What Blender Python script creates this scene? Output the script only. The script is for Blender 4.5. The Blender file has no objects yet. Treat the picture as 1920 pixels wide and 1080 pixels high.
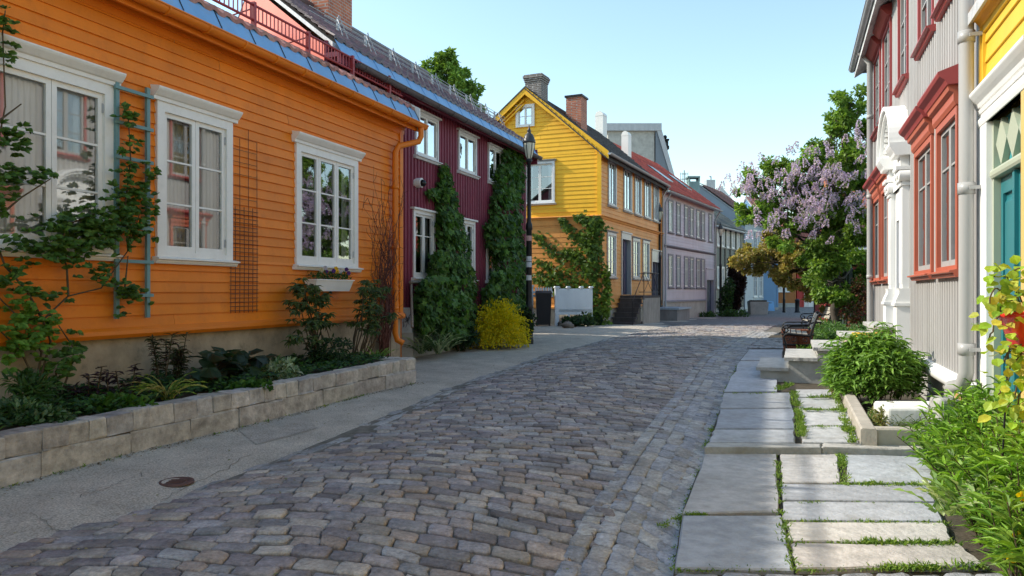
import bpy, math, random
import numpy as np
from mathutils import Vector

R = random.Random(7)
NR = np.random.default_rng(11)
SC = bpy.context.scene
COL = SC.collection
FPX, CX, HZ, CH = 1400.0, 960.0, 547.0, 1.5
PI = math.pi


# ------------------------------------------------------------ ground heights
def G(Y):
    ks = [(-50, -.2), (0, 0), (10, .09), (20, .18), (25, .215), (29, .2), (33, .14), (38, .08), (46, 0), (400, 0)]
    for (a, za), (b, zb) in zip(ks, ks[1:]):
        if Y <= b:
            t = max(0, (Y - a) / (b - a))
            return za + (zb - za) * t
    return 0.0


def gp(px, py, dz=0.0):
    """ground point seen at a pixel of the 1920x1080 photograph"""
    Y = 10.0
    for _ in range(60):
        Y = .5 * Y + .5 * (CH - G(Y) - dz) * FPX / (py - HZ)
    return Vector(((px - CX) / FPX * Y, Y, G(Y) + dz))


def at(px, py, Y):
    return Vector(((px - CX) / FPX * Y, Y, CH + (HZ - py) / FPX * Y))


# ------------------------------------------------------------ materials
MATS = {}


def _nt(name):
    m = bpy.data.materials.new(name)
    m.use_nodes = True
    nt = m.node_tree
    b = nt.nodes['Principled BSDF']
    return m, nt, b, nt.nodes.new, nt.links.new


def paint(name, col, rough=.55, var=.12, scale=3.0, bump=.15, bscale=40.0, streak=True, spec=.35, metal=0.0, dirt=None, dirtamt=.0, vc=False, grain=0.0):
    """painted / plain surface with tonal variation, fine bump and weathering"""
    if name in MATS:
        return MATS[name]
    m, nt, b, N, L = _nt(name)
    tc = N('ShaderNodeTexCoord')
    mp = N('ShaderNodeMapping')
    mp.inputs['Scale'].default_value = (1, 1, .35 if streak else 1)
    L(tc.outputs['Object'], mp.inputs['Vector'])
    n1 = N('ShaderNodeTexNoise')
    n1.inputs['Scale'].default_value = scale
    n1.inputs['Detail'].default_value = 6
    n1.inputs['Roughness'].default_value = .65
    L(mp.outputs[0], n1.inputs['Vector'])
    rp = N('ShaderNodeMapRange')
    rp.inputs['From Min'].default_value = .3
    rp.inputs['From Max'].default_value = .7
    rp.inputs['To Min'].default_value = 1 - var
    rp.inputs['To Max'].default_value = 1 + var
    L(n1.outputs['Fac'], rp.inputs['Value'])
    mx = N('ShaderNodeVectorMath')
    mx.operation = 'SCALE'
    mx.inputs[0].default_value = col[:3]
    L(rp.outputs[0], mx.inputs['Scale'])
    out = mx.outputs[0]
    if dirt:
        n3 = N('ShaderNodeTexNoise')
        n3.inputs['Scale'].default_value = scale * 2.3
        n3.inputs['Detail'].default_value = 8
        n3.inputs['Roughness'].default_value = .75
        L(tc.outputs['Object'], n3.inputs['Vector'])
        r3 = N('ShaderNodeMapRange')
        r3.inputs['From Min'].default_value = .52
        r3.inputs['From Max'].default_value = .72
        r3.inputs['To Max'].default_value = dirtamt
        L(n3.outputs['Fac'], r3.inputs['Value'])
        mm = N('ShaderNodeMix')
        mm.data_type = 'RGBA'
        L(r3.outputs[0], mm.inputs[0])
        L(out, mm.inputs[6])
        mm.inputs[7].default_value = (*dirt[:3], 1)
        out = mm.outputs[2]
    if grain:
        n4 = N('ShaderNodeTexNoise')
        n4.inputs['Scale'].default_value = 75
        n4.inputs['Detail'].default_value = 2
        L(tc.outputs['Object'], n4.inputs['Vector'])
        r4 = N('ShaderNodeMapRange')
        r4.inputs['From Min'].default_value = .35
        r4.inputs['From Max'].default_value = .65
        r4.inputs['To Min'].default_value = 1 - grain
        r4.inputs['To Max'].default_value = 1 + grain
        L(n4.outputs['Fac'], r4.inputs['Value'])
        v4 = N('ShaderNodeVectorMath')
        v4.operation = 'SCALE'
        L(out, v4.inputs[0])
        L(r4.outputs[0], v4.inputs['Scale'])
        out = v4.outputs[0]
    if vc:
        a5 = N('ShaderNodeAttribute')
        a5.attribute_name = 'Col'
        v5 = N('ShaderNodeVectorMath')
        v5.operation = 'MULTIPLY'
        L(out, v5.inputs[0])
        L(a5.outputs['Color'], v5.inputs[1])
        v6 = N('ShaderNodeVectorMath')
        v6.operation = 'SCALE'
        v6.inputs['Scale'].default_value = 2.0
        L(v5.outputs[0], v6.inputs[0])
        out = v6.outputs[0]
    L(out, b.inputs['Base Color'])
    b.inputs['Roughness'].default_value = rough
    b.inputs['Metallic'].default_value = metal
    b.inputs['Specular IOR Level'].default_value = spec
    if bump:
        n2 = N('ShaderNodeTexNoise')
        n2.inputs['Scale'].default_value = bscale
        n2.inputs['Detail'].default_value = 5
        L(mp.outputs[0], n2.inputs['Vector'])
        bp = N('ShaderNodeBump')
        bp.inputs['Strength'].default_value = bump
        bp.inputs['Distance'].default_value = .01
        L(n2.outputs['Fac'], bp.inputs['Height'])
        L(bp.outputs[0], b.inputs['Normal'])
    MATS[name] = m
    return m


def vcol(name, rough=.6, var=.15, scale=25.0, bump=.3, bscale=60.0, trans=0.0, spec=.3, stain=None, stainamt=.6):
    """colour per face from the Col attribute, broken up with noise; trans adds leaf translucency"""
    if name in MATS:
        return MATS[name]
    m, nt, b, N, L = _nt(name)
    at_ = N('ShaderNodeAttribute')
    at_.attribute_name = 'Col'
    tc = N('ShaderNodeTexCoord')
    n1 = N('ShaderNodeTexNoise')
    n1.inputs['Scale'].default_value = scale
    n1.inputs['Detail'].default_value = 5
    n1.inputs['Roughness'].default_value = .7
    L(tc.outputs['Object'], n1.inputs['Vector'])
    rp = N('ShaderNodeMapRange')
    rp.inputs['From Min'].default_value = .3
    rp.inputs['From Max'].default_value = .7
    rp.inputs['To Min'].default_value = 1 - var
    rp.inputs['To Max'].default_value = 1 + var
    L(n1.outputs['Fac'], rp.inputs['Value'])
    mx = N('ShaderNodeVectorMath')
    mx.operation = 'SCALE'
    nb_ = N('ShaderNodeTexNoise')
    nb_.inputs['Scale'].default_value = scale * .12
    nb_.inputs['Detail'].default_value = 7
    nb_.inputs['Roughness'].default_value = .7
    L(tc.outputs['Object'], nb_.inputs['Vector'])
    rb_ = N('ShaderNodeMapRange')
    rb_.inputs['From Min'].default_value = .32
    rb_.inputs['From Max'].default_value = .68
    rb_.inputs['To Min'].default_value = 1 - var * .9
    rb_.inputs['To Max'].default_value = 1 + var * .9
    L(nb_.outputs['Fac'], rb_.inputs['Value'])
    ml_ = N('ShaderNodeMath')
    ml_.operation = 'MULTIPLY'
    L(rp.outputs[0], ml_.inputs[0])
    L(rb_.outputs[0], ml_.inputs[1])
    L(at_.outputs['Color'], mx.inputs[0])
    L(ml_.outputs[0], mx.inputs['Scale'])
    fin = mx.outputs[0]
    if stain:
        ns = N('ShaderNodeTexNoise')
        ns.inputs['Scale'].default_value = 2.3
        ns.inputs['Detail'].default_value = 9
        ns.inputs['Roughness'].default_value = .72
        L(tc.outputs['Object'], ns.inputs['Vector'])
        rs = N('ShaderNodeMapRange')
        rs.inputs['From Min'].default_value = .53
        rs.inputs['From Max'].default_value = .68
        rs.inputs['To Max'].default_value = stainamt
        L(ns.outputs['Fac'], rs.inputs['Value'])
        xs = N('ShaderNodeMix')
        xs.data_type = 'RGBA'
        L(rs.outputs[0], xs.inputs[0])
        L(fin, xs.inputs[6])
        xs.inputs[7].default_value = (*stain, 1)
        fin = xs.outputs[2]
    L(fin, b.inputs['Base Color'])
    b.inputs['Roughness'].default_value = rough
    b.inputs['Specular IOR Level'].default_value = spec
    if bump:
        n2 = N('ShaderNodeTexNoise')
        n2.inputs['Scale'].default_value = bscale
        n2.inputs['Detail'].default_value = 6
        L(tc.outputs['Object'], n2.inputs['Vector'])
        bp = N('ShaderNodeBump')
        bp.inputs['Strength'].default_value = bump
        bp.inputs['Distance'].default_value = .012
        L(n2.outputs['Fac'], bp.inputs['Height'])
        L(bp.outputs[0], b.inputs['Normal'])
    if trans:
        tr = N('ShaderNodeBsdfTranslucent')
        tm = N('ShaderNodeVectorMath')
        tm.operation = 'MULTIPLY'
        tm.inputs[1].default_value = (1.25, 1.3, .6)
        L(mx.outputs[0], tm.inputs[0])
        L(tm.outputs[0], tr.inputs['Color'])
        ms = N('ShaderNodeMixShader')
        ms.inputs[0].default_value = trans
        L(b.outputs[0], ms.inputs[1])
        L(tr.outputs[0], ms.inputs[2])
        L(ms.outputs[0], nt.nodes['Material Output'].inputs['Surface'])
    MATS[name] = m
    return m


def glass(name, tint=(.9, .95, .95), refl=.09, wav=.0):
    if name in MATS:
        return MATS[name]
    m, nt, b, N, L = _nt(name)
    nt.nodes.remove(b)
    lw = N('ShaderNodeFresnel')
    lw.inputs['IOR'].default_value = 1.5
    mr = N('ShaderNodeMapRange')
    mr.inputs['From Min'].default_value = 0.04
    mr.inputs['From Max'].default_value = .5
    mr.inputs['To Min'].default_value = refl
    mr.inputs['To Max'].default_value = .95
    L(lw.outputs[0], mr.inputs['Value'])
    g = N('ShaderNodeBsdfGlossy')
    g.inputs['Roughness'].default_value = .02
    g.inputs['Color'].default_value = (.95, .97, 1, 1)
    if wav:
        tc = N('ShaderNodeTexCoord')
        nz = N('ShaderNodeTexNoise')
        nz.inputs['Scale'].default_value = 3.5
        L(tc.outputs['Object'], nz.inputs['Vector'])
        bp = N('ShaderNodeBump')
        bp.inputs['Strength'].default_value = wav
        bp.inputs['Distance'].default_value = .05
        L(nz.outputs['Fac'], bp.inputs['Height'])
        L(bp.outputs[0], g.inputs['Normal'])
    t = N('ShaderNodeBsdfTransparent')
    t.inputs['Color'].default_value = (*tint, 1)
    ms = N('ShaderNodeMixShader')
    L(mr.outputs[0], ms.inputs[0])
    L(t.outputs[0], ms.inputs[1])
    L(g.outputs[0], ms.inputs[2])
    L(ms.outputs[0], nt.nodes['Material Output'].inputs['Surface'])
    MATS[name] = m
    return m


def brick(name, c1, c2, mortar, scale=9.0, rough=.85):
    if name in MATS:
        return MATS[name]
    m, nt, b, N, L = _nt(name)
    tc = N('ShaderNodeTexCoord')
    sp = N('ShaderNodeSeparateXYZ')
    L(tc.outputs['Object'], sp.inputs[0])
    ad = N('ShaderNodeMath')
    L(sp.outputs[0], ad.inputs[0])
    L(sp.outputs[1], ad.inputs[1])
    cb = N('ShaderNodeCombineXYZ')
    L(ad.outputs[0], cb.inputs[0])
    L(sp.outputs[2], cb.inputs[1])
    br = N('ShaderNodeTexBrick')
    br.inputs['Scale'].default_value = 1.0
    br.inputs['Brick Width'].default_value = .23
    br.inputs['Row Height'].default_value = .075
    br.inputs['Mortar Size'].default_value = .009
    br.inputs['Color1'].default_value = (*c1, 1)
    br.inputs['Color2'].default_value = (*c2, 1)
    br.inputs['Mortar'].default_value = (*mortar, 1)
    L(cb.outputs[0], br.inputs['Vector'])
    nz = N('ShaderNodeTexNoise')
    nz.inputs['Scale'].default_value = 6
    nz.inputs['Detail'].default_value = 6
    L(tc.outputs['Object'], nz.inputs['Vector'])
    mm = N('ShaderNodeMix')
    mm.data_type = 'RGBA'
    mm.blend_type = 'MULTIPLY'
    mm.inputs[0].default_value = .6
    L(br.outputs['Color'], mm.inputs[6])
    L(nz.outputs['Fac'], mm.inputs[7])
    vs = N('ShaderNodeVectorMath')
    vs.operation = 'SCALE'
    vs.inputs['Scale'].default_value = 1.45
    L(mm.outputs[2], vs.inputs[0])
    L(vs.outputs[0], b.inputs['Base Color'])
    b.inputs['Roughness'].default_value = rough
    bp = N('ShaderNodeBump')
    bp.inputs['Strength'].default_value = .5
    bp.inputs['Distance'].default_value = .01
    bp.invert = True
    L(br.outputs['Fac'], bp.inputs['Height'])
    L(bp.outputs[0], b.inputs['Normal'])
    MATS[name] = m
    return m


# ------------------------------------------------------------ mesh builder
class MB:
    def __init__(self):
        self.v, self.f, self.m, self.c, self.sm = [], [], [], [], []
        self.nv = 0

    def add(self, verts, faces, mi=0, col=(.5, .5, .5), smooth=False):
        o = self.nv
        self.v.extend(tuple(p) for p in verts)
        self.nv += len(verts)
        for f in faces:
            self.f.append([i + o for i in f])
            self.m.append(mi)
            self.c.append(col)
            self.sm.append(smooth)

    def quad(self, a, b, c, d, mi=0, col=(.5, .5, .5)):
        self.add([a, b, c, d], [(0, 1, 2, 3)], mi, col)

    def hexa(self, p, mi=0, col=(.5, .5, .5)):
        """p: 4 bottom + 4 top corners, same winding"""
        self.add(p, [(3, 2, 1, 0), (4, 5, 6, 7), (0, 1, 5, 4), (1, 2, 6, 5), (2, 3, 7, 6), (3, 0, 4, 7)], mi, col)

    def box(self, x0, x1, y0, y1, z0, z1, mi=0, col=(.5, .5, .5)):
        self.hexa([(x0, y0, z0), (x1, y0, z0), (x1, y1, z0), (x0, y1, z0), (x0, y0, z1), (x1, y0, z1), (x1, y1, z1), (x0, y1, z1)], mi, col)

    def fbox(self, F, s0, s1, n0, n1, z0, z1, mi=0, col=(.5, .5, .5)):
        P = F.P
        self.hexa([P(s0, n1, z0), P(s1, n1, z0), P(s1, n0, z0), P(s0, n0, z0), P(s0, n1, z1), P(s1, n1, z1), P(s1, n0, z1), P(s0, n0, z1)], mi, col)

    def fprism(self, F, prof, s0, s1, mi=0, col=(.5, .5, .5), smooth=False):
        """profile of (n, z) extruded along s"""
        k = len(prof)
        vs = [F.P(s0, n, z) for n, z in prof] + [F.P(s1, n, z) for n, z in prof]
        fs = [(i, i + k, (i + 1) % k + k, (i + 1) % k) for i in range(k)]
        self.add(vs, fs, mi, col, smooth)
        self.add(vs, [tuple(range(k)), tuple(range(2 * k - 1, k - 1, -1))], mi, col)

    def fpoly(self, F, pts, n0, n1, mi=0, col=(.5, .5, .5)):
        """polygon of (s, z) extruded along n"""
        k = len(pts)
        vs = [F.P(s, n1, z) for s, z in pts] + [F.P(s, n0, z) for s, z in pts]
        fs = [(i, (i + 1) % k, (i + 1) % k + k, i + k) for i in range(k)]
        fs += [tuple(range(k - 1, -1, -1)), tuple(range(k, 2 * k))]
        self.add(vs, fs, mi, col)

    def tube(self, pts, r, k=6, mi=0, col=(.5, .5, .5), cap=True):
        pts = [Vector(p) for p in pts]
        n = len(pts)
        rs = r if isinstance(r, (list, tuple)) else [r] * n
        vs = []
        prev = None
        for i, p in enumerate(pts):
            d = (pts[min(i + 1, n - 1)] - pts[max(i - 1, 0)])
            if d.length < 1e-9:
                d = Vector((0, 0, 1))
            d.normalize()
            if prev is None:
                a = Vector((0, 0, 1)) if abs(d.z) < .9 else Vector((1, 0, 0))
                u = d.cross(a).normalized()
            else:
                u = (prev - d * prev.dot(d))
                u = u.normalized() if u.length > 1e-6 else d.orthogonal().normalized()
            prev = u
            w = d.cross(u)
            for j in range(k):
                an = 2 * PI * j / k
                vs.append(p + (u * math.cos(an) + w * math.sin(an)) * rs[i])
        fs = []
        for i in range(n - 1):
            for j in range(k):
                fs.append((i * k + j, i * k + (j + 1) % k, (i + 1) * k + (j + 1) % k, (i + 1) * k + j))
        self.add(vs, fs, mi, col, True)
        if cap:
            self.add(vs[:k] + vs[-k:], [tuple(range(k - 1, -1, -1)), tuple(range(k, 2 * k))], mi, col)

    def lathe(self, prof, c=(0, 0, 0), k=16, mi=0, col=(.5, .5, .5), smooth=True, a0=0, a1=2 * PI):
        """profile of (r, z) turned round the vertical axis through c"""
        c = Vector(c)
        full = abs(a1 - a0 - 2 * PI) < 1e-6
        kk = k if full else k + 1
        vs = []
        for r, z in prof:
            for j in range(kk):
                a = a0 + (a1 - a0) * j / k
                vs.append(c + Vector((r * math.cos(a), r * math.sin(a), z)))
        fs = []
        for i in range(len(prof) - 1):
            for j in range(k):
                j2 = (j + 1) % kk
                fs.append((i * kk + j, i * kk + j2, (i + 1) * kk + j2, (i + 1) * kk + j))
        self.add(vs, fs, mi, col, smooth)

    def ball(self, c, r, k=8, mi=0, col=(.5, .5, .5), sz=1.0):
        pr = [(max(1e-4, r * math.sin(PI * i / (k // 2 + 1))), -r * sz * math.cos(PI * i / (k // 2 + 1))) for i in range(k // 2 + 2)]
        self.lathe(pr, c, k, mi, col)

    def build(self, name, mats, parent=None):
        if not isinstance(mats, (list, tuple)):
            mats = [mats]
        off = Vector(parent['_o']) if parent is not None and '_o' in parent else Vector((0, 0, 0))
        V = np.array(self.v, dtype=np.float64).reshape(-1, 3) - np.array(off)
        return mesh_obj(name, V, self.f, mats, self.m, self.c, self.sm, parent)


def mesh_obj(name, V, faces, mats, mi=None, cols=None, sm=None, parent=None):
    me = bpy.data.meshes.new(name)
    nf = len(faces)
    if isinstance(faces, np.ndarray):
        k = faces.shape[1]
        tot = np.full(nf, k, dtype=np.int32)
        li = faces.ravel().astype(np.int32)
    else:
        tot = np.fromiter((len(f) for f in faces), dtype=np.int32, count=nf)
        li = np.fromiter((i for f in faces for i in f), dtype=np.int32, count=int(tot.sum()))
    st = np.concatenate([[0], np.cumsum(tot)[:-1]]).astype(np.int32) if nf else np.zeros(0, np.int32)
    me.vertices.add(len(V))
    me.vertices.foreach_set('co', np.asarray(V, dtype=np.float32).ravel())
    me.loops.add(len(li))
    me.loops.foreach_set('vertex_index', li)
    me.polygons.add(nf)
    me.polygons.foreach_set('loop_start', st)
    me.polygons.foreach_set('loop_total', tot)
    for m in mats:
        me.materials.append(m)
    if mi is not None:
        me.polygons.foreach_set('material_index', np.asarray(mi, dtype=np.int32))
    if sm is not None:
        me.polygons.foreach_set('use_smooth', np.asarray(sm, dtype=bool))
    me.update(calc_edges=True)
    if cols is not None:
        a = me.attributes.new('Col', 'FLOAT_COLOR', 'FACE')
        c = np.ones((nf, 4), dtype=np.float32)
        c[:, :3] = np.asarray(cols, dtype=np.float32).reshape(nf, 3)
        a.data.foreach_set('color', c.ravel())
    me.validate()
    o = bpy.data.objects.new(name, me)
    COL.objects.link(o)
    if parent is not None:
        o.parent = parent
    return o


def tag(o, label, cat=None, group=None, kind=None):
    if label:
        o['label'] = label
    if cat:
        o['category'] = cat
    if group:
        o['group'] = group
    if kind:
        o['kind'] = kind
    return o


ROOTS = []


def thing(name, label, cat, loc=(0, 0, 0), group=None, rz=0.0):
    o = bpy.data.objects.new(name, None)
    COL.objects.link(o)
    o.location = loc
    o.rotation_euler = (0, 0, rz)
    o.empty_display_size = .2
    o['_o'] = tuple(loc) if not rz else (0.0, 0.0, 0.0)
    ROOTS.append(o)
    return tag(o, label, cat, group)


def copy_thing(root, loc, rz=0.0, label=None, s=1.0):
    r = root.copy()
    COL.objects.link(r)
    r.location = loc
    r.rotation_euler = (0, 0, rz)
    r.scale = (s, s, s)
    if label:
        r['label'] = label
    for ch in list(root.children):
        c = ch.copy()
        COL.objects.link(c)
        c.parent = r
        for g in list(ch.children):
            d = g.copy()
            COL.objects.link(d)
            d.parent = c
    return r


class Fac:
    """a vertical wall line; s runs left to right seen from outside, n points outward"""

    def __init__(self, p0, d):
        self.p = Vector((p0[0], p0[1]))
        self.d = Vector(d).normalized()
        self.n = Vector((self.d.y, -self.d.x))

    def P(self, s, n, z):
        q = self.p + self.d * s + self.n * n
        return Vector((q.x, q.y, z))

    def s(self, px, off=0.0):
        u = (px - CX) / FPX
        q = self.p + self.n * off
        return (u * q.y - q.x) / (self.d.x - u * self.d.y)

    def sz(self, px, py, off=0.0):
        s = self.s(px, off)
        Y = (self.p + self.n * off + self.d * s).y
        return s, CH + (HZ - py) / FPX * Y

    def W(self, px, py, off=0.0):
        s, z = self.sz(px, py, off)
        return self.P(s, off, z)


def spans(lo, hi, cuts):
    out = [(lo, hi)]
    for a, b in cuts:
        nx = []
        for x, y in out:
            if b <= x or a >= y:
                nx.append((x, y))
            else:
                if a > x:
                    nx.append((x, a))
                if b < y:
                    nx.append((b, y))
        out = nx
    return [(x, y) for x, y in out if y - x > .004]


def clapboard(mb, F, s0, s1, z0, z1, holes, step=.125, lip=.022, mi=0, top=None):
    """horizontal weatherboards; top(z) -> (s0, s1) trims the boards to a gable"""
    z = z0
    while z < z1 - .005:
        ze = min(z1, z + step)
        a, b = s0, s1
        if top:
            a, b = top((z + ze) / 2)
        if b - a < .02:
            break
        ev = sorted({z, ze} | {q for h in holes for q in (h[2], h[3]) if z < q < ze})
        for za, zb in zip(ev, ev[1:]):
            cuts = [(h[0], h[1]) for h in holes if h[2] < (za + zb) / 2 < h[3]]
            na = .002 + lip * (1 - (za - z) / step)
            nb = .002 + lip * (1 - (zb - z) / step)
            sp_l = []
            for x, y in spans(a, b, cuts):
                if y - x > 2.4:
                    c_ = R.uniform(x + .6, y - .6)
                    sp_l += [(x, c_ - .0025), (c_ + .0025, y)]
                else:
                    sp_l.append((x, y))
            for x, y in sp_l:
                j = R.uniform(-.003, .003)
                cv = .5 * R.uniform(.92, 1.07)
                cv = (cv, cv, cv)
                q = [F.P(x, na + j, za), F.P(y, na + j, za), F.P(y, nb, zb), F.P(x, nb, zb)]
                mb.quad(*q, mi, cv)
                mb.quad(F.P(x, 0, za), F.P(y, 0, za), F.P(y, na + j, za), F.P(x, na + j, za), mi, cv)
        z = ze


def battens(mb, F, s0, s1, z0, z1, holes, step=.13, bw=.055, bn=.028, mi=0):
    """vertical boards with rounded cover strips"""
    for a, b in spans(s0, s1, []):
        ev = sorted({z0, z1} | {q for h in holes for q in (h[2], h[3]) if z0 < q < z1})
        for za, zb in zip(ev, ev[1:]):
            cuts = [(h[0], h[1]) for h in holes if h[2] < (za + zb) / 2 < h[3]]
            for x, y in spans(a, b, cuts):
                mb.quad(F.P(x, .001, za), F.P(y, .001, za), F.P(y, .001, zb), F.P(x, .001, zb), mi)
    k = int((s1 - s0) / step)
    for i in range(k + 1):
        c = s0 + (i + .5) * step
        if c + bw / 2 > s1:
            continue
        cuts = [(h[2], h[3]) for h in holes if h[0] - bw / 2 < c < h[1] + bw / 2]
        for za, zb in spans(z0, z1, cuts):
            w = bw / 2
            pr = [(-w, 0), (-w * .8, bn * .75), (-w * .3, bn), (w * .3, bn), (w * .8, bn * .75), (w, 0)]
            vs = [F.P(c + ss, .001 + n, za) for ss, n in pr] + [F.P(c + ss, .001 + n, zb) for ss, n in pr]
            cv = .5 * R.uniform(.9, 1.08)
            mb.add(vs, [(q, q + 1, q + 7, q + 6) for q in range(5)], mi, (cv, cv, cv))
            mb.add(vs[:6], [(5, 4, 3, 2, 1, 0)], mi)


def pantiles(mb, F, s0, s1, n_eave, z_eave, run, pitch, mi=0, cp=.23, rp=.34, amp=.035, col=None, skew=0.0):
    """wavy clay tiles on a slope that climbs inward from the eave"""
    tp = math.tan(pitch)
    nr = max(1, int(round(run / (rp * math.cos(pitch)))))
    nc = max(2, int((s1 - s0) / cp))
    ks = 6
    wave = [math.sin(2 * PI * j / ks) * .5 + .5 * (1 if j in (1, 2) else .4) for j in range(ks)]
    nx = nc * ks + 1
    for r in range(nr):
        d0, d1 = run * r / nr, run * (r + 1.06) / nr
        vs = []
        for d, lift in ((d0, -.03), (d0, .028), (d1, .0)):
            for i in range(nx):
                s = max(s0 + (s1 - s0) * i / (nx - 1), s0 + skew * d)
                h = wave[i % ks] * amp if lift >= 0 else wave[i % ks] * amp
                jz = R.uniform(-.003, .003)
                vs.append(F.P(s, n_eave - d, z_eave + d * tp + h + lift + jz))
        for row in (0, 1):
            fs, cs = [], []
            for i in range(nx - 1):
                mb.add([vs[row * nx + i], vs[row * nx + i + 1], vs[(row + 1) * nx + i + 1], vs[(row + 1) * nx + i]], [(0, 1, 2, 3)], mi,
                       tcol(col, r, i // ks), row == 1)


_tc = {}


def tcol(col, r, c):
    if col is None:
        return (.3, .3, .3)
    k = (id(col), r, c)
    if k not in _tc:
        q = R.uniform(.75, 1.25)
        _tc[k] = tuple(x * q * R.uniform(.93, 1.07) for x in col)
    return _tc[k]


# ------------------------------------------------------------ leaves
LSH = {
    'diamond': (np.array([(0, 0, 0), (.45, .5, .10), (1, 0, -.05), (.45, -.5, .10)]), [(0, 1, 2), (0, 2, 3)]),
    'oval': (np.array([(0, 0, 0), (.25, .42, .08), (.65, .45, .07), (1, 0, -.10), (.65, -.45, .07), (.25, -.42, .08), (.45, 0, 0)]),
             [(0, 1, 6), (1, 2, 6), (2, 3, 6), (3, 4, 6), (4, 5, 6), (5, 0, 6)]),
    'lance': (np.array([(0, 0, 0), (.3, .5, .10), (.68, .38, .05), (1, 0, -.22), (.68, -.38, .05), (.3, -.5, .10), (.34, 0, .02), (.7, 0, -.02)]),
              [(0, 1, 6), (1, 2, 7), (1, 7, 6), (2, 3, 7), (3, 4, 7), (4, 5, 6), (4, 6, 7), (5, 0, 6)]),
    'lobed': (np.array([(0, 0, 0), (.05, .5, .05), (.4, .28, .02), (.62, .55, .0), (.68, .2, 0), (1, 0, -.12), (.68, -.2, 0), (.62, -.55, 0), (.4, -.28, .02), (.05, -.5, .05)]),
              [(0, 1, 2), (2, 3, 4), (0, 2, 4), (0, 4, 5), (0, 5, 6), (0, 6, 8), (6, 7, 8), (0, 8, 9)]),
    'round': (np.array([(0, 0, -.05)] + [(.5 + .5 * math.cos(PI + 2 * PI * k / 10), .55 * math.sin(PI + 2 * PI * k / 10), .1 * math.cos(4 * PI * k / 10)) for k in range(1, 10)]),
              [(0, k, k + 1) for k in range(1, 9)]),
}


def unit(a):
    return a / np.maximum(1e-9, np.linalg.norm(a, axis=-1, keepdims=True))


def leaf_arrays(P, D, U, ln, wd, cols, shape='diamond'):
    P, D, U = np.asarray(P, float), unit(np.asarray(D, float)), np.asarray(U, float)
    n = len(P)
    S = unit(np.cross(D, U) + 1e-6)
    N = np.cross(S, D)
    T, fs = LSH[shape]
    ln = np.broadcast_to(np.asarray(ln, float), (n,))
    wd = np.broadcast_to(np.asarray(wd, float), (n,))
    V = (P[:, None, :] + D[:, None, :] * (T[None, :, 0, None] * ln[:, None, None])
         + S[:, None, :] * (T[None, :, 1, None] * wd[:, None, None]) + N[:, None, :] * (T[None, :, 2, None] * ln[:, None, None]))
    k = len(T)
    fa = np.array(fs)
    Fc = (fa[None] + (np.arange(n) * k)[:, None, None]).reshape(-1, 3)
    C = np.repeat(np.asarray(cols, float), len(fs), axis=0)
    return V.reshape(-1, 3), Fc, C


class Leaves:
    def __init__(self):
        self.V, self.F, self.C = [], [], []
        self.n = 0

    def add(self, P, D, U, ln, wd, cols, shape='diamond'):
        if len(P) == 0:
            return
        V, Fc, C = leaf_arrays(P, D, U, ln, wd, cols, shape)
        self.V.append(V)
        self.F.append(Fc + self.n)
        self.C.append(C)
        self.n += len(V)

    def build(self, name, mat, parent=None, smooth=False):
        V, Fc, C = np.concatenate(self.V), np.concatenate(self.F), np.concatenate(self.C)
        if parent is not None and '_o' in parent:
            V = V - np.array(parent['_o'])
        return mesh_obj(name, V, Fc, [mat], None, C, np.full(len(Fc), smooth), parent)


def pal(n, *cols, var=.2):
    cs = np.array(cols, float)
    i = NR.integers(0, len(cs), n)
    j = NR.integers(0, len(cs), n)
    t = NR.random((n, 1))
    c = cs[i] * t + cs[j] * (1 - t)
    return c * (1 + (NR.random((n, 1)) - .5) * 2 * var)


def sph(n):
    return unit(NR.normal(size=(n, 3)))


def blob(n, c, r, shell=.55):
    """points in an ellipsoid, denser toward the outside, with outward directions"""
    d = sph(n)
    q = (shell + (1 - shell) * NR.random((n, 1)) ** .6) * np.where(NR.random((n, 1)) < .22, NR.random((n, 1)), 1)
    return np.array(c) + d * q * np.array(r), d


def bush(L, n, c, r, ln, wr, cols, shape='diamond', droop=.3, lump=7, var=.2, up=.2):
    """leaf clumps filling an ellipsoid with an uneven outline"""
    c, r = np.array(c, float), np.array(r, float)
    subs = max(1, lump)
    for k in range(subs):
        if subs == 1:
            cc, rr = c, r
        else:
            d = sph(1)[0]
            cc = c + d * r * NR.uniform(.35, .72)
            rr = r * NR.uniform(.33, .55)
        m = int(n / subs)
        P, D = blob(m, cc, rr)
        D = D * .8 + NR.normal(size=(m, 3)) * .5 + np.array([0, 0, up - droop])
        U = NR.normal(size=(m, 3)) * .5 + np.array([0, 0, 1.0]) + (P - c) / r * .5 + np.array([-.1, -.45, 0])
        q = ln * NR.uniform(.65, 1.25, m)
        cl = pal(m, *cols, var=var) * NR.uniform(.8, 1.15)
        L.add(P, D, U, q, q * wr, cl, shape)


LEAFM = lambda: vcol('leaf_surface', rough=.5, var=.2, scale=60, bump=0, trans=.36, spec=.35)
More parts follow.
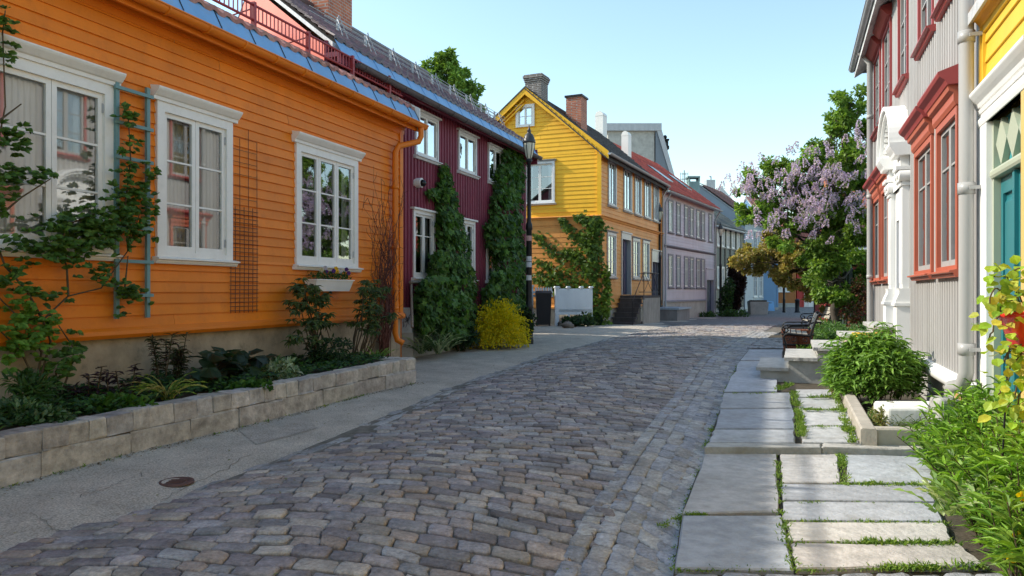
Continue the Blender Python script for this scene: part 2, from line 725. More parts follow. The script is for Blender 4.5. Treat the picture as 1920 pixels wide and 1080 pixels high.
# ============================================================ palette
M = {}
M['orange'] = paint('orange_paint', (.74, .205, .006), .5, .10, 1.6, .12, dirt=(.50, .125, .008), dirtamt=.55, vc=True)
M['orange_trim'] = paint('orange_trim', (.70, .19, .010), .42, .08, 2)
M['white'] = paint('white_paint', (.78, .76, .72), .45, .05, 3, .08, dirt=(.45, .42, .36), dirtamt=.25)
M['offwhite'] = paint('aged_white_paint', (.66, .66, .66), .5, .07, 3, .1, dirt=(.35, .35, .35), dirtamt=.3)
M['plinth'] = paint('rough_render', (.36, .29, .20), .9, .3, 2.2, .6, 22, streak=False, dirt=(.13, .12, .08), dirtamt=.75)
M['concrete'] = paint('concrete', (.40, .39, .36), .9, .2, 2.5, .5, 25, streak=False, dirt=(.2, .2, .17), dirtamt=.5)
M['blue'] = paint('blue_flashing', (.17, .36, .62), .38, .12, 2, .08, spec=.5, dirt=(.35, .3, .22), dirtamt=.35)
M['wine'] = paint('wine_red_paint', (.20, .032, .06), .5, .18, 2.5, .15, dirt=(.28, .09, .11), dirtamt=.4, vc=True)
M['winetile'] = vcol('glazed_roof_tile', .42, .25, 9, .3, 40, spec=.5)
M['dark'] = paint('black_iron', (.012, .012, .014), .45, .2, 5, .1)
M['pipegrey'] = paint('grey_metal', (.42, .43, .45), .4, .1, 4, .05, metal=.4)
M['zinc'] = paint('zinc', (.42, .43, .45), .5, .1, 4, .05, metal=.3)
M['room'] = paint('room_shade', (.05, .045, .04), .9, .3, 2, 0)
M['curtain'] = paint('curtain_cloth', (.50, .50, .49), .9, .08, 6, .1)
M['salmon'] = paint('salmon_paint', (.66, .16, .11), .6, .08, 2, .1)
M['yellow'] = paint('yellow_paint', (.88, .465, .018), .5, .08, 1.6, .12, dirt=(.66, .33, .015), dirtamt=.45, vc=True)
M['ochre'] = paint('apricot_paint', (.74, .31, .075), .55, .10, 1.6, .12, dirt=(.5, .2, .05), dirtamt=.3, vc=True)
M['slate'] = vcol('slate_tile', .8, .3, 12, .3, 40)
M['redtile'] = vcol('red_roof_tile', .75, .2, 12, .3, 40)
M['lilac'] = paint('lilac_grey_paint', (.52, .46, .53), .55, .08, 2, .12, vc=True)
M['lilacd'] = paint('dark_lilac_trim', (.20, .185, .22), .55, .1, 3)
M['greywood'] = paint('pale_grey_paint', (.375, .36, .345), .5, .08, 2, .12, dirt=(.32, .30, .27), dirtamt=.4, vc=True)
M['rust'] = paint('rust_red_paint', (.46, .115, .065), .45, .10, 3, .1)
M['redtrim'] = paint('deep_red_paint', (.36, .065, .06), .45, .1, 3, .1)
M['ivory'] = paint('ivory_paint', (.82, .81, .78), .45, .04, 3, .06)
M['teal'] = paint('teal_paint', (.018, .17, .19), .35, .12, 4, .08, spec=.5)
M['sage'] = paint('sage_paint', (.40, .43, .32), .5, .06, 3, .08)
M['navy'] = paint('navy_paint', (.03, .04, .085), .45, .15, 4, .1)
M['glass'] = glass('window_glass', refl=.24)
M['oldglass'] = glass('old_window_glass', (.8, .85, .85), .34, .12)
M['skyglass'] = glass('upper_window_glass', (.55, .6, .65), .72, .05)
M['brick'] = brick('red_brick', (.50, .16, .08), (.36, .10, .055), (.36, .33, .3))
M['greybrick'] = brick('grey_brick', (.17, .145, .135), (.10, .085, .08), (.36, .34, .33))


# ============================================================ ground, road, pavements
def pline(pts):
    ys = np.array([p.y for p in pts])
    xs = np.array([p.x for p in pts])
    o = np.argsort(ys)
    ys, xs = ys[o], xs[o]

    def f(Y):
        if Y < ys[0]:
            return xs[0] + (xs[1] - xs[0]) / (ys[1] - ys[0]) * (Y - ys[0])
        if Y > ys[-1]:
            return xs[-1] + (xs[-1] - xs[-2]) / (ys[-1] - ys[-2]) * (Y - ys[-1])
        return float(np.interp(Y, ys, xs))
    return f


XL = pline([gp(*p) for p in [(-60, 1045), (160, 985), (400, 890), (620, 812), (760, 757), (830, 724), (900, 702), (1000, 668), (1100, 641), (1200, 619), (1290, 604), (1390, 592)]])
XR = pline([gp(*p) for p in [(1263, 1060), (1277, 960), (1320, 850), (1350, 765), (1385, 680), (1400, 662)]] + [Vector((7.4, 21.5)), Vector((11.2, 30.0)), Vector((18.5, 46.0))])
CL = pline([gp(1488, 1075, .03), gp(1462, 960, .03), gp(1457, 840, .05), gp(1457, 740, .11), gp(1457, 700, .11)])


def zroad(X, Y):
    a, b = XL(Y), XR(Y)
    w = (X - a) / max(.1, b - a)
    wob = .012 * math.sin(X * 2.1 + Y * .7) + .012 * math.sin(Y * 1.3 - X * 1.1)
    return G(Y) + .055 * (1 - (2 * min(1, max(0, w)) - 1) ** 2) - .035 + wob


def strip(name, ys, fl, fr, nx, zf, mat, label=None):
    V, Fc = [], []
    for Y in ys:
        a, b = fl(Y), fr(Y)
        for i in range(nx + 1):
            X = a + (b - a) * i / nx
            V.append((X, Y, zf(X, Y)))
    w = nx + 1
    for j in range(len(ys) - 1):
        for i in range(nx):
            Fc.append((j * w + i, j * w + i + 1, (j + 1) * w + i + 1, (j + 1) * w + i))
    o = mesh_obj(name, np.array(V), np.array(Fc), [mat], sm=np.ones(len(Fc), bool))
    return tag(o, None, kind='structure')


def ysamp(a, b, n, p=1.6):
    return [a + (b - a) * (i / n) ** p for i in range(n + 1)]


earth = paint('earth', (.075, .060, .042), .95, .35, 5, .9, 30, streak=False, dirt=(.05, .075, .02), dirtamt=.5)
jointm = paint('joint_grit', (.16, .145, .12), .95, .4, 9, .8, 60, streak=False, dirt=(.13, .13, .06), dirtamt=.5)
asphalt = paint('worn_asphalt', (.47, .42, .35), .9, .2, 2.2, .9, 220, streak=False, dirt=(.29, .27, .24), dirtamt=.55, grain=.3)


def setts_far():
    m, nt, b, N, L = _nt('distant_setts')
    tc = N('ShaderNodeTexCoord')
    br = N('ShaderNodeTexBrick')
    br.inputs['Brick Width'].default_value = .22
    br.inputs['Row Height'].default_value = .14
    br.inputs['Mortar Size'].default_value = .012
    br.inputs['Scale'].default_value = 1
    br.inputs['Color1'].default_value = (.24, .22, .21, 1)
    br.inputs['Color2'].default_value = (.15, .14, .14, 1)
    br.inputs['Mortar'].default_value = (.08, .075, .07, 1)
    nz = N('ShaderNodeTexNoise')
    nz.inputs['Scale'].default_value = 2.0
    mx = N('ShaderNodeVectorMath')
    mx.operation = 'MULTIPLY_ADD'
    mx.inputs[1].default_value = (.12, .12, 0)
    L(tc.outputs['Object'], nz.inputs['Vector'])
    L(nz.outputs['Color'], mx.inputs[0])
    L(tc.outputs['Object'], mx.inputs[2])
    L(mx.outputs[0], br.inputs['Vector'])
    L(br.outputs['Color'], b.inputs['Base Color'])
    b.inputs['Roughness'].default_value = .8
    bp = N('ShaderNodeBump')
    bp.invert = True
    bp.inputs['Distance'].default_value = .02
    L(br.outputs['Fac'], bp.inputs['Height'])
    L(bp.outputs[0], b.inputs['Normal'])
    return m


strip('ground', [-60, -20, -5] + [i * 1.0 for i in range(0, 50)] + [60, 120, 600], lambda Y: -260, lambda Y: 300, 2, lambda X, Y: G(Y) - .09, earth)
YE = 30.0
strip('road', ysamp(1.2, YE + .1, 110, 1.4), lambda Y: XL(Y) - .02, lambda Y: XR(Y) + .02, 14, lambda X, Y: zroad(X, Y) - .007, jointm)
strip('far_road', ysamp(YE, 75, 40, 1.2), lambda Y: XL(Y) - 3.5, lambda Y: XR(Y) + 16, 24, lambda X, Y: G(Y) - .004 + .01 * math.sin(X + Y * .6), setts_far())


def zleft(X, Y):
    d = max(0, XL(Y) - X)
    if X > XL(Y):
        return zroad(X, Y) - .012 - .05 * (X - XL(Y))
    return zroad(XL(Y), Y) * (1 - min(1, d * 3)) + min(1, d * 3) * (G(Y) - .02) + .02 * min(1, d) + .012 * math.sin(X * 1.7 + Y * 1.1) * min(1, d)


strip('left_pavement', ysamp(1.0, YE + 12, 70, 1.3), lambda Y: XL(Y) - 7.0, lambda Y: XL(Y) + .16, 40, zleft, asphalt)


ck = MB()
for x0, y0, x1, y1 in ((420, 800, 540, 770), (150, 930, 270, 890), (640, 745, 700, 728), (300, 925, 470, 850), (520, 790, 560, 820), (860, 690, 960, 668), (60, 960, 130, 1000), (1010, 650, 1090, 632)):
    n_ = 14
    pp = [gp(x0 + (x1 - x0) * i / n_ + R.gauss(0, 3), y0 + (y1 - y0) * i / n_ + R.gauss(0, 1.6)) for i in range(n_ + 1)]
    for a, b in zip(pp, pp[1:]):
        w_ = R.uniform(.0015, .0045)
        d_ = (b - a).xy.normalized()
        nn_ = Vector((-d_.y, d_.x, 0)) * w_
        q = [a - nn_, b - nn_, b + nn_, a + nn_]
        ck.quad(*[Vector((v.x, v.y, zleft(v.x, v.y) + .004)) for v in q])
tag(ck.build('pavement_cracks', paint('crack_grit', (.24, .215, .18), .95, .3, 9, .5, 60, streak=False)), None, kind='structure')
pm = MB()
c_ = [gp(480, 832), gp(596, 800), gp(560, 770), gp(440, 800)]
for i in range(8):
    for j in range(8):
        f = lambda u, v: (c_[0].lerp(c_[1], u)).lerp(c_[3].lerp(c_[2], u), v)
        q = [f(i / 8, j / 8), f((i + 1) / 8, j / 8), f((i + 1) / 8, (j + 1) / 8), f(i / 8, (j + 1) / 8)]
        pm.quad(*[Vector((v.x, v.y, zleft(v.x, v.y) + .005)) for v in q])
tag(pm.build('pavement_patch', paint('patched_asphalt', (.41, .37, .315), .9, .2, 4, .9, 220, streak=False, grain=.3)), None, kind='structure')
# --- setts: every stone is modelled, all in the road surface
class Stones:
    """rounded paving stones collected as one surface"""

    def __init__(self):
        self.V, self.F, self.C = [], [], []
        self.n = 0

    def stone(self, c4, zf, col, h=.012, jit=.008, sink=.05, rim=.085):
        c = np.array(c4, float)
        mid = c.mean(0)
        e = []
        for i in range(4):
            a, b, p = c[i], c[(i + 1) % 4], c[i - 1]
            e.append(a + (p - a) * R.uniform(.06, .13) + NR.normal(size=2) * jit * .4)
            e.append(a + (b - a) * R.uniform(.06, .13) + NR.normal(size=2) * jit * .4)
            e.append((a + b) / 2 + NR.normal(size=2) * jit * .6)
        e = np.array(e)
        k = len(e)
        r1 = mid + (e - mid) * (1 - rim)
        r2 = mid + (e - mid) * .45
        t = R.uniform(-.006, .006)
        tx, ty = R.uniform(-.05, .05), R.uniform(-.05, .05)

        def zz(q, dz):
            return np.array([zf(x, y) + dz + t + (x - mid[0]) * tx + (y - mid[1]) * ty for x, y in q])
        V = np.concatenate([np.c_[e, zz(e, -sink)], np.c_[e, zz(e, h * .15)], np.c_[r1, zz(r1, h * .95) + NR.normal(size=k) * .0015],
                            np.c_[r2, zz(r2, h) + NR.normal(size=k) * .002], np.c_[[mid], zz([mid], h * 1.02)]])
        o = self.n
        for a in range(3):
            for i in range(k):
                j = (i + 1) % k
                self.F.append((o + a * k + i, o + a * k + j, o + (a + 1) * k + j, o + (a + 1) * k + i))
                self.C.append(tuple(x * (.75 if a == 0 else 1) for x in col))
        for i in range(k):
            self.F.append((o + 3 * k + i, o + 3 * k + (i + 1) % k, o + 4 * k, o + 4 * k))
            self.C.append(col)
        self.V.append(V)
        self.n += len(V)

    def build(self, name, mat, parent=None):
        F4 = [f if f[2] != f[3] else f[:3] for f in self.F]
        return mesh_obj(name, np.concatenate(self.V), F4, [mat], None, self.C, np.ones(len(F4), bool), parent)


STM = vcol('sett_stone', .7, .36, 34, .9, 70, spec=.3, stain=(.20, .18, .15), stainamt=.6)


def scol():
    b = R.choice([(.23, .205, .205), (.19, .17, .18), (.26, .235, .22), (.25, .205, .18), (.20, .19, .20), (.15, .135, .14), (.28, .25, .225), (.22, .215, .22)])
    q = R.uniform(1.0, 1.6)
    return (b[0] * q * 1.05, b[1] * q * 1.02, b[2] * q * .96)


st = Stones()
GL, GR = .42, .62   # flat gutter widths


def lgut(Y):
    return XL(Y) + GL * (1 if Y > 7 else max(.0, (Y - 4.5) / 2.5))


def rgut(Y):
    return XR(Y) - GR * (1 + .35 * max(0, min(1, (Y - 4) / 14)))


Y = 1.7
while Y < YE + 3:
    d = .135 * R.uniform(.85, 1.12) * (1 if Y < 14 else 1.15)
    gap = .007
    a0, b0 = lgut(Y), rgut(Y)
    X = a0 + R.uniform(-.1, .02)

    def bow(x):
        w = (x - a0) / max(.5, b0 - a0)
        return Y + .10 * math.sin(PI * w) - .38 * (w ** 2) * (b0 - a0) * .5 + .20 * (1 - w) ** 2 - .15 + .02 * math.sin(x * 5 + Y * 3)
    while X < b0 - .05:
        ln = R.uniform(.15, .26)
        x1 = min(X + ln, b0)
        if x1 - X > .06:
            y0, y1 = bow(X), bow(x1)
            if 1.5 < min(y0, y1) and max(y0, y1) + d < YE:
                j = lambda: R.uniform(-.008, .008)
                st.stone([(X + j(), y0 + j()), (x1 - gap + j(), y1 + j()), (x1 - gap + j(), y1 + d - gap + j()), (X + j(), y0 + d - gap + j())], zroad, scol(), h=R.uniform(.008, .017))
        X = x1
    Y += d
# right gutter: five columns of squarer blue-grey stones running with the street
for cidx in range(5):
    Y = 1.6
    while Y < YE - 6:
        ln = R.uniform(.15, .27) if cidx < 3 else R.uniform(.11, .2)
        f = lambda yy, q: rgut(yy) + (XR(yy) - rgut(yy)) * q / 5 - .006 * math.sin(yy * 3 + q)
        q0, q1 = cidx + .04, cidx + .96
        sk = .02 + .05 * cidx
        g_ = .012
        b = R.choice([(.31, .305, .305), (.275, .275, .285), (.34, .33, .31), (.25, .25, .265), (.30, .28, .255)])
        k_ = R.uniform(.8, 1.1)
        st.stone([(f(Y + g_, q0), Y + g_), (f(Y - sk * .4, q1), Y - sk + g_), (f(Y + ln, q1), Y + ln - sk), (f(Y + ln, q0), Y + ln)],
                 lambda x, y: zroad(x, y) + .008, tuple(x * k_ * 1.15 for x in b), h=.012, rim=.1)
        Y += ln
# left gutter: three rows of long flat stones
for cidx in range(3):
    Y = 5.6
    while Y < YE + 2:
        ln = R.uniform(.22, .42)
        f = lambda yy, q: XL(yy) + (lgut(yy) - XL(yy)) * q / 3
        b = R.choice([(.25, .245, .235), (.29, .28, .265), (.22, .215, .21)])
        k_ = R.uniform(.85, 1.1)
        if Y > 8 or R.random() < .6:
            st.stone([(f(Y + .012, cidx + .05), Y + .012), (f(Y + .012, cidx + .95), Y + .002), (f(Y + ln, cidx + .95), Y + ln), (f(Y + ln, cidx + .05), Y + ln)],
                     lambda x, y: zroad(x, y) - .012, tuple(x * k_ * 1.3 for x in b), h=.008, rim=.08)
        Y += ln
# a band of setts closing the slabs at the near end and across the far end of the slabs
for row in range(10):
    y0 = 3.80 - row * .16
    X = XR(y0) + .01
    while X < 2.9:
        ln = R.uniform(.14, .24)
        k_ = R.uniform(.8, 1.1)
        st.stone([(X, y0 - .15), (X + ln - .012, y0 - .15), (X + ln - .012, y0), (X, y0)], lambda x, y: G(y) + .02, (.30 * k_, .30 * k_, .31 * k_), h=.014)
        X += ln
for row in range(9):
    y0 = 17.2 + row * .36
    X = XR(y0) + .01
    while X < XR(y0) + 2.2:
        ln = R.uniform(.2, .4)
        k_ = R.uniform(.8, 1.1)
        st.stone([(X, y0), (X + ln - .015, y0), (X + ln - .015, y0 + .34), (X, y0 + .34)], lambda x, y: G(y) + .05, (.30 * k_, .30 * k_, .31 * k_), h=.01, rim=.06)
        X += ln
tag(st.build('road_setts', STM), None, kind='structure')
print('setts verts', st.n)

# --- right pavement: big worn slabs
slabm = vcol('slab_stone', .7, .20, 11, .7, 30, spec=.3, stain=(.22, .20, .16), stainamt=.45)
pv = MB()


def slab(c4, col, th=.07, jit=.006, n=5):
    c = [Vector(p) for p in c4]
    rim = []
    for i in range(4):
        a, b = c[i], c[(i + 1) % 4]
        for k in range(n):
            p = a.lerp(b, k / n)
            if k:
                p = p + Vector((R.gauss(0, jit), R.gauss(0, jit), 0))
            rim.append(p)
    mid = sum(c, Vector()) / 4
    k = len(rim)
    ins = []
    for p in rim:
        v = (mid - p)
        v.z = 0
        ins.append(p + v.normalized() * .012)
    dn = Vector((0, 0, 1))
    vs = [p - dn * th for p in rim] + [p - dn * .009 for p in rim] + ins
    fs = [(a * k + i, a * k + (i + 1) % k, (a + 1) * k + (i + 1) % k, (a + 1) * k + i) for a in (0, 1) for i in range(k)]
    pv.add(vs, fs, 0, tuple(x * .8 for x in col), False)
    pv.add(ins, [tuple(range(k))], 0, col)


def pslab(px4, dz, col=None):
    """slab from four corners picked on the pavement plane: near-left, near-right, far-right, far-left"""
    b = col or R.choice([(.38, .40, .43), (.41, .42, .43), (.43, .42, .41), (.40, .41, .41), (.36, .38, .41)])
    q = R.uniform(.9, 1.06)
    slab([gp(x, y, dz) + Vector((0, 0, 0)) for x, y in px4], tuple(x * q for x in b))


D0, D1 = .03, .09
pslab([(1265, 1064), (1488, 1067), (1465, 966), (1280, 966)], D0)
pslab([(1279, 962), (1459, 958), (1455, 842), (1325, 840)], D0)
pslab([(1493, 1064), (1850, 1058), (1800, 1019), (1483, 1018)], D0, (.50, .46, .42))
pslab([(1481, 1014), (1790, 1015), (1770, 980), (1474, 978)], D0, (.50, .47, .43))
pslab([(1470, 975), (1770, 977), (1755, 943), (1468, 940)], D0, (.40, .41, .43))
pslab([(1467, 937), (1755, 940), (1745, 909), (1465, 907)], D0, (.36, .37, .39))
pslab([(1466, 904), (1574, 904), (1570, 846), (1462, 844)], D0, (.50, .48, .46))
pslab([(1590, 904), (1760, 906), (1745, 848), (1584, 848)], D0, (.44, .46, .48))
# the low step across the pavement
pslab([(1322, 838), (1540, 839), (1540, 832), (1326, 830)], D1, (.42, .41, .38))
pslab([(1542, 838), (1760, 843), (1752, 834), (1542, 831)], D1, (.46, .44, .40))
pslab([(1330, 829), (1491, 829), (1490, 805), (1339, 805)], D1)
pslab([(1340, 803), (1490, 803), (1487, 766), (1350, 767)], D1)
pslab([(1350, 765), (1486, 764), (1480, 736), (1357, 737)], D1)
pslab([(1358, 734), (1457, 733), (1460, 676), (1387, 677)], D1)
pslab([(1388, 675), (1466, 674), (1468, 655), (1404, 655)], D1)
for ya, yb, xm, xr in [(829, 799, 1493, 1610), (797, 769, 1490, 1597), (767, 746, 1487, 1583), (744, 730, 1482, 1570)]:
    pslab([(xm + 12, ya), (xr, ya), (xr - 8, yb), (xm + 9, yb)], D1, (.46, .46, .45))
tag(pv.build('pavement', slabm), None, kind='structure')
strip('right_ground', ysamp(1.0, 6.93, 20, 1.0), lambda Y: XR(Y) + .005, lambda Y: XR(Y) + 6, 20, lambda X, Y: G(Y) - .005, earth)
mbk = MB()
mbk.box(XR(7.0) + .05, XR(7.0) + 6, 6.88, 7.06, -.05, G(7) + .043)
tag(mbk.build('terrace_edge', earth), None, kind='structure')
strip('right_terrace', ysamp(7.02, 22, 40, 1.0), lambda Y: XR(Y) + .02, lambda Y: XR(Y) + 5, 20, lambda X, Y: G(Y) + .045 - .02 * max(0, min(1, (Y - 16) / 3)), earth)
# ============================================================ houses
def curtain(mb, F, s0, s1, z0, z1, n, waves=6):
    k = waves * 4
    vs = []
    for z in (z0, z1):
        for i in range(k + 1):
            vs.append(F.P(s0 + (s1 - s0) * i / k, n + .02 * math.sin(i * PI / 2 + .4) + R.uniform(-.004, .004), z))
    mb.add(vs, [(i, i + 1, i + k + 2, i + k + 1) for i in range(k)], 0, smooth=True)


def window(root, F, s0, s1, z0, z1, nc=2, nr=3, cw=.10, casing='white', sash='white', hood=None, sill=True, gl='glass', proud=.045,
           curt=(.3, .3), depth=.35, sw=.05, top=None, label=None, sillm=None, detail=True, mw=.022, hoodm=None):
    """casing with sub-parts: sashes, panes, sill, hood, curtain. s0..z1 is the outer casing."""
    mb = MB()
    pr = proud
    mb.fbox(F, s0, s0 + cw, 0, pr, z0, z1)
    mb.fbox(F, s1 - cw, s1, 0, pr, z0, z1)
    mb.fbox(F, s0 + cw, s1 - cw, 0, pr, z1 - cw, z1)
    mb.fbox(F, s0 + cw, s1 - cw, 0, pr, z0, z0 + cw * .6)
    a, b, c, d = s0 + cw, s1 - cw, z0 + cw * .6, z1 - cw
    # the lining of the opening and the dim room behind
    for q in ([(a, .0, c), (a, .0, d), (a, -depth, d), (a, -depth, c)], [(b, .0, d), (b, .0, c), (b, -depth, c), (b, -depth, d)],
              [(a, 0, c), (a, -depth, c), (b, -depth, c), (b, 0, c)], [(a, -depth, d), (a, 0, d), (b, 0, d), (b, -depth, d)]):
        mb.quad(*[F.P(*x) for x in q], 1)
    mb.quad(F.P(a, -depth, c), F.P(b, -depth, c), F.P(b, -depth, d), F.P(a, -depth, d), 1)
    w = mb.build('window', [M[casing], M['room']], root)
    if label:
        w['label'] = label
    w['_o'] = root['_o']
    # sashes
    wd = (b - a) / nc
    gl_m = M[gl]
    ms = MB()
    for i in range(nc):
        x0, x1 = a + i * wd + .003, a + (i + 1) * wd - .003
        if not detail:
            m_ = ms
        else:
            m_ = MB()
        n0, n1 = -.025, .018
        m_.fbox(F, x0, x0 + sw, n0, n1, c, d)
        m_.fbox(F, x1 - sw, x1, n0, n1, c, d)
        m_.fbox(F, x0 + sw, x1 - sw, n0, n1, c, c + sw * 1.3)
        m_.fbox(F, x0 + sw, x1 - sw, n0, n1, d - sw, d)
        gz0, gz1 = c + sw * 1.3, d - sw
        rows = nr if not isinstance(nr, (list, tuple)) else nr
        if isinstance(rows, int):
            cutz = [gz0 + (gz1 - gz0) * k / rows for k in range(1, rows)]
        else:
            cutz = [gz0 + (gz1 - gz0) * k for k in rows]
        for z in cutz:
            m_.fbox(F, x0 + sw, x1 - sw, n0 + .005, n1 - .006, z - mw / 2, z + mw / 2)
        if detail:
            if i == nc - 1 and nc > 1:
                for z in (c + .15, d - .15):
                    m_.fbox(F, x1 - .012, x1 + .018, n1, n1 + .014, z - .05, z + .05, 1)
            sm_ = m_.build('sash', [M[sash], M['pipegrey']], w)
        gm = MB()
        gm.quad(F.P(x0 + sw * .8, -.006, gz0 - .01), F.P(x1 - sw * .8, -.006, gz0 - .01), F.P(x1 - sw * .8, -.006, gz1 + .01), F.P(x0 + sw * .8, -.006, gz1 + .01))
        gm.build('pane', gl_m, w)
    if not detail:
        ms.build('sash', M[sash], w)
    if curt:
        cm = MB()
        wl = b - a
        if curt[0]:
            curtain(cm, F, a + .01, a + wl * curt[0], c + .02, d - .02, -.10, max(2, int(wl * curt[0] / .12)))
        if curt[1]:
            curtain(cm, F, b - wl * curt[1], b - .01, c + .02, d - .02, -.10, max(2, int(wl * curt[1] / .12)))
        if len(curt) > 2:
            curtain(cm, F, a + wl * curt[2], a + wl * curt[3], c + .02, d - .02, -.16, 4)
        cm.build('curtain', M['curtain'], w)
    if sill:
        sm = MB()
        sm.fprism(F, [(0, z0), (0, z0 - .075), (pr + .02, z0 - .075), (pr + .035, z0 - .05), (pr + .035, z0 - .035), (pr + .075, z0 - .028), (pr + .075, z0 - .012), (pr + .0, z0 + .004)], s0 - .05, s1 + .05)
        sm.build('sill', M[sillm or casing], w)
    if hood == 'cornice':
        hm = MB()
        hm.fprism(F, [(0, z1), (pr + .02, z1), (pr + .025, z1 + .04), (pr + .045, z1 + .05), (pr + .09, z1 + .105), (pr + .10, z1 + .125), (pr + .10, z1 + .14), (0, z1 + .165)], s0 - .07, s1 + .07)
        hm.build('hood', M[hoodm or casing], w)
    elif hood == 'shelf':
        hm = MB()
        hm.fprism(F, [(0, z1), (pr, z1), (pr + .02, z1 + .03), (pr + .07, z1 + .045), (pr + .075, z1 + .065), (0, z1 + .10)], s0 - .05, s1 + .05)
        hm.build('hood', M[hoodm or casing], w)
    elif hood == 'board':
        hm = MB()
        hm.fbox(F, s0 - .06, s1 + .06, 0, pr + .05, z1, z1 + .04)
        hm.build('hood', M[hoodm or casing], w)
    return w


def hole(s0, s1, z0, z1, m=.03):
    return (s0 + m, s1 - m, z0 + m * .5, z1 - m)


def shell(mb, F, s0, s1, depth, zb, ze, pitch, mi=0, left=True, right=True):
    """plain end walls and back wall"""
    zr = ze + depth / 2 * math.tan(pitch)
    for s, sg in ((s0, 0), (s1, 1)):
        q = [F.P(s, 0, zb), F.P(s, 0, ze), F.P(s, -depth / 2, zr), F.P(s, -depth, ze), F.P(s, -depth, zb)]
        if (sg == 0 and not left) or (sg == 1 and not right):
            continue
        mb.add(q, [(0, 1, 2, 3, 4)] if sg == 0 else [(4, 3, 2, 1, 0)], mi)
    mb.quad(F.P(s1, -depth, zb), F.P(s0, -depth, zb), F.P(s0, -depth, ze), F.P(s1, -depth, ze), mi)
    return zr


def roof_slab(mb, F, s0, s1, depth, ze, pitch, ov=.4, th=.12, mi=0, front=True, back=True, lift=0.0):
    t = math.tan(pitch)
    zr = ze + depth / 2 * t + lift

    def sl(n):
        return zr - abs(n + depth / 2) * t
    for on, na in ((front, ov), (back, -depth - ov)):
        if not on:
            continue
        p = [F.P(s0, na, sl(na) - th), F.P(s1, na, sl(na) - th), F.P(s1, -depth / 2, zr - th), F.P(s0, -depth / 2, zr - th)]
        q = [x + Vector((0, 0, th)) for x in p]
        mb.hexa(p + q if on and na > 0 else [p[1], p[0], p[3], p[2]] + [q[1], q[0], q[3], q[2]], mi)


def half_gutter(mb, F, s0, s1, n, z, r=.07, mi=0, k=8):
    vs = []
    for s in (s0, s1):
        for i in range(k + 1):
            a = PI + PI * i / k
            vs.append(F.P(s, n + r * math.cos(a), z + r * math.sin(a)))
    mb.add(vs, [(i, i + k + 1, i + k + 2, i + 1) for i in range(k)], mi, smooth=True)
    mb.tube([F.P(s0, n + r, z), F.P(s1, n + r, z)], .012, 6, mi)
    for s, o in ((s0, 0), (s1, k + 1)):
        mb.add(vs[o:o + k + 1], [tuple(range(k + 1))], mi)


def ring(mb, F, s, n, z, r, mi=0):
    mb.tube([F.P(s, n + r * math.cos(a), z + r * math.sin(a)) for a in [PI + PI * i / 8 for i in range(9)]], .012, 5, mi)


# ------------------------------------------------------------ orange house
FO = Fac((-7.2 + .365 * .5, .5), (.365, 1))
sE = FO.s(753)
s_lo = 0.0
_, zpl = FO.sz(560, 609)
oh = thing('orange_house', 'bright orange weatherboarded house with white windows and blue roof edging', 'house', FO.P(sE / 2, -3, 0))
ZE = 4.66
OD, OP = 5.6, math.radians(28)
wins = []
sR, sM = FO.s(207), FO.s(94)
wins.append((2 * sM - sR, sR, 2, (.0, .98, .12, .3)))
wins.append((FO.s(289), FO.s(431), 2, (0, .45, .2, .5)))
wins.append((FO.s(551), FO.s(667), 3, (.16, .12)))
WZ0, WZ1 = 1.90, 3.69
holes = [hole(a, b, WZ0, WZ1) for a, b, _, _ in wins]
mb = MB()
clapboard(mb, FO, s_lo, sE - .12, zpl + .1, ZE - .16, holes, .128, .02)
zr = shell(mb, FO, s_lo, sE, OD, .05, ZE + .24, OP)
mb.fbox(FO, sE - .12, sE, 0, .035, zpl + .1, ZE - .1)
wall = mb.build('wall', M['orange'], oh)
mb = MB()
mb.fprism(FO, [(0, zpl), (.05, zpl - .01), (.075, zpl + .03), (.07, zpl + .07), (.03, zpl + .105), (0, zpl + .105)], s_lo, sE + .02, smooth=False)
mb.build('water_table', M['orange_trim'], oh)
mb = MB()
n_ = 60
vs = []
for z in (0.0, .35, .7, zpl):
    for i in range(n_ + 1):
        s = s_lo + (sE + .01 - s_lo) * i / n_
        vs.append(FO.P(s, -.02 + R.uniform(-.012, .012) + (.02 if z == 0 else 0), z))
mb.add(vs, [(r * (n_ + 1) + i, r * (n_ + 1) + i + 1, (r + 1) * (n_ + 1) + i + 1, (r + 1) * (n_ + 1) + i) for r in range(3) for i in range(n_)], smooth=True)
mb.build('plinth', M['plinth'], oh)
for i, (a, b, nc, cu) in enumerate(wins):
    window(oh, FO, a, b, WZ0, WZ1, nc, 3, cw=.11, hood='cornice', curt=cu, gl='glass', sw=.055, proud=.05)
# cornice, gutter, flashing, tiles
mb = MB()
for k_, (n0, z0, z1) in enumerate([(.03, ZE - .20, ZE - .10), (.055, ZE - .12, ZE - .06), (.085, ZE - .07, ZE), (.24, ZE - .02, ZE + .06)]):
    mb.fbox(FO, s_lo, sE + .05, 0, n0 if k_ < 3 else .25, z0, z1)
mb.fbox(FO, s_lo, sE + .12, .225, .26, ZE - .14, ZE + .02)
mb.build('cornice', M['orange_trim'], oh)
gn, gz = .345, ZE - .02
mb = MB()
half_gutter(mb, FO, s_lo, sE + .28, gn, gz, .078)
s = s_lo + .3
while s < sE:
    ring(mb, FO, s, gn, gz, .085)
    s += .62
gut = mb.build('gutter', M['orange_trim'], oh)
tp = math.tan(OP)


def oz(n):
    return ZE + .32 + (0.14 - n) * tp


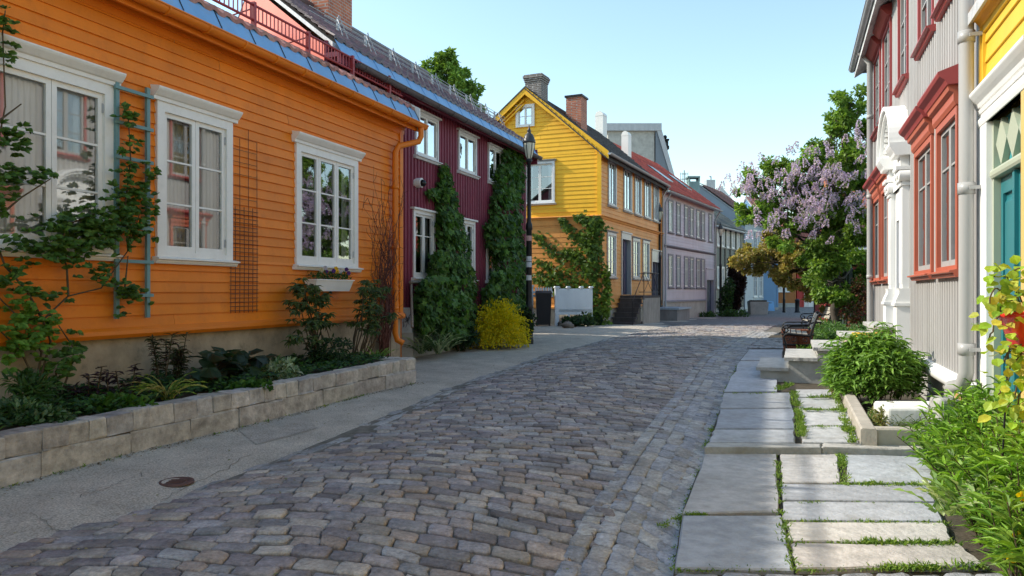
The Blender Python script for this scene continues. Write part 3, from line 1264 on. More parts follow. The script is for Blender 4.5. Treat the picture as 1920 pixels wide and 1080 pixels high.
fl_ = [(.315, ZE + .0), (.30, ZE + .06), (.17, ZE + .31)]
mb = MB()
s = s_lo
while s < sE + .12:
    e = min(s + .62, sE + .14)
    for (na, za), (nb, zb) in zip(fl_, fl_[1:]):
        mb.quad(FO.P(s, na, za), FO.P(e, na, za), FO.P(e, nb, zb), FO.P(s, nb, zb))
    mb.fprism(FO, [(.302, ZE + .06), (.308, ZE + .062), (.178, ZE + .312), (.17, ZE + .31)], e - .010, e + .004, 1)
    s = e
mb.build('roof_flashing', [M['blue'], M['dark']], oh)
mb = MB()
pantiles(mb, FO, s_lo, sE + .15, .20, oz(.20) + .0, OD / 2 + .2, OP, 0, .24, .34, .04, (.36, .17, .14))
roof_slab(mb, FO, s_lo, sE + .14, OD, ZE + .25, OP, .12, .08, 0, True, True, .05)
orf = mb.build('roof', vcol('grey_red_tile', .7, .25, 9, .3, 40), oh)
mb = MB()
rz = lambda n: oz(n) + .0
mb.fprism(FO, [(.30, rz(.30) - .40), (.30, rz(.30) + .06), (-OD / 2, rz(-OD / 2) + .17), (-OD / 2, rz(-OD / 2) - .2)], sE + .15, sE + .18)
mb.build('verge_board', M['white'], oh)
# snow guard on the orange roof
mb = MB()
sa, sb = s_lo + 2, FO.s(738, -.3)
n0 = -.12
zb_ = rz(n0) + .10
for z in (zb_ + .03, zb_ + .24):
    mb.tube([FO.P(sa, n0, z), FO.P(sb, n0, z)], .018, 6)
s = sa
while s < sb:
    mb.fbox(FO, s - .007, s + .007, n0 - .006, n0 + .006, zb_ + .03, zb_ + .24)
    s += .085
s = sb - .5
while s > sa:
    mb.fbox(FO, s - .025, s + .025, n0 - .03, n0 + .03, zb_ - .12, zb_ + .28)
    mb.tube([FO.P(s, n0, zb_ + .2), FO.P(s, n0 - .35, zb_ + .15)], .012, 5)
    s -= 1.25
mb.build('snow_guard', paint('red_metal', (.30, .035, .04), .45, .1), oh)
# downpipe on the corner
mb = MB()
sd = FO.s(741, .1)
pp = [FO.P(sE + .12, gn, gz - .05), FO.P(sE + .12, gn, gz - .22), FO.P(sE + .09, gn - .03, gz - .32), FO.P(sd + .06, .13, gz - .48), FO.P(sd, .10, gz - .6), FO.P(sd, .10, 2.6), FO.P(sd, .10, .75), FO.P(sd + .02, .13, .62), FO.P(sd + .06, .24, .56)]
mb.tube(pp, .055, 10)
for z in (3.4, 2.3, 1.2):
    mb.lathe([(.058, -.03), (.066, -.03), (.066, .03), (.058, .03)], FO.P(sd, .10, z), 12)
    mb.fbox(FO, sd - .02, sd + .02, 0, .05, z - .02, z + .02)
mb.build('downpipe', M['orange_trim'], oh)

# ------------------------------------------------------------ wine-red house
FP = Fac((-7.97 + .385 * 12.0, 12.0), (.385, 1))
pS0 = FP.s(641, .35)
sP1 = FP.s(984)
_, PE = FP.sz(987, 285, .35)
PD, PP = 6.6, math.radians(34.8)
PE += .35 * math.tan(PP)
SKEW = .62
ph = thing('wine_red_house', 'dark wine red two storey board and batten house under ivy with sky blue roof edging', 'house', FP.P(sP1 / 2, -3, .2))
pw = []
for (x0, y0, x1, y1) in [(777, 233, 820, 303), (858, 253, 892, 334), (914, 279, 941, 347)]:
    a, b = FP.s(x0), FP.s(x1)
    z0 = FP.sz(x1, y1)[1]
    pw.append([a, b, z0, 2, 2])
zu0 = sum(w[2] for w in pw) / 3
zl0 = FP.sz(813, 522)[1]
lw = [(FP.s(772), FP.s(813)), (FP.s(858), FP.s(888)), (FP.s(911), FP.s(938))]
zl1 = FP.sz(773, 392)[1]
zu1 = FP.sz(820, 226)[1]
ZP0 = .85
hs = [hole(a, b, zu0, zu1) for a, b, *_ in pw] + [hole(a, b, zl0, zl1) for a, b in lw]
mb = MB()
battens(mb, FP, pS0, sP1, ZP0, PE + .1, hs, .14, .06, .03)
shell(mb, FP, pS0, sP1, PD, ZP0, PE, PP, 0, left=False)
mb.fbox(FP, sP1 - .06, sP1 + .03, -.05, .04, ZP0, PE)
mb.build('wall', M['wine'], ph)
mb = MB()
zr = PE + PD / 2 * math.tan(PP)
gs = lambda n: pS0 + .04 - SKEW * n
mb.add([FP.P(gs(0), .0, .2), FP.P(gs(0), .0, PE), FP.P(gs(-PD / 2), -PD / 2, zr), FP.P(gs(-PD), -PD, PE), FP.P(gs(-PD), -PD, .2)], [(0, 1, 2, 3, 4)])
mb.build('gable_wall', M['salmon'], ph)['label'] = 'salmon pink end wall above the orange roof'
mb = MB()
mb.fbox(FP, pS0, sP1, -.3, .03, 0, ZP0)
mb.build('plinth', M['concrete'], ph)
for a, b, z0, nc, nr in pw:
    window(ph, FP, a, b, zu0, zu1, 2, 1, cw=.06, casing='offwhite', sash='white', hood='board', gl='skyglass', curt=None, sw=.038, proud=.04)
for a, b in lw:
    window(ph, FP, a, b, zl0, zl1, 2, [.66], cw=.08, casing='white', sash='white', hood='board', gl='glass', curt=(.22, .45), sw=.05, proud=.05)
tpp = math.tan(PP)
pz = lambda n: PE + .10 + (0.35 - n) * tpp - .35 * tpp + .0
mb = MB()
mb.fbox(FP, pS0, sP1 + .15, 0, .28, pz(.3) - .10, pz(.3) - .02)
mb.fbox(FP, pS0, sP1 + .15, .26, .30, pz(.3) - .20, pz(.3) - .02)
mb.fbox(FP, sP1 + .10, sP1 + .15, -.2, .34, pz(.3) - .32, pz(.3) + .1)
mb.build('cornice', M['wine'], ph)
mb = MB()
half_gutter(mb, FP, pS0 + .4, sP1 + .25, .39, pz(.39) - .06, .075)
s = pS0 + .6
while s < sP1:
    ring(mb, FP, s, .39, pz(.39) - .06, .08)
    s += .7
mb.build('gutter', paint('dark_gutter', (.10, .09, .095), .4, .1, 3), ph)
mb = MB()
s = pS0
while s < sP1 + .15:
    e = min(s + .6, sP1 + .17)
    mb.quad(FP.P(s, .37, pz(.36) - .04), FP.P(e, .37, pz(.36) - .04), FP.P(e, .20, pz(.20) + .13), FP.P(s, .20, pz(.20) + .13))
    mb.fprism(FP, [(.368, pz(.36) - .04), (.376, pz(.36) - .04), (.206, pz(.20) + .14), (.198, pz(.20) + .14)], e - .008, e + .004, 0)
    s = e
mb.build('roof_flashing', M['blue'], ph)
mb = MB()
pantiles(mb, FP, pS0 - .04, sP1 + .18, .22, pz(.22) + .14, PD / 2 + .22, PP, 0, .24, .33, .045, (.11, .052, .052), skew=SKEW)
zt2 = PE + PD / 2 * tpp + .16
p = [FP.P(pS0 - .02, .18, zt2 - (.18 + PD / 2) * tpp - .08), FP.P(sP1 + .16, .18, zt2 - (.18 + PD / 2) * tpp - .08), FP.P(sP1 + .16, -PD / 2, zt2 - .08), FP.P(pS0 - .02 + SKEW * (PD / 2 + .18), -PD / 2, zt2 - .08)]
mb.hexa(p + [x + Vector((0, 0, .08)) for x in p])
q = [FP.P(sP1 + .16, -PD - .2, zt2 - (PD / 2 + .2) * tpp), FP.P(pS0 + SKEW * (PD + .2), -PD - .2, zt2 - (PD / 2 + .2) * tpp), p[3] + Vector((0, 0, .08)), p[2] + Vector((0, 0, .08))]
mb.quad(*q)
zrr = pz(-PD / 2) + .18
mb.tube([FP.P(pS0 + SKEW * PD / 2, -PD / 2, zrr), FP.P(sP1 + .16, -PD / 2, zrr)], .11, 10, 0, (.085, .052, .055))
prf = mb.build('roof', M['winetile'], ph)
mb = MB()
for q, n0 in enumerate((-.62, -.95)):
    for h in (.10, .19, .27)[:3 if q == 0 else 2]:
        mb.tube([FP.P(pS0 + .9, n0, pz(n0) + .17 + h), FP.P(sP1, n0, pz(n0) + .17 + h)], .008, 5)
s = pS0 + 1.35
k_ = 0
while s < sP1:
    n0 = -.62
    b0 = pz(n0) + .15
    mb.tube([FP.P(s - .09, n0 + .15, b0 - .08), FP.P(s - .05, n0, b0 + .3), FP.P(s, n0, b0 + .37), FP.P(s + .05, n0, b0 + .3), FP.P(s + .09, n0 + .15, b0 - .08)], .010, 6)
    mb.fbox(FP, s + .40, s + .45, n0 - .34, n0 - .30, pz(n0 - .32) + .12, pz(n0 - .32) + .42)
    s += 1.0
mb.build('snow_guard', M['zinc'], ph)
# brick chimney at the ridge
def chimney(root_part, name, F, s, n, z0, z1, w, d, mat, cap=None, capm=None, flare=.05):
    mb = MB()
    mb.fbox(F, s - w / 2, s + w / 2, n - d / 2, n + d / 2, z0, z1 - .22)
    if cap == 'flare':
        for i, (e, a, b) in enumerate([(flare * .5, .30, .22), (flare, .22, .14), (flare * 1.5, .14, .05), (flare * .9, .05, 0)]):
            mb.fbox(F, s - w / 2 - e, s + w / 2 + e, n - d / 2 - e, n + d / 2 + e, z1 - a, z1 - b)
    else:
        mb.fbox(F, s - w / 2, s + w / 2, n - d / 2, n + d / 2, z1 - .22, z1 - .03)
        mb.fbox(F, s - w / 2 - .05, s + w / 2 + .05, n - d / 2 - .05, n + d / 2 + .05, z1 - .03, z1 + .05, 1)
    return mb.build(name, [mat, capm or M['dark']], root_part)


prf['_o'] = ph['_o']
sc = FP.s(605, -PD / 2)
chimney(prf, 'chimney', FP, sc, -PD / 2 + .1, PE + 1.5, zrr + 2.2, 1.0, .8, M['brick'])

# ------------------------------------------------------------ yellow house
YC = Vector((.1193 * 29, 29))
FY = Fac(YC, (.464, 1))
FG_d = Vector((.92, -.38)).normalized()
GW = 6.6
FG = Fac(YC - FG_d * GW, FG_d)
yh = thing('yellow_house', 'yellow gabled wooden house with apricot street front and stone steps', 'house', (YC.x - 1, YC.y + 4, .2))
yE = FY.s(1240)
_, YEV = FY.sz(1141, 284, .3)
apz = FG.sz(989, 168)[1]
s_ap = FG.s(989)
zbelt = FY.sz(1129, 404)[1]
zplY = FY.sz(1128, 578)[1]
pitY = math.atan2(apz - YEV, GW - s_ap + .3)
# gable wall
mb = MB()
tpy = math.tan(pitY)
gw1 = FG.sz(985, 300)
wa = (FG.s(984), FG.s(1041), FG.sz(1041, 380)[1], FG.sz(1041, 302)[1])
wb = (FG.s(968), FG.s(1003), FG.sz(1000, 237)[1], FG.sz(1000, 195)[1])
hs = [hole(*wa), hole(*wb)]
clapboard(mb, FG, 0, GW - .16, zbelt, YEV + .02, hs, .17, .02)
clapboard(mb, FG, 0, GW, YEV + .02, apz + .3, hs, .17, .02, top=lambda z: (s_ap - (apz - z) / tpy + .12, min(GW, s_ap + (apz - z) / tpy - .12)))
mb.fbox(FG, GW - .16, GW + .02, 0, .05, zbelt, YEV + .1)
mb.build('wall', M['yellow'], yh)['label'] = 'sunlit yellow gable'
mb = MB()
clapboard(mb, FG, 0, GW, zplY, zbelt - .12, [], .20, .012)
mb.fbox(FG, 0, GW + .06, 0, .04, zbelt - .34, zbelt - .12)
upw = [(1139, 302, 1154, 389), (1168, 314, 1183, 396), (1189, 325, 1201, 403), (1207, 336, 1219, 408), (1224, 343, 1234, 415)]
low = [(1137, 437, 1153.5, 522), (1185, 447, 1198, 522), (1204, 452, 1216, 522)]


def prect(F, r):
    x0, y0, x1, y1 = r
    a, b = F.s(x0), F.s(x1)
    return a, b, F.sz((x0 + x1) / 2, y1 + (0))[1], F.sz((x0 + x1) / 2, y0)[1]


uw = [prect(FY, r) for r in upw]
lw = [prect(FY, r) for r in low]
uz0, uz1 = sum(r[2] for r in uw) / 5, sum(r[3] for r in uw) / 5
lz0, lz1 = sum(r[2] for r in lw) / 3, sum(r[3] for r in lw) / 3
dr = prect(FY, (1164, 438, 1182, 553))
d2 = prect(FY, (1221, 471, 1238.5, 575))
hs = [hole(a, b, uz0, uz1) for a, b, *_ in uw] + [hole(a, b, lz0, lz1) for a, b, *_ in lw] + [hole(*dr), hole(*d2)]
clapboard(mb, FY, 0, yE, zplY, zbelt - .1, hs, .17, .018)
clapboard(mb, FY, 0, yE, zbelt, YEV + .1, hs, .17, .018)
mb.add([FY.P(yE, 0, .1), FY.P(yE, 0, YEV), FY.P(yE, -3.1, apz), FY.P(yE, -6.4, YEV), FY.P(yE, -6.4, .1)], [(4, 3, 2, 1, 0)])
mb.quad(FY.P(yE, -6.4, .1), FG.P(0, 0, .1), FG.P(0, 0, YEV), FY.P(yE, -6.4, YEV))
mb.build('wall', M['ochre'], yh)['label'] = 'apricot lower walls'
mb = MB()
for F, a, b in ((FG, 0, GW + .05), (FY, -.05, yE)):
    mb.fprism(F, [(0, zbelt - .13), (.06, zbelt - .12), (.09, zbelt - .05), (.16, zbelt - .035), (.16, zbelt - .01), (0, zbelt + .03)], a, b)
    mb.fprism(F, [(0, zplY - .02), (.07, zplY - .02), (.07, zplY + .04), (0, zplY + .10)], a, b)
for r in ((FY, yE - .16, yE, zplY, YEV), (FY, 0, .14, zplY, zbelt), (FG, GW - .14, GW, zplY, zbelt)):
    mb.fbox(r[0], r[1], r[2], 0, .045, r[3] + .1, r[4] - .14)
mb.build('belt_course', M['ochre'], yh)
mb = MB()
for F, a, b in ((FG, 0, GW), (FY, 0, yE)):
    mb.fbox(F, a, b, -.3, .01, -.1, zplY - .02)
mb.build('plinth', paint('stone_plinth', (.42, .37, .30), .9, .25, 4, .6, 20, streak=False), yh)
wY = window(yh, FG, *wa, 2, 3, cw=.09, casing='offwhite', gl='glass', curt=(.2, .2), proud=.09, hood='shelf', hoodm='pipegrey', sw=.05)
window(yh, FG, *wb, 2, 2, cw=.12, casing='white', gl='skyglass', curt=None, proud=.07, sill=False, sw=.035)
for a, b, *_ in uw:
    window(yh, FY, a, b, uz0, uz1, 2, 1, cw=.11, casing='pipegrey', sash='offwhite', gl='skyglass', curt=None, hood='shelf', sw=.04, detail=False, proud=.06)
for a, b, *_ in lw:
    window(yh, FY, a, b, lz0, lz1, 2, 3, cw=.11, casing='pipegrey', sash='white', gl='glass', curt=(.5, .5), hood='shelf', sw=.04, detail=False, proud=.06)


def door(root, F, r, mat, frame, transom=.2, panels=3, rec=.14, handle=True):
    a, b, z0, z1 = r
    mb = MB()
    fw = .09
    mb.fbox(F, a, a + fw, -rec, .05, z0, z1)
    mb.fbox(F, b - fw, b, -rec, .05, z0, z1)
    mb.fbox(F, a + fw, b - fw, -rec, .05, z1 - (z1 - z0) * transom, z1)
    mb.fbox(F, a - .03, b + .03, 0, .09, z1, z1 + .06)
    fr = mb.build('door_frame', frame, root)
    mb = MB()
    zt = z1 - (z1 - z0) * transom
    x0, x1 = a + fw, b - fw
    mb.fbox(F, x0, x1, -rec - .05, -rec, z0, zt)
    for k in range(panels):
        for q in (0, 1):
            w = (x1 - x0) / 2
            pa, pb = x0 + q * w + w * .18, x0 + (q + 1) * w - w * .18
            h = (zt - z0) / panels
            mb.fbox(F, pa, pb, -rec, -rec + .02, z0 + k * h + h * .14, z0 + (k + 1) * h - h * .1)
    d = mb.build('door', mat, root)
    d['_o'] = root['_o']
    if handle:
        mb = MB()
        mb.tube([F.P(x0 + .09, -rec, (z0 + .95)), F.P(x0 + .09, -rec + .07, z0 + .95), F.P(x0 + .2, -rec + .07, z0 + .95)], .012, 6)
        mb.build('handle', M['zinc'], d)
    return d


door(yh, FY, dr, M['navy'], M['pipegrey'], .1)
door(yh, FY, d2, M['navy'], M['pipegrey'], .2)
mb = MB()
apf = FY.P(0, 0, 0)
# roof: front slope of dark slates, plain back slope, yellow barge boards on the gable
ov = .32
s_off = -.28


def YR(s, q, dz=0.0):
    """q: 0 at the front wall top, 1 at the ridge"""
    base = FY.P(s, 0, YEV)
    rdg = FG.P(s_ap, 0, apz) + Vector((FY.d.x * s, FY.d.y * s, 0))
    return base.lerp(rdg, q) + Vector((0, 0, dz))


nr_, nc_ = 18, 60
for r in range(nr_):
    q0, q1 = -.09 + 1.09 * r / nr_, -.09 + 1.09 * (r + 1.05) / nr_
    for c in range(nc_):
        a = s_off + (yE - s_off + .1) * (c + (r % 2) * .5 - .5) / nc_
        b = a + (yE - s_off + .1) / nc_
        a, b = max(a, s_off), min(b, yE + .1)
        if b - a < .02:
            continue
        g = R.uniform(.6, 1.35)
        cc = (.062 * g, .056 * g, .058 * g)
        l0, l1 = .075 + R.uniform(0, .02), .05
        mb.add([YR(a, q0, l0), YR(b, q0, l0), YR(b, q1, l1), YR(a, q1, l1), YR(a, q0, .02), YR(b, q0, .02)], [(0, 1, 2, 3), (4, 5, 1, 0)], 0, cc)
bk = FG.P(s_ap - GW * .5 - .35, 0, 0)
for s_a, s_b in ((s_off, yE + .1),):
    p = [YR(s_a, -.09, -.05), YR(s_b, -.09, -.05), YR(s_b, 1, -.05), YR(s_a, 1, -.05)]
    mb.hexa(p + [x + Vector((0, 0, .06)) for x in p], 0, (.06, .055, .055))
    lz = Vector((bk.x - FG.P(s_ap, 0, 0).x, bk.y - FG.P(s_ap, 0, 0).y, -(GW * .5 + .35) * tpy))
    p = [YR(s_b, 1, .0) + lz, YR(s_a, 1, .0) + lz, YR(s_a, 1, .0), YR(s_b, 1, .0)]
    mb.hexa(p + [x + Vector((0, 0, .07)) for x in p], 0, (.06, .055, .055))
yrf = mb.build('roof', M['slate'], yh)
yrf['_o'] = yh['_o']
mb = MB()
zt = lambda s: apz - abs(s - s_ap) * tpy + .03
for (sa, sb, w) in ((s_ap, GW + .36, .30), (s_ap, s_ap - GW * .5 - .35, .26)):
    mb.fpoly(FG, [(sa, zt(sa)), (sb, zt(sb)), (sb, zt(sb) - w), (sa, zt(sa) - w)] if sb > sa else [(sb, zt(sb)), (sa, zt(sa)), (sa, zt(sa) - w), (sb, zt(sb) - w)], .20, .26)
sb = s_ap - GW * .5 - .2
for dz in (.36, .52):
    mb.fpoly(FG, [(sb, zt(sb) - dz), (s_ap - .1, zt(s_ap - .1) - dz), (s_ap - .1, zt(s_ap - .1) - dz - .07), (sb, zt(sb) - dz - .07)], .0, .15)
mb.build('barge_board', M['yellow'], yh)
mb = MB()
half_gutter(mb, FY, -.25, yE, .42, YEV - .1, .07)
mb.fbox(FY, -.2, yE, .0, .33, YEV - .10, YEV - .04)
mb.tube([FY.P(yE - .05, .4, YEV - .15), FY.P(yE - .05, .1, YEV - .6), FY.P(yE - .05, .1, .6)], .05, 8)
mb.build('gutter', M['pipegrey'], yh)
rdg = Fac((YR(0, 1).x, YR(0, 1).y), (.464, 1))
chimney(yrf, 'chimney', rdg, rdg.s(1006), .0, apz - .8, CH + (HZ - 134) / FPX * 30.3, .72, .72, M['greybrick'], 'flare')['label'] = 'grey brick chimney with a flared top'
sq = rdg.s(1081, 1.0)
chimney(yrf, 'chimney', rdg, sq, 1.0, apz - 2, CH + (HZ - 184) / FPX * rdg.P(sq, 1, 0).y, .75, .7, M['brick'])['label'] = 'red brick chimney with dark cap'

# ------------------------------------------------------------ lilac house
FL = Fac(FY.P(yE + .05, 0, 0).xy, (.56, 1))
lE = FL.s(1339)
LEV = FL.sz(1251, 352, .3)[1]
lh = thing('lilac_house', 'pale lilac weatherboarded house with a red tiled roof and rows of narrow windows', 'house', FL.P(lE / 2, -3, .1))
zLp = FL.sz(1250, 566)[1]
zLb = FL.sz(1248, 462)[1]
ucols = [(1252, 1261.5), (1267, 1275.5), (1282, 1290), (1292.5, 1300.5), (1304.5, 1312.5), (1314, 1321), (1328, 1334.5)]
uz0, uz1 = FL.sz(1256, 436)[1], FL.sz(1256, 374)[1]
lz0, lz1 = FL.sz(1256, 539)[1], FL.sz(1256, 476)[1]
d3 = prect(FL, (1323, 505, 1338, 585))
mb = MB()
hs = [hole(FL.s(a), FL.s(b), uz0, uz1) for a, b in ucols] + [hole(FL.s(a), FL.s(b), lz0, lz1) for a, b in ucols[:6]] + [hole(*d3)]
clapboard(mb, FL, 0, lE, zLp, LEV, hs, .17, .018)
LD, LP = 7.5, math.radians(38)
shell(mb, FL, 0, lE, LD, -.1, LEV, LP)
mb.fbox(FL, 0, .3, 0, .05, zLp, LEV - .1)
mb.build('wall', M['lilac'], lh)
mb = MB()
mb.fprism(FL, [(0, zLb - .06), (.08, zLb - .03), (.16, zLb + .03), (.16, zLb + .06), (0, zLb + .12)], 0, lE)
mb.fprism(FL, [(0, zLp - .03), (.08, zLp - .03), (.08, zLp + .03), (0, zLp + .08)], 0, d3[0])
mb.build('belt_course', M['lilacd'], lh)
mb = MB()
mb.fbox(FL, 0, d3[0], -.3, .02, -.3, zLp - .03)
mb.build('plinth', M['concrete'], lh)
for i, (a, b) in enumerate(ucols):
    window(lh, FL, FL.s(a), FL.s(b), uz0, uz1, 2, [.62], cw=.10, casing='lilacd', sash='white', gl='skyglass', curt=None, hood=None, sw=.05, detail=False, proud=.05)
for i, (a, b) in enumerate(ucols[:6]):
    window(lh, FL, FL.s(a), FL.s(b), lz0, lz1, 2, [.62], cw=.10, casing='lilacd', sash='white', gl='glass', curt=(.5, .5), hood=None, sw=.05, detail=False, proud=.05)
door(lh, FL, d3, M['navy'], M['lilac'], .25, handle=False)
mb = MB()
pantiles(mb, FL, -.05, lE + .2, .35, LEV + .12 - .35 * math.tan(LP) + .1, LD / 2 + .35, LP, 0, .3, .36, .04, (.40, .075, .05))
roof_slab(mb, FL, -.05, lE + .15, LD, LEV, LP, .33, .08, 0, True, True, .10)
lrf = mb.build('roof', M['redtile'], lh)
lrf['_o'] = lh['_o']
mb = MB()
half_gutter(mb, FL, 0, lE + .2, .44, LEV - .18, .07)
mb.fbox(FL, 0, lE, 0, .34, LEV - .16, LEV - .10)
mb.tube([FL.P(.35, .4, LEV - .2), FL.P(.35, .1, LEV - .7), FL.P(.35, .1, .5)], .05, 8)
mb.tube([FL.P(lE - .05, .4, LEV - .2), FL.P(lE - .05, .1, LEV - .7), FL.P(lE - .05, .1, .3)], .05, 8)
mb.build('gutter', M['pipegrey'], lh)
whitem = M['ivory']
for px0, px1, pt, n_, lab in [(1111, 1143, 210, -3.0, 'white metal clad chimney with rounded top'), (1161, 1188, 247, -2.4, 'smaller white metal clad chimney')]:
    s_ = FL.s((px0 + px1) / 2, n_)
    Yc = FL.P(s_, n_, 0).y
    w_ = (px1 - px0) / FPX * Yc * .62
    mb = MB()
    zt_ = CH + (HZ - pt) / FPX * Yc
    mb.fbox(FL, s_ - w_ / 2, s_ + w_ / 2, n_ - w_ * .4, n_ + w_ * .4, LEV + .5, zt_ - .25)
    mb.fprism(FL, [(n_ + w_ * .42 * math.cos(a), zt_ - .25 + .25 * math.sin(a)) for a in [PI * i / 8 for i in range(9)]], s_ - w_ * .52, s_ + w_ * .52)
    mb.build('chimney', whitem, lrf)['label'] = lab
# roof windows
mb = MB()
for px, py in ((1238, 315), (1275, 342)):
    n_ = -1.5
    s_ = FL.s(px, n_)
    t_ = math.tan(LP)
    zz = lambda n: LEV + .2 - n * t_
    mb.fprism(FL, [(n_ - .6, zz(n_ - .6)), (n_ + .6, zz(n_ + .6)), (n_ + .6, zz(n_ + .6) + .12), (n_ - .6, zz(n_ - .6) + .12)], s_ - .5, s_ + .5)
mb.build('roof_window', paint('dark_roof_glass', (.06, .06, .07), .15, .1), lrf)
# ============================================================ grey house on the right
FR = Fac((7.69, 16.0), (-.377, -1))
rE = FR.s(1846)
rh = thing('grey_house', 'pale grey board and batten house with rust red window frames and a white arched portico', 'house', FR.P(rE / 2, -3, .15))
RB, REV = .58, 6.42
lowp = [(1641.5, 1655), (1658.5, 1672.5), (1723, 1757), (1765.5, 1807)]
upp = [(1643, 1655), (1659.5, 1675), (1689.5, 1708), (1728, 1757), (1769, 1807)]
lz0, lz1, uz0, uz1 = 1.72, 3.33, 4.58, 6.10
hs = [hole(FR.s(a), FR.s(b), lz0, lz1) for a, b in lowp] + [hole(FR.s(a), FR.s(b), uz0, uz1) for a, b in upp]
pR, pL = FR.s(1709), FR.s(1685.5)
PW = .30
dz0, dz1 = .98, 3.05
dh = (pL + .02, pR - PW - .02, dz0, dz1)
hs.append(dh)
mb = MB()
battens(mb, FR, 0, rE, RB, REV + .1, hs, .135, .06, .03)
shell(mb, FR, 0, rE, 7, .05, REV, math.radians(30))
mb.fbox(FR, 0, .12, 0, .04, RB, REV)
mb.fbox(FR, rE - .05, rE, 0, .05, RB, REV)
mb.build('wall', M['greywood'], rh)
mb = MB()
mb.fbox(FR, 0, rE, -.3, -.02, -.1, RB)
mb.build('plinth', M['concrete'], rh)
mb = MB()
mb.tube([FR.P(0, .03, RB + .02), FR.P(rE, .03, RB + .02)], .085, 12)
mb.build('water_table', M['ivory'], rh)
for a, b in lowp:
    w = window(rh, FR, FR.s(a), FR.s(b), lz0, lz1, 2, [.72], cw=.075, casing='rust', sash='greywood', gl='oldglass', curt=(.25, .25), sw=.05, proud=.06, sillm='rust')
    hm = MB()
    s0, s1 = FR.s(a) - .02, FR.s(b) + .02
    hm.fprism(FR, [(0, lz1), (.07, lz1), (.09, lz1 + .04), (.09, lz1 + .12), (.13, lz1 + .14), (.14, lz1 + .19), (0, lz1 + .2)], s0, s1)
    w['_o'] = rh['_o']
    hm.build('hood_moulding', M['rust'], w)
    hm = MB()
    hm.fprism(FR, [(0, lz1 + .19), (.15, lz1 + .19), (.17, lz1 + .23), (.22, lz1 + .27), (.235, lz1 + .30), (.235, lz1 + .315), (0, lz1 + .40)], s0 - .05, s1 + .05)
    hm.build('hood', M['redtrim'], w)
for a, b in upp:
    w = window(rh, FR, FR.s(a), FR.s(b), uz0, uz1, 2, [.33, .66], cw=.065, casing='redtrim', sash='greywood', gl='oldglass', curt=(.2, .2), sw=.045, proud=.05, sillm='redtrim')
    hm = MB()
    hm.fprism(FR, [(0, uz1), (.10, uz1), (.20, uz1 + .12), (.20, uz1 + .15), (0, uz1 + .2)], FR.s(a) - .06, FR.s(b) + .06)
    w['_o'] = rh['_o']
    hm.build('hood', M['redtrim'], w)
mb = MB()
mb.fbox(FR, -.3, rE - .02, 0, .24, REV - .10, REV - .04)
mb.fprism(FR, [(.22, REV - .16), (.26, REV - .16), (.30, REV + .02), (.26, REV + .02)], -.32, rE - .02)
mb.fbox(FR, -.32, -.27, -3.5, .28, REV - .14, REV + .05)
mb.build('eaves', M['greywood'], rh)
mb = MB()
roof_slab(mb, FR, -.35, rE, 7, REV, math.radians(30), .30, .1, 0, True, True, .05)
mb.build('roof', M['slate'], rh)
mb = MB()
half_gutter(mb, FR, -.35, rE - .05, .34, REV - .03, .07)
mb.build('gutter', M['pipegrey'], rh)
pipem = paint('painted_pipe', (.40, .39, .375), .35, .05, 2, .03)
sp = FR.s(1812, .14)
mb = MB()
mb.tube([FR.P(sp, .34, REV - .1), FR.P(sp, .34, REV - .25), FR.P(sp, .14, REV - .55), FR.P(sp, .14, 3.0), FR.P(sp, .14, RB + .22), FR.P(sp - .05, .16, RB + .10), FR.P(sp - .30, .20, RB + .05)], .06, 14)
for z in (5.0, 3.72, 2.4, 1.0):
    mb.lathe([(.062, -.05), (.068, -.05), (.068, .05), (.062, .05)], FR.P(sp, .14, z), 14)
    mb.fbox(FR, sp + .055, sp + .085, 0, .13, z - .015, z + .015)
mb.build('downpipe', pipem, rh)
sp = FR.s(1632.5, .1) + .05
mb = MB()
mb.tube([FR.P(sp, .30, REV - .1), FR.P(sp, .12, REV - .35), FR.P(sp, .12, .4)], .055, 12)
for z in (5.0, 3.4, 1.8):
    mb.lathe([(.058, -.04), (.063, -.04), (.063, .04), (.058, .04)], FR.P(sp, .12, z), 12)
mb.build('downpipe', pipem, rh)
# portico
pt = MB()
for s1 in (pL, pR):
    s0 = s1 - PW
    pt.fbox(FR, s0 - .03, s1 + .03, 0, .19, .35, 1.30)
    pt.fbox(FR, s0 - .05, s1 + .05, 0, .22, 1.30, 1.34)
    pt.fprism(FR, [(0, 1.34), (.20, 1.34), (.20, 1.38), (.155, 1.48), (.155, 1.52), (.165, 1.55), (0, 1.55)], s0 - .02, s1 + .02)
    pt.fbox(FR, s0, s1, 0, .115, 1.55, 3.02)
    for k in range(4):
        c = s0 + PW * (k + .5) / 4
        pt.fbox(FR, c - .022, c + .022, .115, .124, 1.62, 2.95)
    pt.fbox(FR, s0 - .02, s1 + .02, 0, .14, 3.0, 3.04)
    for sg in (s0 + .05, s1 - .05):    # scroll capital
        for r_ in (.085, .05):
            pt.tube([FR.P(sg + r_ * math.cos(a), .15, 3.14 + r_ * math.sin(a)) for a in [2 * PI * i / 12 for i in range(13)]], .02, 6)
        pt.tube([FR.P(sg, .05, 3.14), FR.P(sg, .185, 3.14)], .04, 8)
    pt.tube([FR.P(s1 + .0, .02, 3.14), FR.P(s1 + .0, .16, 3.14)], .085, 10)
    pt.fbox(FR, s0 - .01, s1 + .01, 0, .12, 3.04, 3.22)
    pt.fbox(FR, s0 - .05, s1 + .05, 0, .20, 3.22, 3.27)
    pt.fbox(FR, s0, s1, 0, .14, 3.27, 3.42)
    pt.fprism(FR, [(0, 3.42), (.22, 3.42), (.23, 3.46), (.27, 3.52), (.29, 3.56), (.29, 3.60), (0, 3.60)], s0 - .08, s1 + .10)
mid = (pL - PW + pR) / 2
rad = (pR - pL + PW) / 2 + .04
K = 28
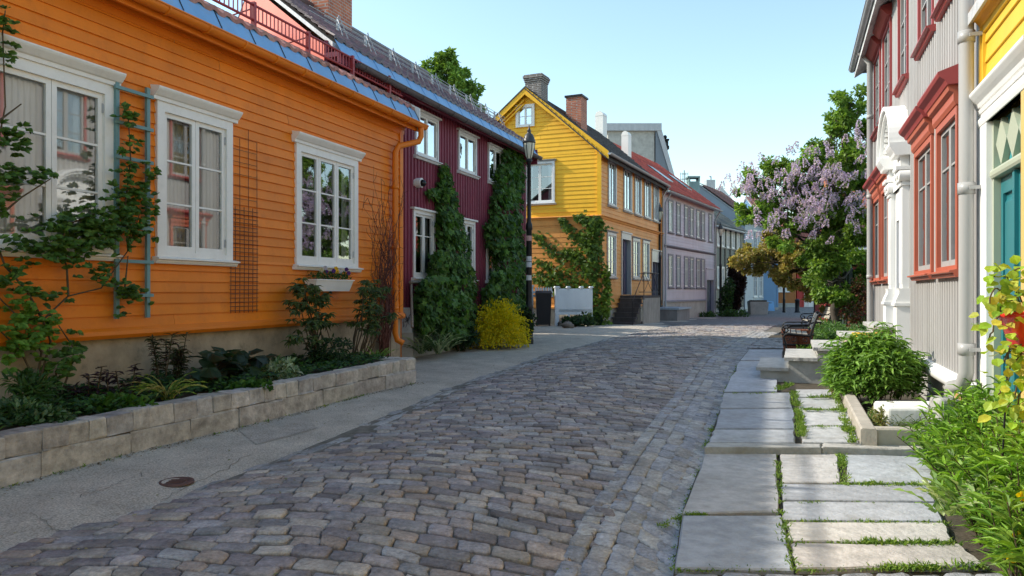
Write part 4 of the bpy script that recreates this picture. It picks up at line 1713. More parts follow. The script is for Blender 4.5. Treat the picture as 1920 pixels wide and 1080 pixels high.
zs = 3.60
for (r0, r1, n0, n1) in [(rad - .07, rad, 0, .29), (rad - .14, rad - .07, 0, .25), (rad - .24, rad - .14, 0, .10)]:
    for i in range(K):
        a, b = PI * i / K, PI * (i + 1) / K
        q = [(r0, a), (r1, a), (r1, b), (r0, b)]
        pt.fpoly(FR, [(mid - r * math.cos(t), zs + r * .80 * math.sin(t)) for r, t in q][::-1], n0, n1)
for i in range(19):
    a = PI * (i + .5) / 19
    r = rad - .165
    c = (mid - r * math.cos(a), zs + r * .80 * math.sin(a))
    pt.fbox(FR, c[0] - .03, c[0] + .03, .08, .20, c[1] - .03, c[1] + .03)
pt.fpoly(FR, [(mid - (rad - .1) * math.cos(PI * i / K), zs + (rad - .1) * .80 * math.sin(PI * i / K)) for i in range(K + 1)][::-1], 0, .05)
pt.fbox(FR, pL, pR - PW, 0, .08, 3.05, 3.60)
pt.build('portico', M['ivory'], rh)
door(rh, FR, (dh[0], dh[1], dz0, dz1), M['navy'], M['ivory'], .22)

# ------------------------------------------------------------ yellow house at the right edge
nh = thing('yellow_corner_house', 'yellow house at the right with a teal panelled door under a white fanlight', 'house', FR.P(rE + 3, -3, .1))
n0s, nEnd = rE + .005, rE + 9.5
dA = FR.s(1861)
dB = FR.s(1914, .06)
mb = MB()
hsn = [(dA - .0, dB, -1, 3.0), (dB + 2.0, dB + 3.1, .9 + .6, 2.9)]
clapboard(mb, FR, n0s + .06, nEnd, .40, 3.82, hsn, .17, .02)
shell(mb, FR, n0s, nEnd, 6, .0, 3.82, math.radians(35))
mb.fbox(FR, n0s, n0s + .06, 0, .05, 3.2, 3.80)
mb.fbox(FR, n0s + .06, n0s + .10, 0, .035, 3.2, 3.80)
mb.fbox(FR, n0s + .10, dB + .6, .0, .035, 3.72, 3.77)
mb.build('wall', paint('pale_yellow_paint', (.72, .46, .045), .5, .06, 2, .1), nh)
mb = MB()
mb.fbox(FR, n0s, nEnd, -.3, -.01, -.1, .40)
mb.build('plinth', M['plinth'], nh)
mb = MB()
mb.fbox(FR, n0s + .0, dA, -.12, .045, .25, 2.92)
mb.fbox(FR, n0s, dB + .2, 0, .04, 2.92, 3.12)
mb.fprism(FR, [(0, 2.92), (.05, 2.92), (.06, 2.95), (.06, 2.98), (0, 3.0)], n0s, dB + .2)
mb.fprism(FR, [(0, 3.08), (.06, 3.08), (.07, 3.11), (.10, 3.14), (.125, 3.17), (.13, 3.18), (.13, 3.20), (0, 3.25)], n0s - .04, dB + .34)
mb.fprism(FR, [(0, 3.03), (.05, 3.03), (.06, 3.06), (0, 3.07)], n0s, dB + .2)
mb.build('door_surround', M['ivory'], nh)
mb = MB()
mb.fbox(FR, dB, dB + .22, -.12, .06, .25, 2.90)
mb.build('pilaster', paint('straw_paint', (.66, .44, .15), .5, .06, 3, .1), nh)
mb = MB()
mb.fbox(FR, dA, dA + .04, -.10, .0, .25, 2.46)
mb.fbox(FR, dB - .03, dB, -.10, .0, .25, 2.46)
mb.fprism(FR, [(-.10, 2.44), (.01, 2.44), (.02, 2.46), (.02, 2.49), (.01, 2.51), (-.10, 2.51)], dA, dB)
mb.fbox(FR, dA, dA + .035, -.10, .0, 2.51, 2.92)
mb.fbox(FR, dB - .03, dB, -.10, .0, 2.51, 2.92)
for k in range(3):
    c = dA + .04 + (dB - dA - .07) * (k + .5) / 3
    h, w = .19, (dB - dA) / 6.6
    mb.fpoly(FR, [(c - w, 2.715), (c, 2.715 + h), (c + w, 2.715), (c, 2.715 - h)][::-1], -.06, -.015)
mb.build('door_frame', M['sage'], nh)
mb = MB()
mb.fbox(FR, dA + .035, dB - .03, -.10, -.06, 2.51, 2.92)
mb.build('fanlight', paint('teal_glass', (.05, .28, .30), .45, .3, 8, .1, spec=.6), nh)
mb = MB()
x0, x1 = dA + .042, dB - .032
zm = [(.45, .98), (1.10, 1.48), (1.56, 2.30)]
for q in (0, 1):
    a, b = x0 + q * (x1 - x0) / 2, x0 + (q + 1) * (x1 - x0) / 2
    mb.fbox(FR, a + .004, b - .004, -.11, -.075, .28, 2.43)
    st_ = .07
    mb.fbox(FR, a + .004, a + st_, -.075, -.05, .28, 2.43)
    mb.fbox(FR, b - st_, b - .004, -.075, -.05, .28, 2.43)
    zz = [.28] + [v for p in zm for v in p] + [2.43]
    for k in range(0, len(zz), 2):
        mb.fbox(FR, a + st_, b - st_, -.075, -.05, zz[k], zz[k + 1])
    for za, zb in zm:
        mb.fprism(FR, [(-.075, za + .04), (-.057, za + .08), (-.057, zb - .08), (-.075, zb - .04)], a + st_ + .03, b - st_ - .03)
mb.fbox(FR, (x0 + x1) / 2 - .03, (x0 + x1) / 2 + .03, -.05, -.02, .30, 2.43)
d_ = mb.build('door', M['teal'], nh)
d_['_o'] = nh['_o']
mb = MB()
mb.tube([FR.P((x0 + x1) / 2 + .06, -.05, 1.3), FR.P((x0 + x1) / 2 + .06, .01, 1.3), FR.P((x0 + x1) / 2 + .16, .01, 1.3)], .012, 6)
mb.build('handle', M['zinc'], d_)
window(nh, FR, dB + 2.0, dB + 3.1, 1.5, 2.9, 2, 2, casing='white', curt=(.3, .3), hood='cornice')
mb = MB()
mb.fprism(FR, [(0, 3.76), (.05, 3.78), (.08, 3.82), (.13, 3.85), (.13, 3.92), (0, 3.98)], n0s + .06, nEnd)
mb.build('cornice', paint('warm_yellow_paint', (.70, .34, .025), .5, .06, 2, .1), nh)
mb = MB()
roof_slab(mb, FR, n0s, nEnd, 6, 3.95, math.radians(35), .14, .1, 0, True, True, .05)
mb.build('roof', M['redtile'], nh)

# ------------------------------------------------------------ stone stair of the portico
stair = thing('stone_stair', 'stone stair with flat slab treads climbing from the pavement to the portico', 'stair', FR.P(mid, 1.2, .17))
sy0, sy1 = mid - .95, mid + .72
for k in range(5):
    n_hi, n_lo = 2.02 - k * .40, 0.0
    zt_ = G(10.4) + .115 + .16 * (k + 1)
    mb = MB()
    mb.fbox(FR, sy0, sy1, .0 if k == 4 else 2.02 - (k + 1) * .40, n_hi, .1, zt_ - .055)
    mb.build('riser', M['concrete'], stair)
    mb = MB()
    q = .035
    c4 = [FR.P(sy0 - q, n_hi + .06, zt_), FR.P(sy1 + q + .03, n_hi + .06, zt_), FR.P(sy1 + q + .03, n_hi - .40, zt_ + .003), FR.P(sy0 - q, n_hi - .40, zt_ + .003)]
    pv_ = pv
    pv = MB()
    slab(c4, (.50, .49, .455), th=.055, jit=.005, n=7)
    pv.build('tread', slabm, stair)
    pv = pv_

# ------------------------------------------------------------ houses farther along and behind


def plain_house(name, label, F, s1, zb, ze, depth, pitch, wall, roof, wins=(), wm='white', wc='white', boards=.17, cat='house', plinth=None, left=True):
    h = thing(name, label, cat, F.P(s1 / 2, -depth / 2, zb))
    mb = MB()
    hs = [hole(*w) for w in wins]
    if boards:
        clapboard(mb, F, 0, s1, zb + (.5 if plinth else 0), ze, hs, boards, .02)
    else:
        battens(mb, F, 0, s1, zb + (.5 if plinth else 0), ze, hs, .2, .06, .03)
    shell(mb, F, 0, s1, depth, zb, ze, pitch, 0, left)
    mb.fbox(F, 0, .14, 0, .04, zb + .5, ze)
    mb.fbox(F, s1 - .14, s1, 0, .04, zb + .5, ze)
    mb.build('wall', wall, h)
    if plinth:
        mb = MB()
        mb.fbox(F, 0, s1, -.2, .03, zb - .3, zb + .5)
        mb.build('plinth', plinth, h)
    for w in wins:
        window(h, F, *w, 2, 3, cw=.11, casing=wc, sash=wm, gl='glass', curt=(.5, .5), sw=.05, detail=False)
    mb = MB()
    pantiles(mb, F, -.1, s1 + .1, .3, ze + .1 - .3 * math.tan(pitch) + .1, depth / 2 + .3, pitch, 0, .32, .4, .04, roof[1])
    roof_slab(mb, F, -.08, s1 + .08, depth, ze, pitch, .28, .08, 0, True, True, .10)
    r = mb.build('roof', roof[0], h)
    r['_o'] = h['_o']
    mb = MB()
    half_gutter(mb, F, -.1, s1 + .1, .38, ze - .15, .07)
    mb.fbox(F, 0, s1, 0, .30, ze - .16, ze - .08)
    mb.build('gutter', M['offwhite'], h)
    return h, r


tilem = vcol('roof_tile', .75, .2, 12, .3, 40)
greenp = paint('grey_green_paint', (.125, .125, .105), .55, .1, 2, .1)
FGn = Fac(FL.P(lE + .15, -.15, 0).xy, (.63, 1))
g1 = FGn.s(1394)
gw = []
gz0, gz1 = FGn.sz(1354, 463)[1], FGn.sz(1354, 428)[1]
hz0, hz1 = FGn.sz(1354, 541)[1], FGn.sz(1354, 500)[1]
for a, b in [(1343.5, 1349), (1352, 1357.5), (1361, 1366.5), (1371, 1376.5), (1381, 1386.5)]:
    gw.append((FGn.s(a), FGn.s(b), gz0, gz1))
    if b < 1370:
        gw.append((FGn.s(a), FGn.s(b), hz0, hz1))
gh, grf = plain_house('grey_green_house', 'dark grey green wooden house with white windows beyond the lilac house', FGn, g1, -.1, FGn.sz(1352, 424)[1], 7, math.radians(36), greenp, (tilem, (.12, .125, .11)), gw, plinth=M['concrete'])
mb = MB()
for a in (1350.5, 1359.5, 1369, 1378.5, 1388):
    s_ = FGn.s(a)
    mb.fbox(FGn, s_ - .14, s_ + .14, .0, .07, .4, gz1 + .2)
mb.build('wall_strip', paint('dark_green_trim', (.05, .05, .045), .5, .1), gh)

FW = Fac(at(1296, 560, 66).xy, (1, -.05))
w1 = FW.s(1398)
wg = thing('white_gable_house', 'white gabled house rising behind the grey green house', 'house', FW.P(w1 / 2, -3, 0))
apx, apzz = FW.sz(1349, 352)
evz = FW.sz(1398, 410)[1]
mb = MB()
tg = (apzz - evz) / (w1 - apx)
clapboard(mb, FW, 0, w1, 0, evz, [], .25, .03)
clapboard(mb, FW, 0, w1, evz, apzz, [], .25, .03, top=lambda z: (max(0, apx - (apzz - z) / tg), min(w1, apx + (apzz - z) / tg)))
mb.quad(FW.P(w1, 0, 0), FW.P(w1, -9, 0), FW.P(w1, -9, evz), FW.P(w1, 0, evz))
mb.quad(FW.P(0, -9, 0), FW.P(0, 0, 0), FW.P(0, 0, evz), FW.P(0, -9, evz))
mb.build('wall', paint('cool_white_paint', (.60, .61, .66), .5, .05, 2, .1), wg)
mb = MB()
zz = lambda s: apzz - abs(s - apx) * tg
for a, b in ((apx, w1 + .5), (2 * apx - w1 - .5, apx)):
    mb.fpoly(FW, [(a, zz(a) - .1), (b, zz(b) - .1), (b, zz(b) + .12), (a, zz(a) + .12)], -9.2, .35)
wgr = mb.build('roof', M['slate'], wg)
wgr['_o'] = wg['_o']
mb = MB()
for a, b in ((apx, w1 + .55), (2 * apx - w1 - .55, apx)):
    mb.fpoly(FW, [(a, zz(a) - .32), (b, zz(b) - .32), (b, zz(b) + .16), (a, zz(a) + .16)], .36, .42)
mb.build('barge_board', M['white'], wg)


def boxpx(mb, x0, x1, y0, y1, Y, d, mi=0):
    a, b = at(x0, y1, Y), at(x1, y0, Y)
    mb.box(a.x, b.x, Y, Y + d, a.z, b.z, mi)


mb = MB()
boxpx(mb, 1325, 1341, 337, 400, 66.5, .8)
mb.tube([at(1333, 337, 66.9), at(1333, 331, 66.9), at(1330, 331, 66.9)], .06, 6)
mb.build('chimney', M['pipegrey'], wgr)
mb = MB()
mb.lathe([(.30, -1.6), (.30, 0), (.42, .02), (.42, .12), (.25, .14), (.25, .3), (.45, .32), (.1, .5), (.08, .62), (0, .65)], at(1322, 361, 66.2), 12)
mb.build('chimney_cowl', M['dark'], wgr)
mb = MB()
boxpx(mb, 1292, 1312, 340, 380, 50.5, .7)
for px in (1293, 1311):
    boxpx(mb, px - 1.5, px + 1.5, 333, 340, 50.5, .7)
boxpx(mb, 1290, 1313, 330, 333, 50.4, .8)
mb.build('chimney', paint('verdigris_metal', (.22, .33, .32), .4, .2, 4), lrf)['label'] = 'grey green metal chimney'
mb = MB()
a = at(1283, 336, 50)
mb.tube([a - Vector((0, 0, 2)), a + Vector((0, 0, .6))], .03, 5)
for dz in (0, .35):
    mb.tube([a + Vector((-.25, 0, dz)), a + Vector((.25, 0, dz))], .02, 5)
for dx in (-.25, -.1, .1, .25):
    mb.tube([a + Vector((dx, 0, -.3)), a + Vector((dx, 0, .45))], .015, 5)
mb.build('aerial', M['dark'], lrf)
# tall concrete block with a metal mansard
tb = thing('concrete_building', 'tall beige rendered building with a dark metal clad roof side behind red tiles', 'building', at(1200, 547, 56))
mb = MB()
YB = 56
pA, pB = at(1140, 240, YB), at(1227, 246, YB)
mb.box(pA.x, pB.x, YB, YB + 10, 0, pB.z)
mb.build('wall', M['concrete'], tb)
mb = MB()
q = [at(1229, 243, YB - .1), at(1236, 243, YB - .1), at(1288, 425, YB - .1), at(1229, 425, YB - .1)]
mb.add(q + [x + Vector((0, 9, 0)) for x in q], [(3, 2, 1, 0), (0, 1, 5, 4), (1, 2, 6, 5)])
mb.build('roof_side', paint('dark_metal_cladding', (.16, .18, .21), .4, .1, 3, .1, metal=.3), tb)
mb = MB()
mb.box(pA.x - .3, pB.x + .5, YB - .25, YB + 10, pB.z, pB.z + .55)
q = [at(1229, 236, YB - .2), at(1240, 240, YB - .2), at(1292, 425, YB - .2), at(1286, 425, YB - .2)]
mb.add(q + [x + Vector((0, 9, 0)) for x in q], [(3, 2, 1, 0), (0, 1, 5, 4), (1, 2, 6, 5)])
mb.build('roof_edge', M['zinc'], tb)
mb = MB()
boxpx(mb, 1243, 1251, 282, 360, YB + 1, .8)
boxpx(mb, 1241, 1255, 273, 279, YB + 1, .8)
for px in (1244, 1252):
    boxpx(mb, px - 1.3, px + 1.3, 262, 274, YB + 1, .7)
boxpx(mb, 1242, 1255, 260, 263, YB + 1, .8)
mb.ball(at(1247, 257, YB + 1.4), .16, 8)
mb.build('chimney', M['dark'], tb)

FB = Fac(at(1396, 560, 57).xy, (.62, 1))
b1 = FB.s(1431)
bz = [(FB.s(a), FB.s(b), FB.sz(1420, 557)[1], FB.sz(1420, 508)[1]) for a, b in ((1412, 1419.5), (1422.5, 1429))]
bz += [(a, b, FB.sz(1420, 470)[1], FB.sz(1420, 432)[1]) for a, b, _, _ in bz]
plain_house('pale_blue_house', 'pale blue grey house with tall white windows half hidden behind a tree', FB, b1, -.3, FB.sz(1405, 412)[1], 7, math.radians(38), paint('pale_blue_paint', (.36, .41, .46), .5, .06, 2, .1), (tilem, (.20, .10, .08)), bz, plinth=M['concrete'])
FB2 = Fac(FB.P(b1 + .05, -.1, 0).xy, (1, .12))
plain_house('blue_house', 'bright blue weatherboarded house without windows beside pale blue house', FB2, FB2.s(1459), -.3, 7.5, 6, math.radians(35), paint('sky_blue_paint', (.16, .29, .46), .5, .06, 2, .1), (tilem, (.20, .10, .08)), [], plinth=M['concrete'])
FOr = Fac(at(1457, 560, 72).xy, (1, .04))
o1 = FOr.s(1492)
plain_house('brown_house', 'orange brown boarded house with white windows at the end of the street', FOr, o1, -.1, 7, 8, math.radians(35), paint('orange_brown_paint', (.42, .16, .045), .5, .08, 2, .1), (tilem, (.3, .1, .07)),
            [(FOr.s(1457.5), FOr.s(1467), FOr.sz(1462, 547)[1], FOr.sz(1462, 516)[1]), (FOr.s(1471), FOr.s(1480), FOr.sz(1475, 547)[1], FOr.sz(1475, 516)[1])], boards=0, plinth=M['concrete'])
FRd = Fac(at(1494, 560, 73).xy, (1, .04))
plain_house('red_house', 'red wooden house far at the end of the street', FRd, FRd.s(1507), -.4, 6, 6, math.radians(35), paint('signal_red_paint', (.46, .035, .03), .5, .08, 2, .1), (tilem, (.3, .1, .07)), [])
FWh = Fac(at(1507.5, 560, 74).xy, (1, .04))
wh1 = FWh.s(1545)
wwh, _ = plain_house('white_house', 'white house with a rust brown door at the end of the street', FWh, wh1, -.4, 6, 6, math.radians(35), M['ivory'], (tilem, (.3, .1, .07)), [])
door(wwh, FWh, (FWh.s(1515), FWh.s(1527), FWh.sz(1520, 577)[1], FWh.sz(1520, 536)[1]), paint('rust_brown_paint', (.34, .13, .07), .5, .08), M['white'], .5, handle=False)
# yard houses behind the wine-red house
FYd = Fac((-6.4, 30.6), (-.45, 1))
plain_house('yard_house', 'white rendered house in the yard behind the wine red house', FYd, 9, 0, 6.8, 8, math.radians(38), M['ivory'], (tilem, (.16, .1, .09)), [], boards=0)
mb = MB()
FBk = Fac(at(700, 547, 48).xy, (1, 0))
plain_house('back_house', 'white house whose top shows above the dark tiled ridge', FBk, FBk.s(962), 0, CH + (HZ - 250) / FPX * 48, 8, math.radians(20), M['ivory'], (tilem, (.45, .45, .47)), [], boards=0)
FTc = Fac(at(1562, 547, 36).xy, (1, -.3))
plain_house('terracotta_house', 'terracotta coloured house hidden behind the lilac tree', FTc, 9, 0, 5.0, 7, math.radians(40), paint('terracotta_paint', (.50, .15, .06), .6, .1, 2, .1), (tilem, (.40, .12, .07)), [(1, 2, 2.5, 4), (4, 5, 2.5, 4)])
# dark red shed beyond the grey house
FS = Fac(at(1551, 560, 25).xy, (1, -.30))
s1 = FS.s(1650)
sh, _ = plain_house('red_shed', 'dark red boarded outhouse in shade under the lilac tree', FS, s1, G(24), 3.0, 4, math.radians(30), paint('falu_red_paint', (.22, .028, .022), .6, .12, 2, .1), (tilem, (.12, .06, .05)), [], boards=0)

# ============================================================ street furniture
def lamp(label, x, y, h, group='lamp posts along the street'):
    t = thing('street_lamp', label, 'street lamp', (x, y, G(y)), group)
    mb = MB()
    o = Vector((x, y, G(y)))
    mb.lathe([(.11, 0), (.115, .1), (.10, .15), (.095, .9), (.105, .95), (.085, 1.0), (.075, 1.15), (.072, h * .52), (.088, h * .525), (.085, h * .545), (.052, h * .56), (.05, h - .95), (.075, h - .93), (.08, h - .88), (.05, h - .85)], o, 14)
    mb.build('pole', M['dark'], t)
    z = h - .86
    mb = MB()
    mb.lathe([(.05, z), (.085, z + .08), (.135, z + .30), (.145, z + .40)], o, 16)
    mb.build('lantern_glass', LAMPG, t)
    mb = MB()
    for k in range(6):
        a = 2 * PI * k / 6
        c, s_ = math.cos(a), math.sin(a)
        mb.tube([o + Vector((c * r, s_ * r, zz)) for r, zz in ((.055, z), (.09, z + .08), (.14, z + .30), (.15, z + .42))], .009, 5)
    mb.build('lantern_cage', M['dark'], t)
    mb = MB()
    mb.lathe([(.0, z + .395), (.155, z + .40), (.17, z + .42), (.16, z + .46), (.13, z + .55), (.10, z + .62), (.05, z + .66), (.045, z + .70), (.06, z + .72), (.03, z + .76), (.018, z + .80), (.012, z + .86), (0, z + .88)], o, 16)
    mb.build('lantern_cap', paint('lamp_cap', (.05, .05, .05), .4, .1), t)
    return t


LAMPG = paint('lamp_glass', (.66, .63, .50), .25, .08, 5, 0, spec=.5)
p = gp(992, 645)
lp = lamp('dark lamp post with stickers in front of the ivy covered wine red house', p.x, p.y, CH + (HZ - 235) / FPX * p.y - G(p.y))
mb = MB()
for z_, c_ in ((2.62, 0), (1.95, 1), (1.62, 1), (2.1, 1)):
    mb.lathe([(.078, z_), (.078, z_ + .13)], p, 10, a0=-PI * .85, a1=-PI * .2, mi=c_)
mb.build('sticker', [paint('sticker_red', (.5, .3, .28), .5, .3, 30), paint('sticker_white', (.6, .6, .62), .5, .2, 30)], lp)
p = gp(1237, 600)
lamp('dark lamp post in front of the apricot street front', p.x, p.y, CH + (HZ - 380) / FPX * p.y - G(p.y))
p = gp(1351, 593)
lamp('dark lamp post before the grey green house', p.x, p.y, CH + (HZ - 416) / FPX * p.y - G(p.y))
p = gp(1470, 586)
lamp('distant dark lamp post whose lantern is hidden in leaves', p.x, p.y, 5.2)
p = at(1589, 600, 19.5)
t = thing('fluted_post', 'dark green fluted cast iron post standing under the lilac tree', 'post', (p.x, p.y, G(19)))
mb = MB()
o = Vector((p.x, p.y, G(19)))
for k in range(8):
    a = 2 * PI * k / 8
    mb.tube([o + Vector((.10 * math.cos(a), .10 * math.sin(a), 0)), o + Vector((.085 * math.cos(a), .085 * math.sin(a), 1.9))], .04, 6)
mb.lathe([(.09, 0), (.08, 1.9)], o, 10)
mb.build('shaft', paint('cast_green', (.06, .085, .075), .4, .15), t)
mb = MB()
mb.lathe([(.15, 1.0), (.15, 1.06), (.12, 1.08)], o, 12)
mb.lathe([(.13, 1.88), (.14, 1.93), (.08, 1.98), (.03, 2.15), (0, 2.22)], o, 12)
mb.build('collar', paint('cast_green', (.06, .085, .075), .4, .15), t)

# --- white fence and gate
wf = thing('white_fence', 'white boarded fence with capped posts before the vine covered gable', 'fence', gp(1042, 612))
fa, fb = gp(1041, 611), FG.P(GW - .25, .35, 0)
wm_ = paint('fence_white', (.74, .77, .80), .45, .05, 3, .08)
FF = Fac(fa.xy, (fb.xy - fa.xy))
LFn = (fb.xy - fa.xy).length
zt_ = CH + (HZ - 541) / FPX * fa.y
zbm = CH + (HZ - 590) / FPX * fa.y
mb = MB()
k = int(LFn / .1)
for i in range(k):
    a = .12 + (LFn - .15) * i / k
    mb.fbox(FF, a, a + (LFn - .15) / k - .003, .022, .04, zbm, zt_ - .04)
mb.build('boards', wm_, wf)
mb = MB()
mb.fbox(FF, 0, LFn, -.03, .03, zt_ - .06, zt_)
mb.fbox(FF, 0, LFn, .012, .04, zbm + .1, zbm + .2)
mb.build('rail', wm_, wf)
for a in (0.06, LFn * .35, LFn * .7, LFn - .05):
    mb = MB()
    w_ = .075 if a < .1 else .05
    mb.fbox(FF, a - w_, a + w_, -w_ + .02, w_ - .02, .18 if a < .1 else zbm - .1, zt_ + .03)
    mb.fbox(FF, a - w_ - .03, a + w_ + .03, -w_ - .03, w_ + .03, zt_ + .03, zt_ + .06)
    mb.fbox(FF, a - w_ - .01, a + w_ + .01, -w_ - .01, w_ + .01, zt_ + .06, zt_ + .09)
    mb.build('post', wm_, wf)
gt = thing('white_gate', 'short white picket screen beside the fence over the rubbish bin', 'gate', gp(1003, 612))
ga = at(1000, 611, fa.y + .1)
FT = Fac(ga.xy, (1, 0))
mb = MB()
gw_ = fa.x - ga.x
mb.fbox(FT, 0, gw_ - .08, -.02, .02, zt_ - .18, zt_ - .10)
mb.fbox(FT, 0, gw_ - .08, -.02, .02, zt_ - .32, zt_ - .24)
mb.build('rail', wm_, gt)
for i in range(7):
    a = .1 + (gw_ - .25) * i / 6
    mb = MB()
    mb.fpoly(FT, [(a - .035, zt_ - .3), (a + .035, zt_ - .3), (a + .035, zt_ + .0), (a, zt_ + .07), (a - .035, zt_)], .02, .04)
    mb.build('picket', wm_, gt)
mb = MB()
mb.fbox(FT, -.15, 0, -.07, .07, .18, zt_ + .06)
mb.fbox(FT, -.18, .03, -.1, .1, zt_ + .06, zt_ + .14)
mb.build('post', wm_, gt)


def bin_(label, x0, x1, y0, y1, Y):
    a, b = at(x0, y1, Y), at(x1, y0, Y)
    t = thing('wheelie_bin', label, 'bin', ((a.x + b.x) / 2, Y, G(Y)))
    mb = MB()
    w, h = (b.x - a.x) / 2, b.z - G(Y)
    c = Vector(((a.x + b.x) / 2, Y, G(Y)))
    d = w * 1.15
    bl = [c + Vector((sx * w * .82, sy * d * .8, .06)) for sx, sy in ((-1, -1), (1, -1), (1, 1), (-1, 1))]
    tl = [c + Vector((sx * w * .97, sy * d, h * .93)) for sx, sy in ((-1, -1), (1, -1), (1, 1), (-1, 1))]
    mb.hexa(bl + tl)
    mb.box(c.x - w, c.x + w, c.y - d * 1.03, c.y + d * 1.03, c.z + h * .90, c.z + h * .935)
    mb.build('body', BINM, t)
    mb = MB()
    mb.hexa([c + Vector((sx * w * 1.04, sy * d * 1.1, h * .935)) for sx, sy in ((-1, -1), (1, -1), (1, 1), (-1, 1))] + [c + Vector((sx * w * .9, sy * d * .8, h * 1.0)) for sx, sy in ((-1, -1), (1, -1), (1, 1), (-1, 1))])
    mb.build('lid', BINM, t)
    for sx in (-1, 1):
        mb = MB()
        q = c + Vector((sx * w * .8, d * .8, .1))
        mb.tube([q + Vector((-.03, 0, 0)), q + Vector((.03, 0, 0))], .1, 12)
        mb.build('wheel', M['dark'], t)
    mb = MB()
    mb.tube([c + Vector((-w * .8, d * 1.15, h * .9)), c + Vector((w * .8, d * 1.15, h * .9))], .02, 6)
    mb.build('handle', BINM, t)
    return t


BINM = paint('bin_plastic', (.014, .016, .022), .4, .1, 4, .1)
bin_('black wheelie bin standing beside white fence', 1004, 1034, 545, 611, fa.y - .35)
bin_('black wheelie bin near the pale blue house', 1403.5, 1414.5, 564, 590, 49)

# --- steps up to the yellow house
ys = thing('wooden_steps', 'dark worn wooden steps with boarded side leading to the navy door', 'stair', FY.P((dr[0] + dr[1]) / 2, 1, .15))
stepm = paint('worn_step', (.075, .065, .065), .8, .3, 4, .4, 30)
zdoor = dr[2]
sA, sB = dr[0] - .25, dr[1] + 1.25
nst = 6
g0 = G(31)
n_top = 1.0
# flight runs along the facade toward the camera
mb = MB()
mb.fbox(FY, dr[0] - .15, sB, 0, n_top, zdoor - .12, zdoor - .02)
mb.build('landing', stepm, ys)
for k in range(nst):
    z_ = g0 + (zdoor - g0) * (k + .7) / (nst + .3) - .02
    s_ = dr[0] - .15 - (nst - k) * .26
    mb = MB()
    mb.fbox(FY, s_, s_ + .30, .05, n_top + .05, z_ - .05, z_)
    mb.fbox(FY, s_ + .02, s_ + .05, .08, n_top, z_ - .2, z_ - .05)
    mb.build('step', stepm, ys)
mb = MB()
i = 0
s_ = dr[0] - .1
while s_ < sB:
    mb.fbox(FY, s_, s_ + .17, n_top - .04, n_top - .01, g0 - .05, zdoor - .12)
    s_ += .18
for k in range(int(n_top / .18)):
    mb.fbox(FY, dr[0] - .14, dr[0] - .11, k * .18, k * .18 + .17, g0, zdoor - .12)
mb.build('side_boards', paint('weathered_board', (.38, .33, .28), .85, .25, 5, .3), ys)
mb = MB()
zr_ = zdoor + .95
pts = [(dr[0] + .25, zdoor), (sB - .05, zdoor)]
for a in (dr[0] + .15, (dr[0] + sB) / 2 + .2, sB - .05):
    mb.tube([FY.P(a, n_top - .05, zdoor - .05), FY.P(a, n_top - .05, zr_)], .016, 6)
for z_ in (zr_, zdoor + .12):
    mb.tube([FY.P(dr[0] + .15, n_top - .05, z_), FY.P(sB - .05, n_top - .05, z_)], .016, 6)
    mb.tube([FY.P(sB - .05, n_top - .05, z_), FY.P(sB - .05, .05, z_)], .016, 6)
q = [dr[0] + .15, (dr[0] + sB) / 2 + .2, sB - .05]
for a, b in zip(q, q[1:]):
    mb.tube([FY.P(a, n_top - .05, zdoor + .12), FY.P(b, n_top - .05, zr_)], .010, 5)
    mb.tube([FY.P(a, n_top - .05, zr_), FY.P(b, n_top - .05, zdoor + .12)], .010, 5)
mb.tube([FY.P(dr[0] + .15, n_top - .05, zr_), FY.P(dr[0] - .15 - nst * .26, n_top - .02, g0 + .95)], .016, 6)
mb.tube([FY.P(dr[0] - .15 - nst * .26, n_top - .02, g0 + .95), FY.P(dr[0] - .15 - nst * .26, n_top - .02, g0)], .016, 6)
mb.build('railing', M['dark'], ys)
b2 = thing('stone_stoop', 'grey stoop with a pale blue slab at the second dark door', 'stair', FY.P(d2[0] + .4, .6, .1))
mb = MB()
mb.fbox(FY, d2[0] - .2, yE + .6, .05, 1.3, G(36) - .1, d2[2] - .12)
mb.build('base', M['slate'] if False else paint('grey_stone', (.22, .21, .21), .85, .2, 4, .4), b2)
mb = MB()
mb.fbox(FY, d2[0] - .25, yE + .7, .02, 1.38, d2[2] - .115, d2[2] - .03)
mb.build('slab', paint('blue_grey_slab', (.34, .40, .46), .7, .1), b2)

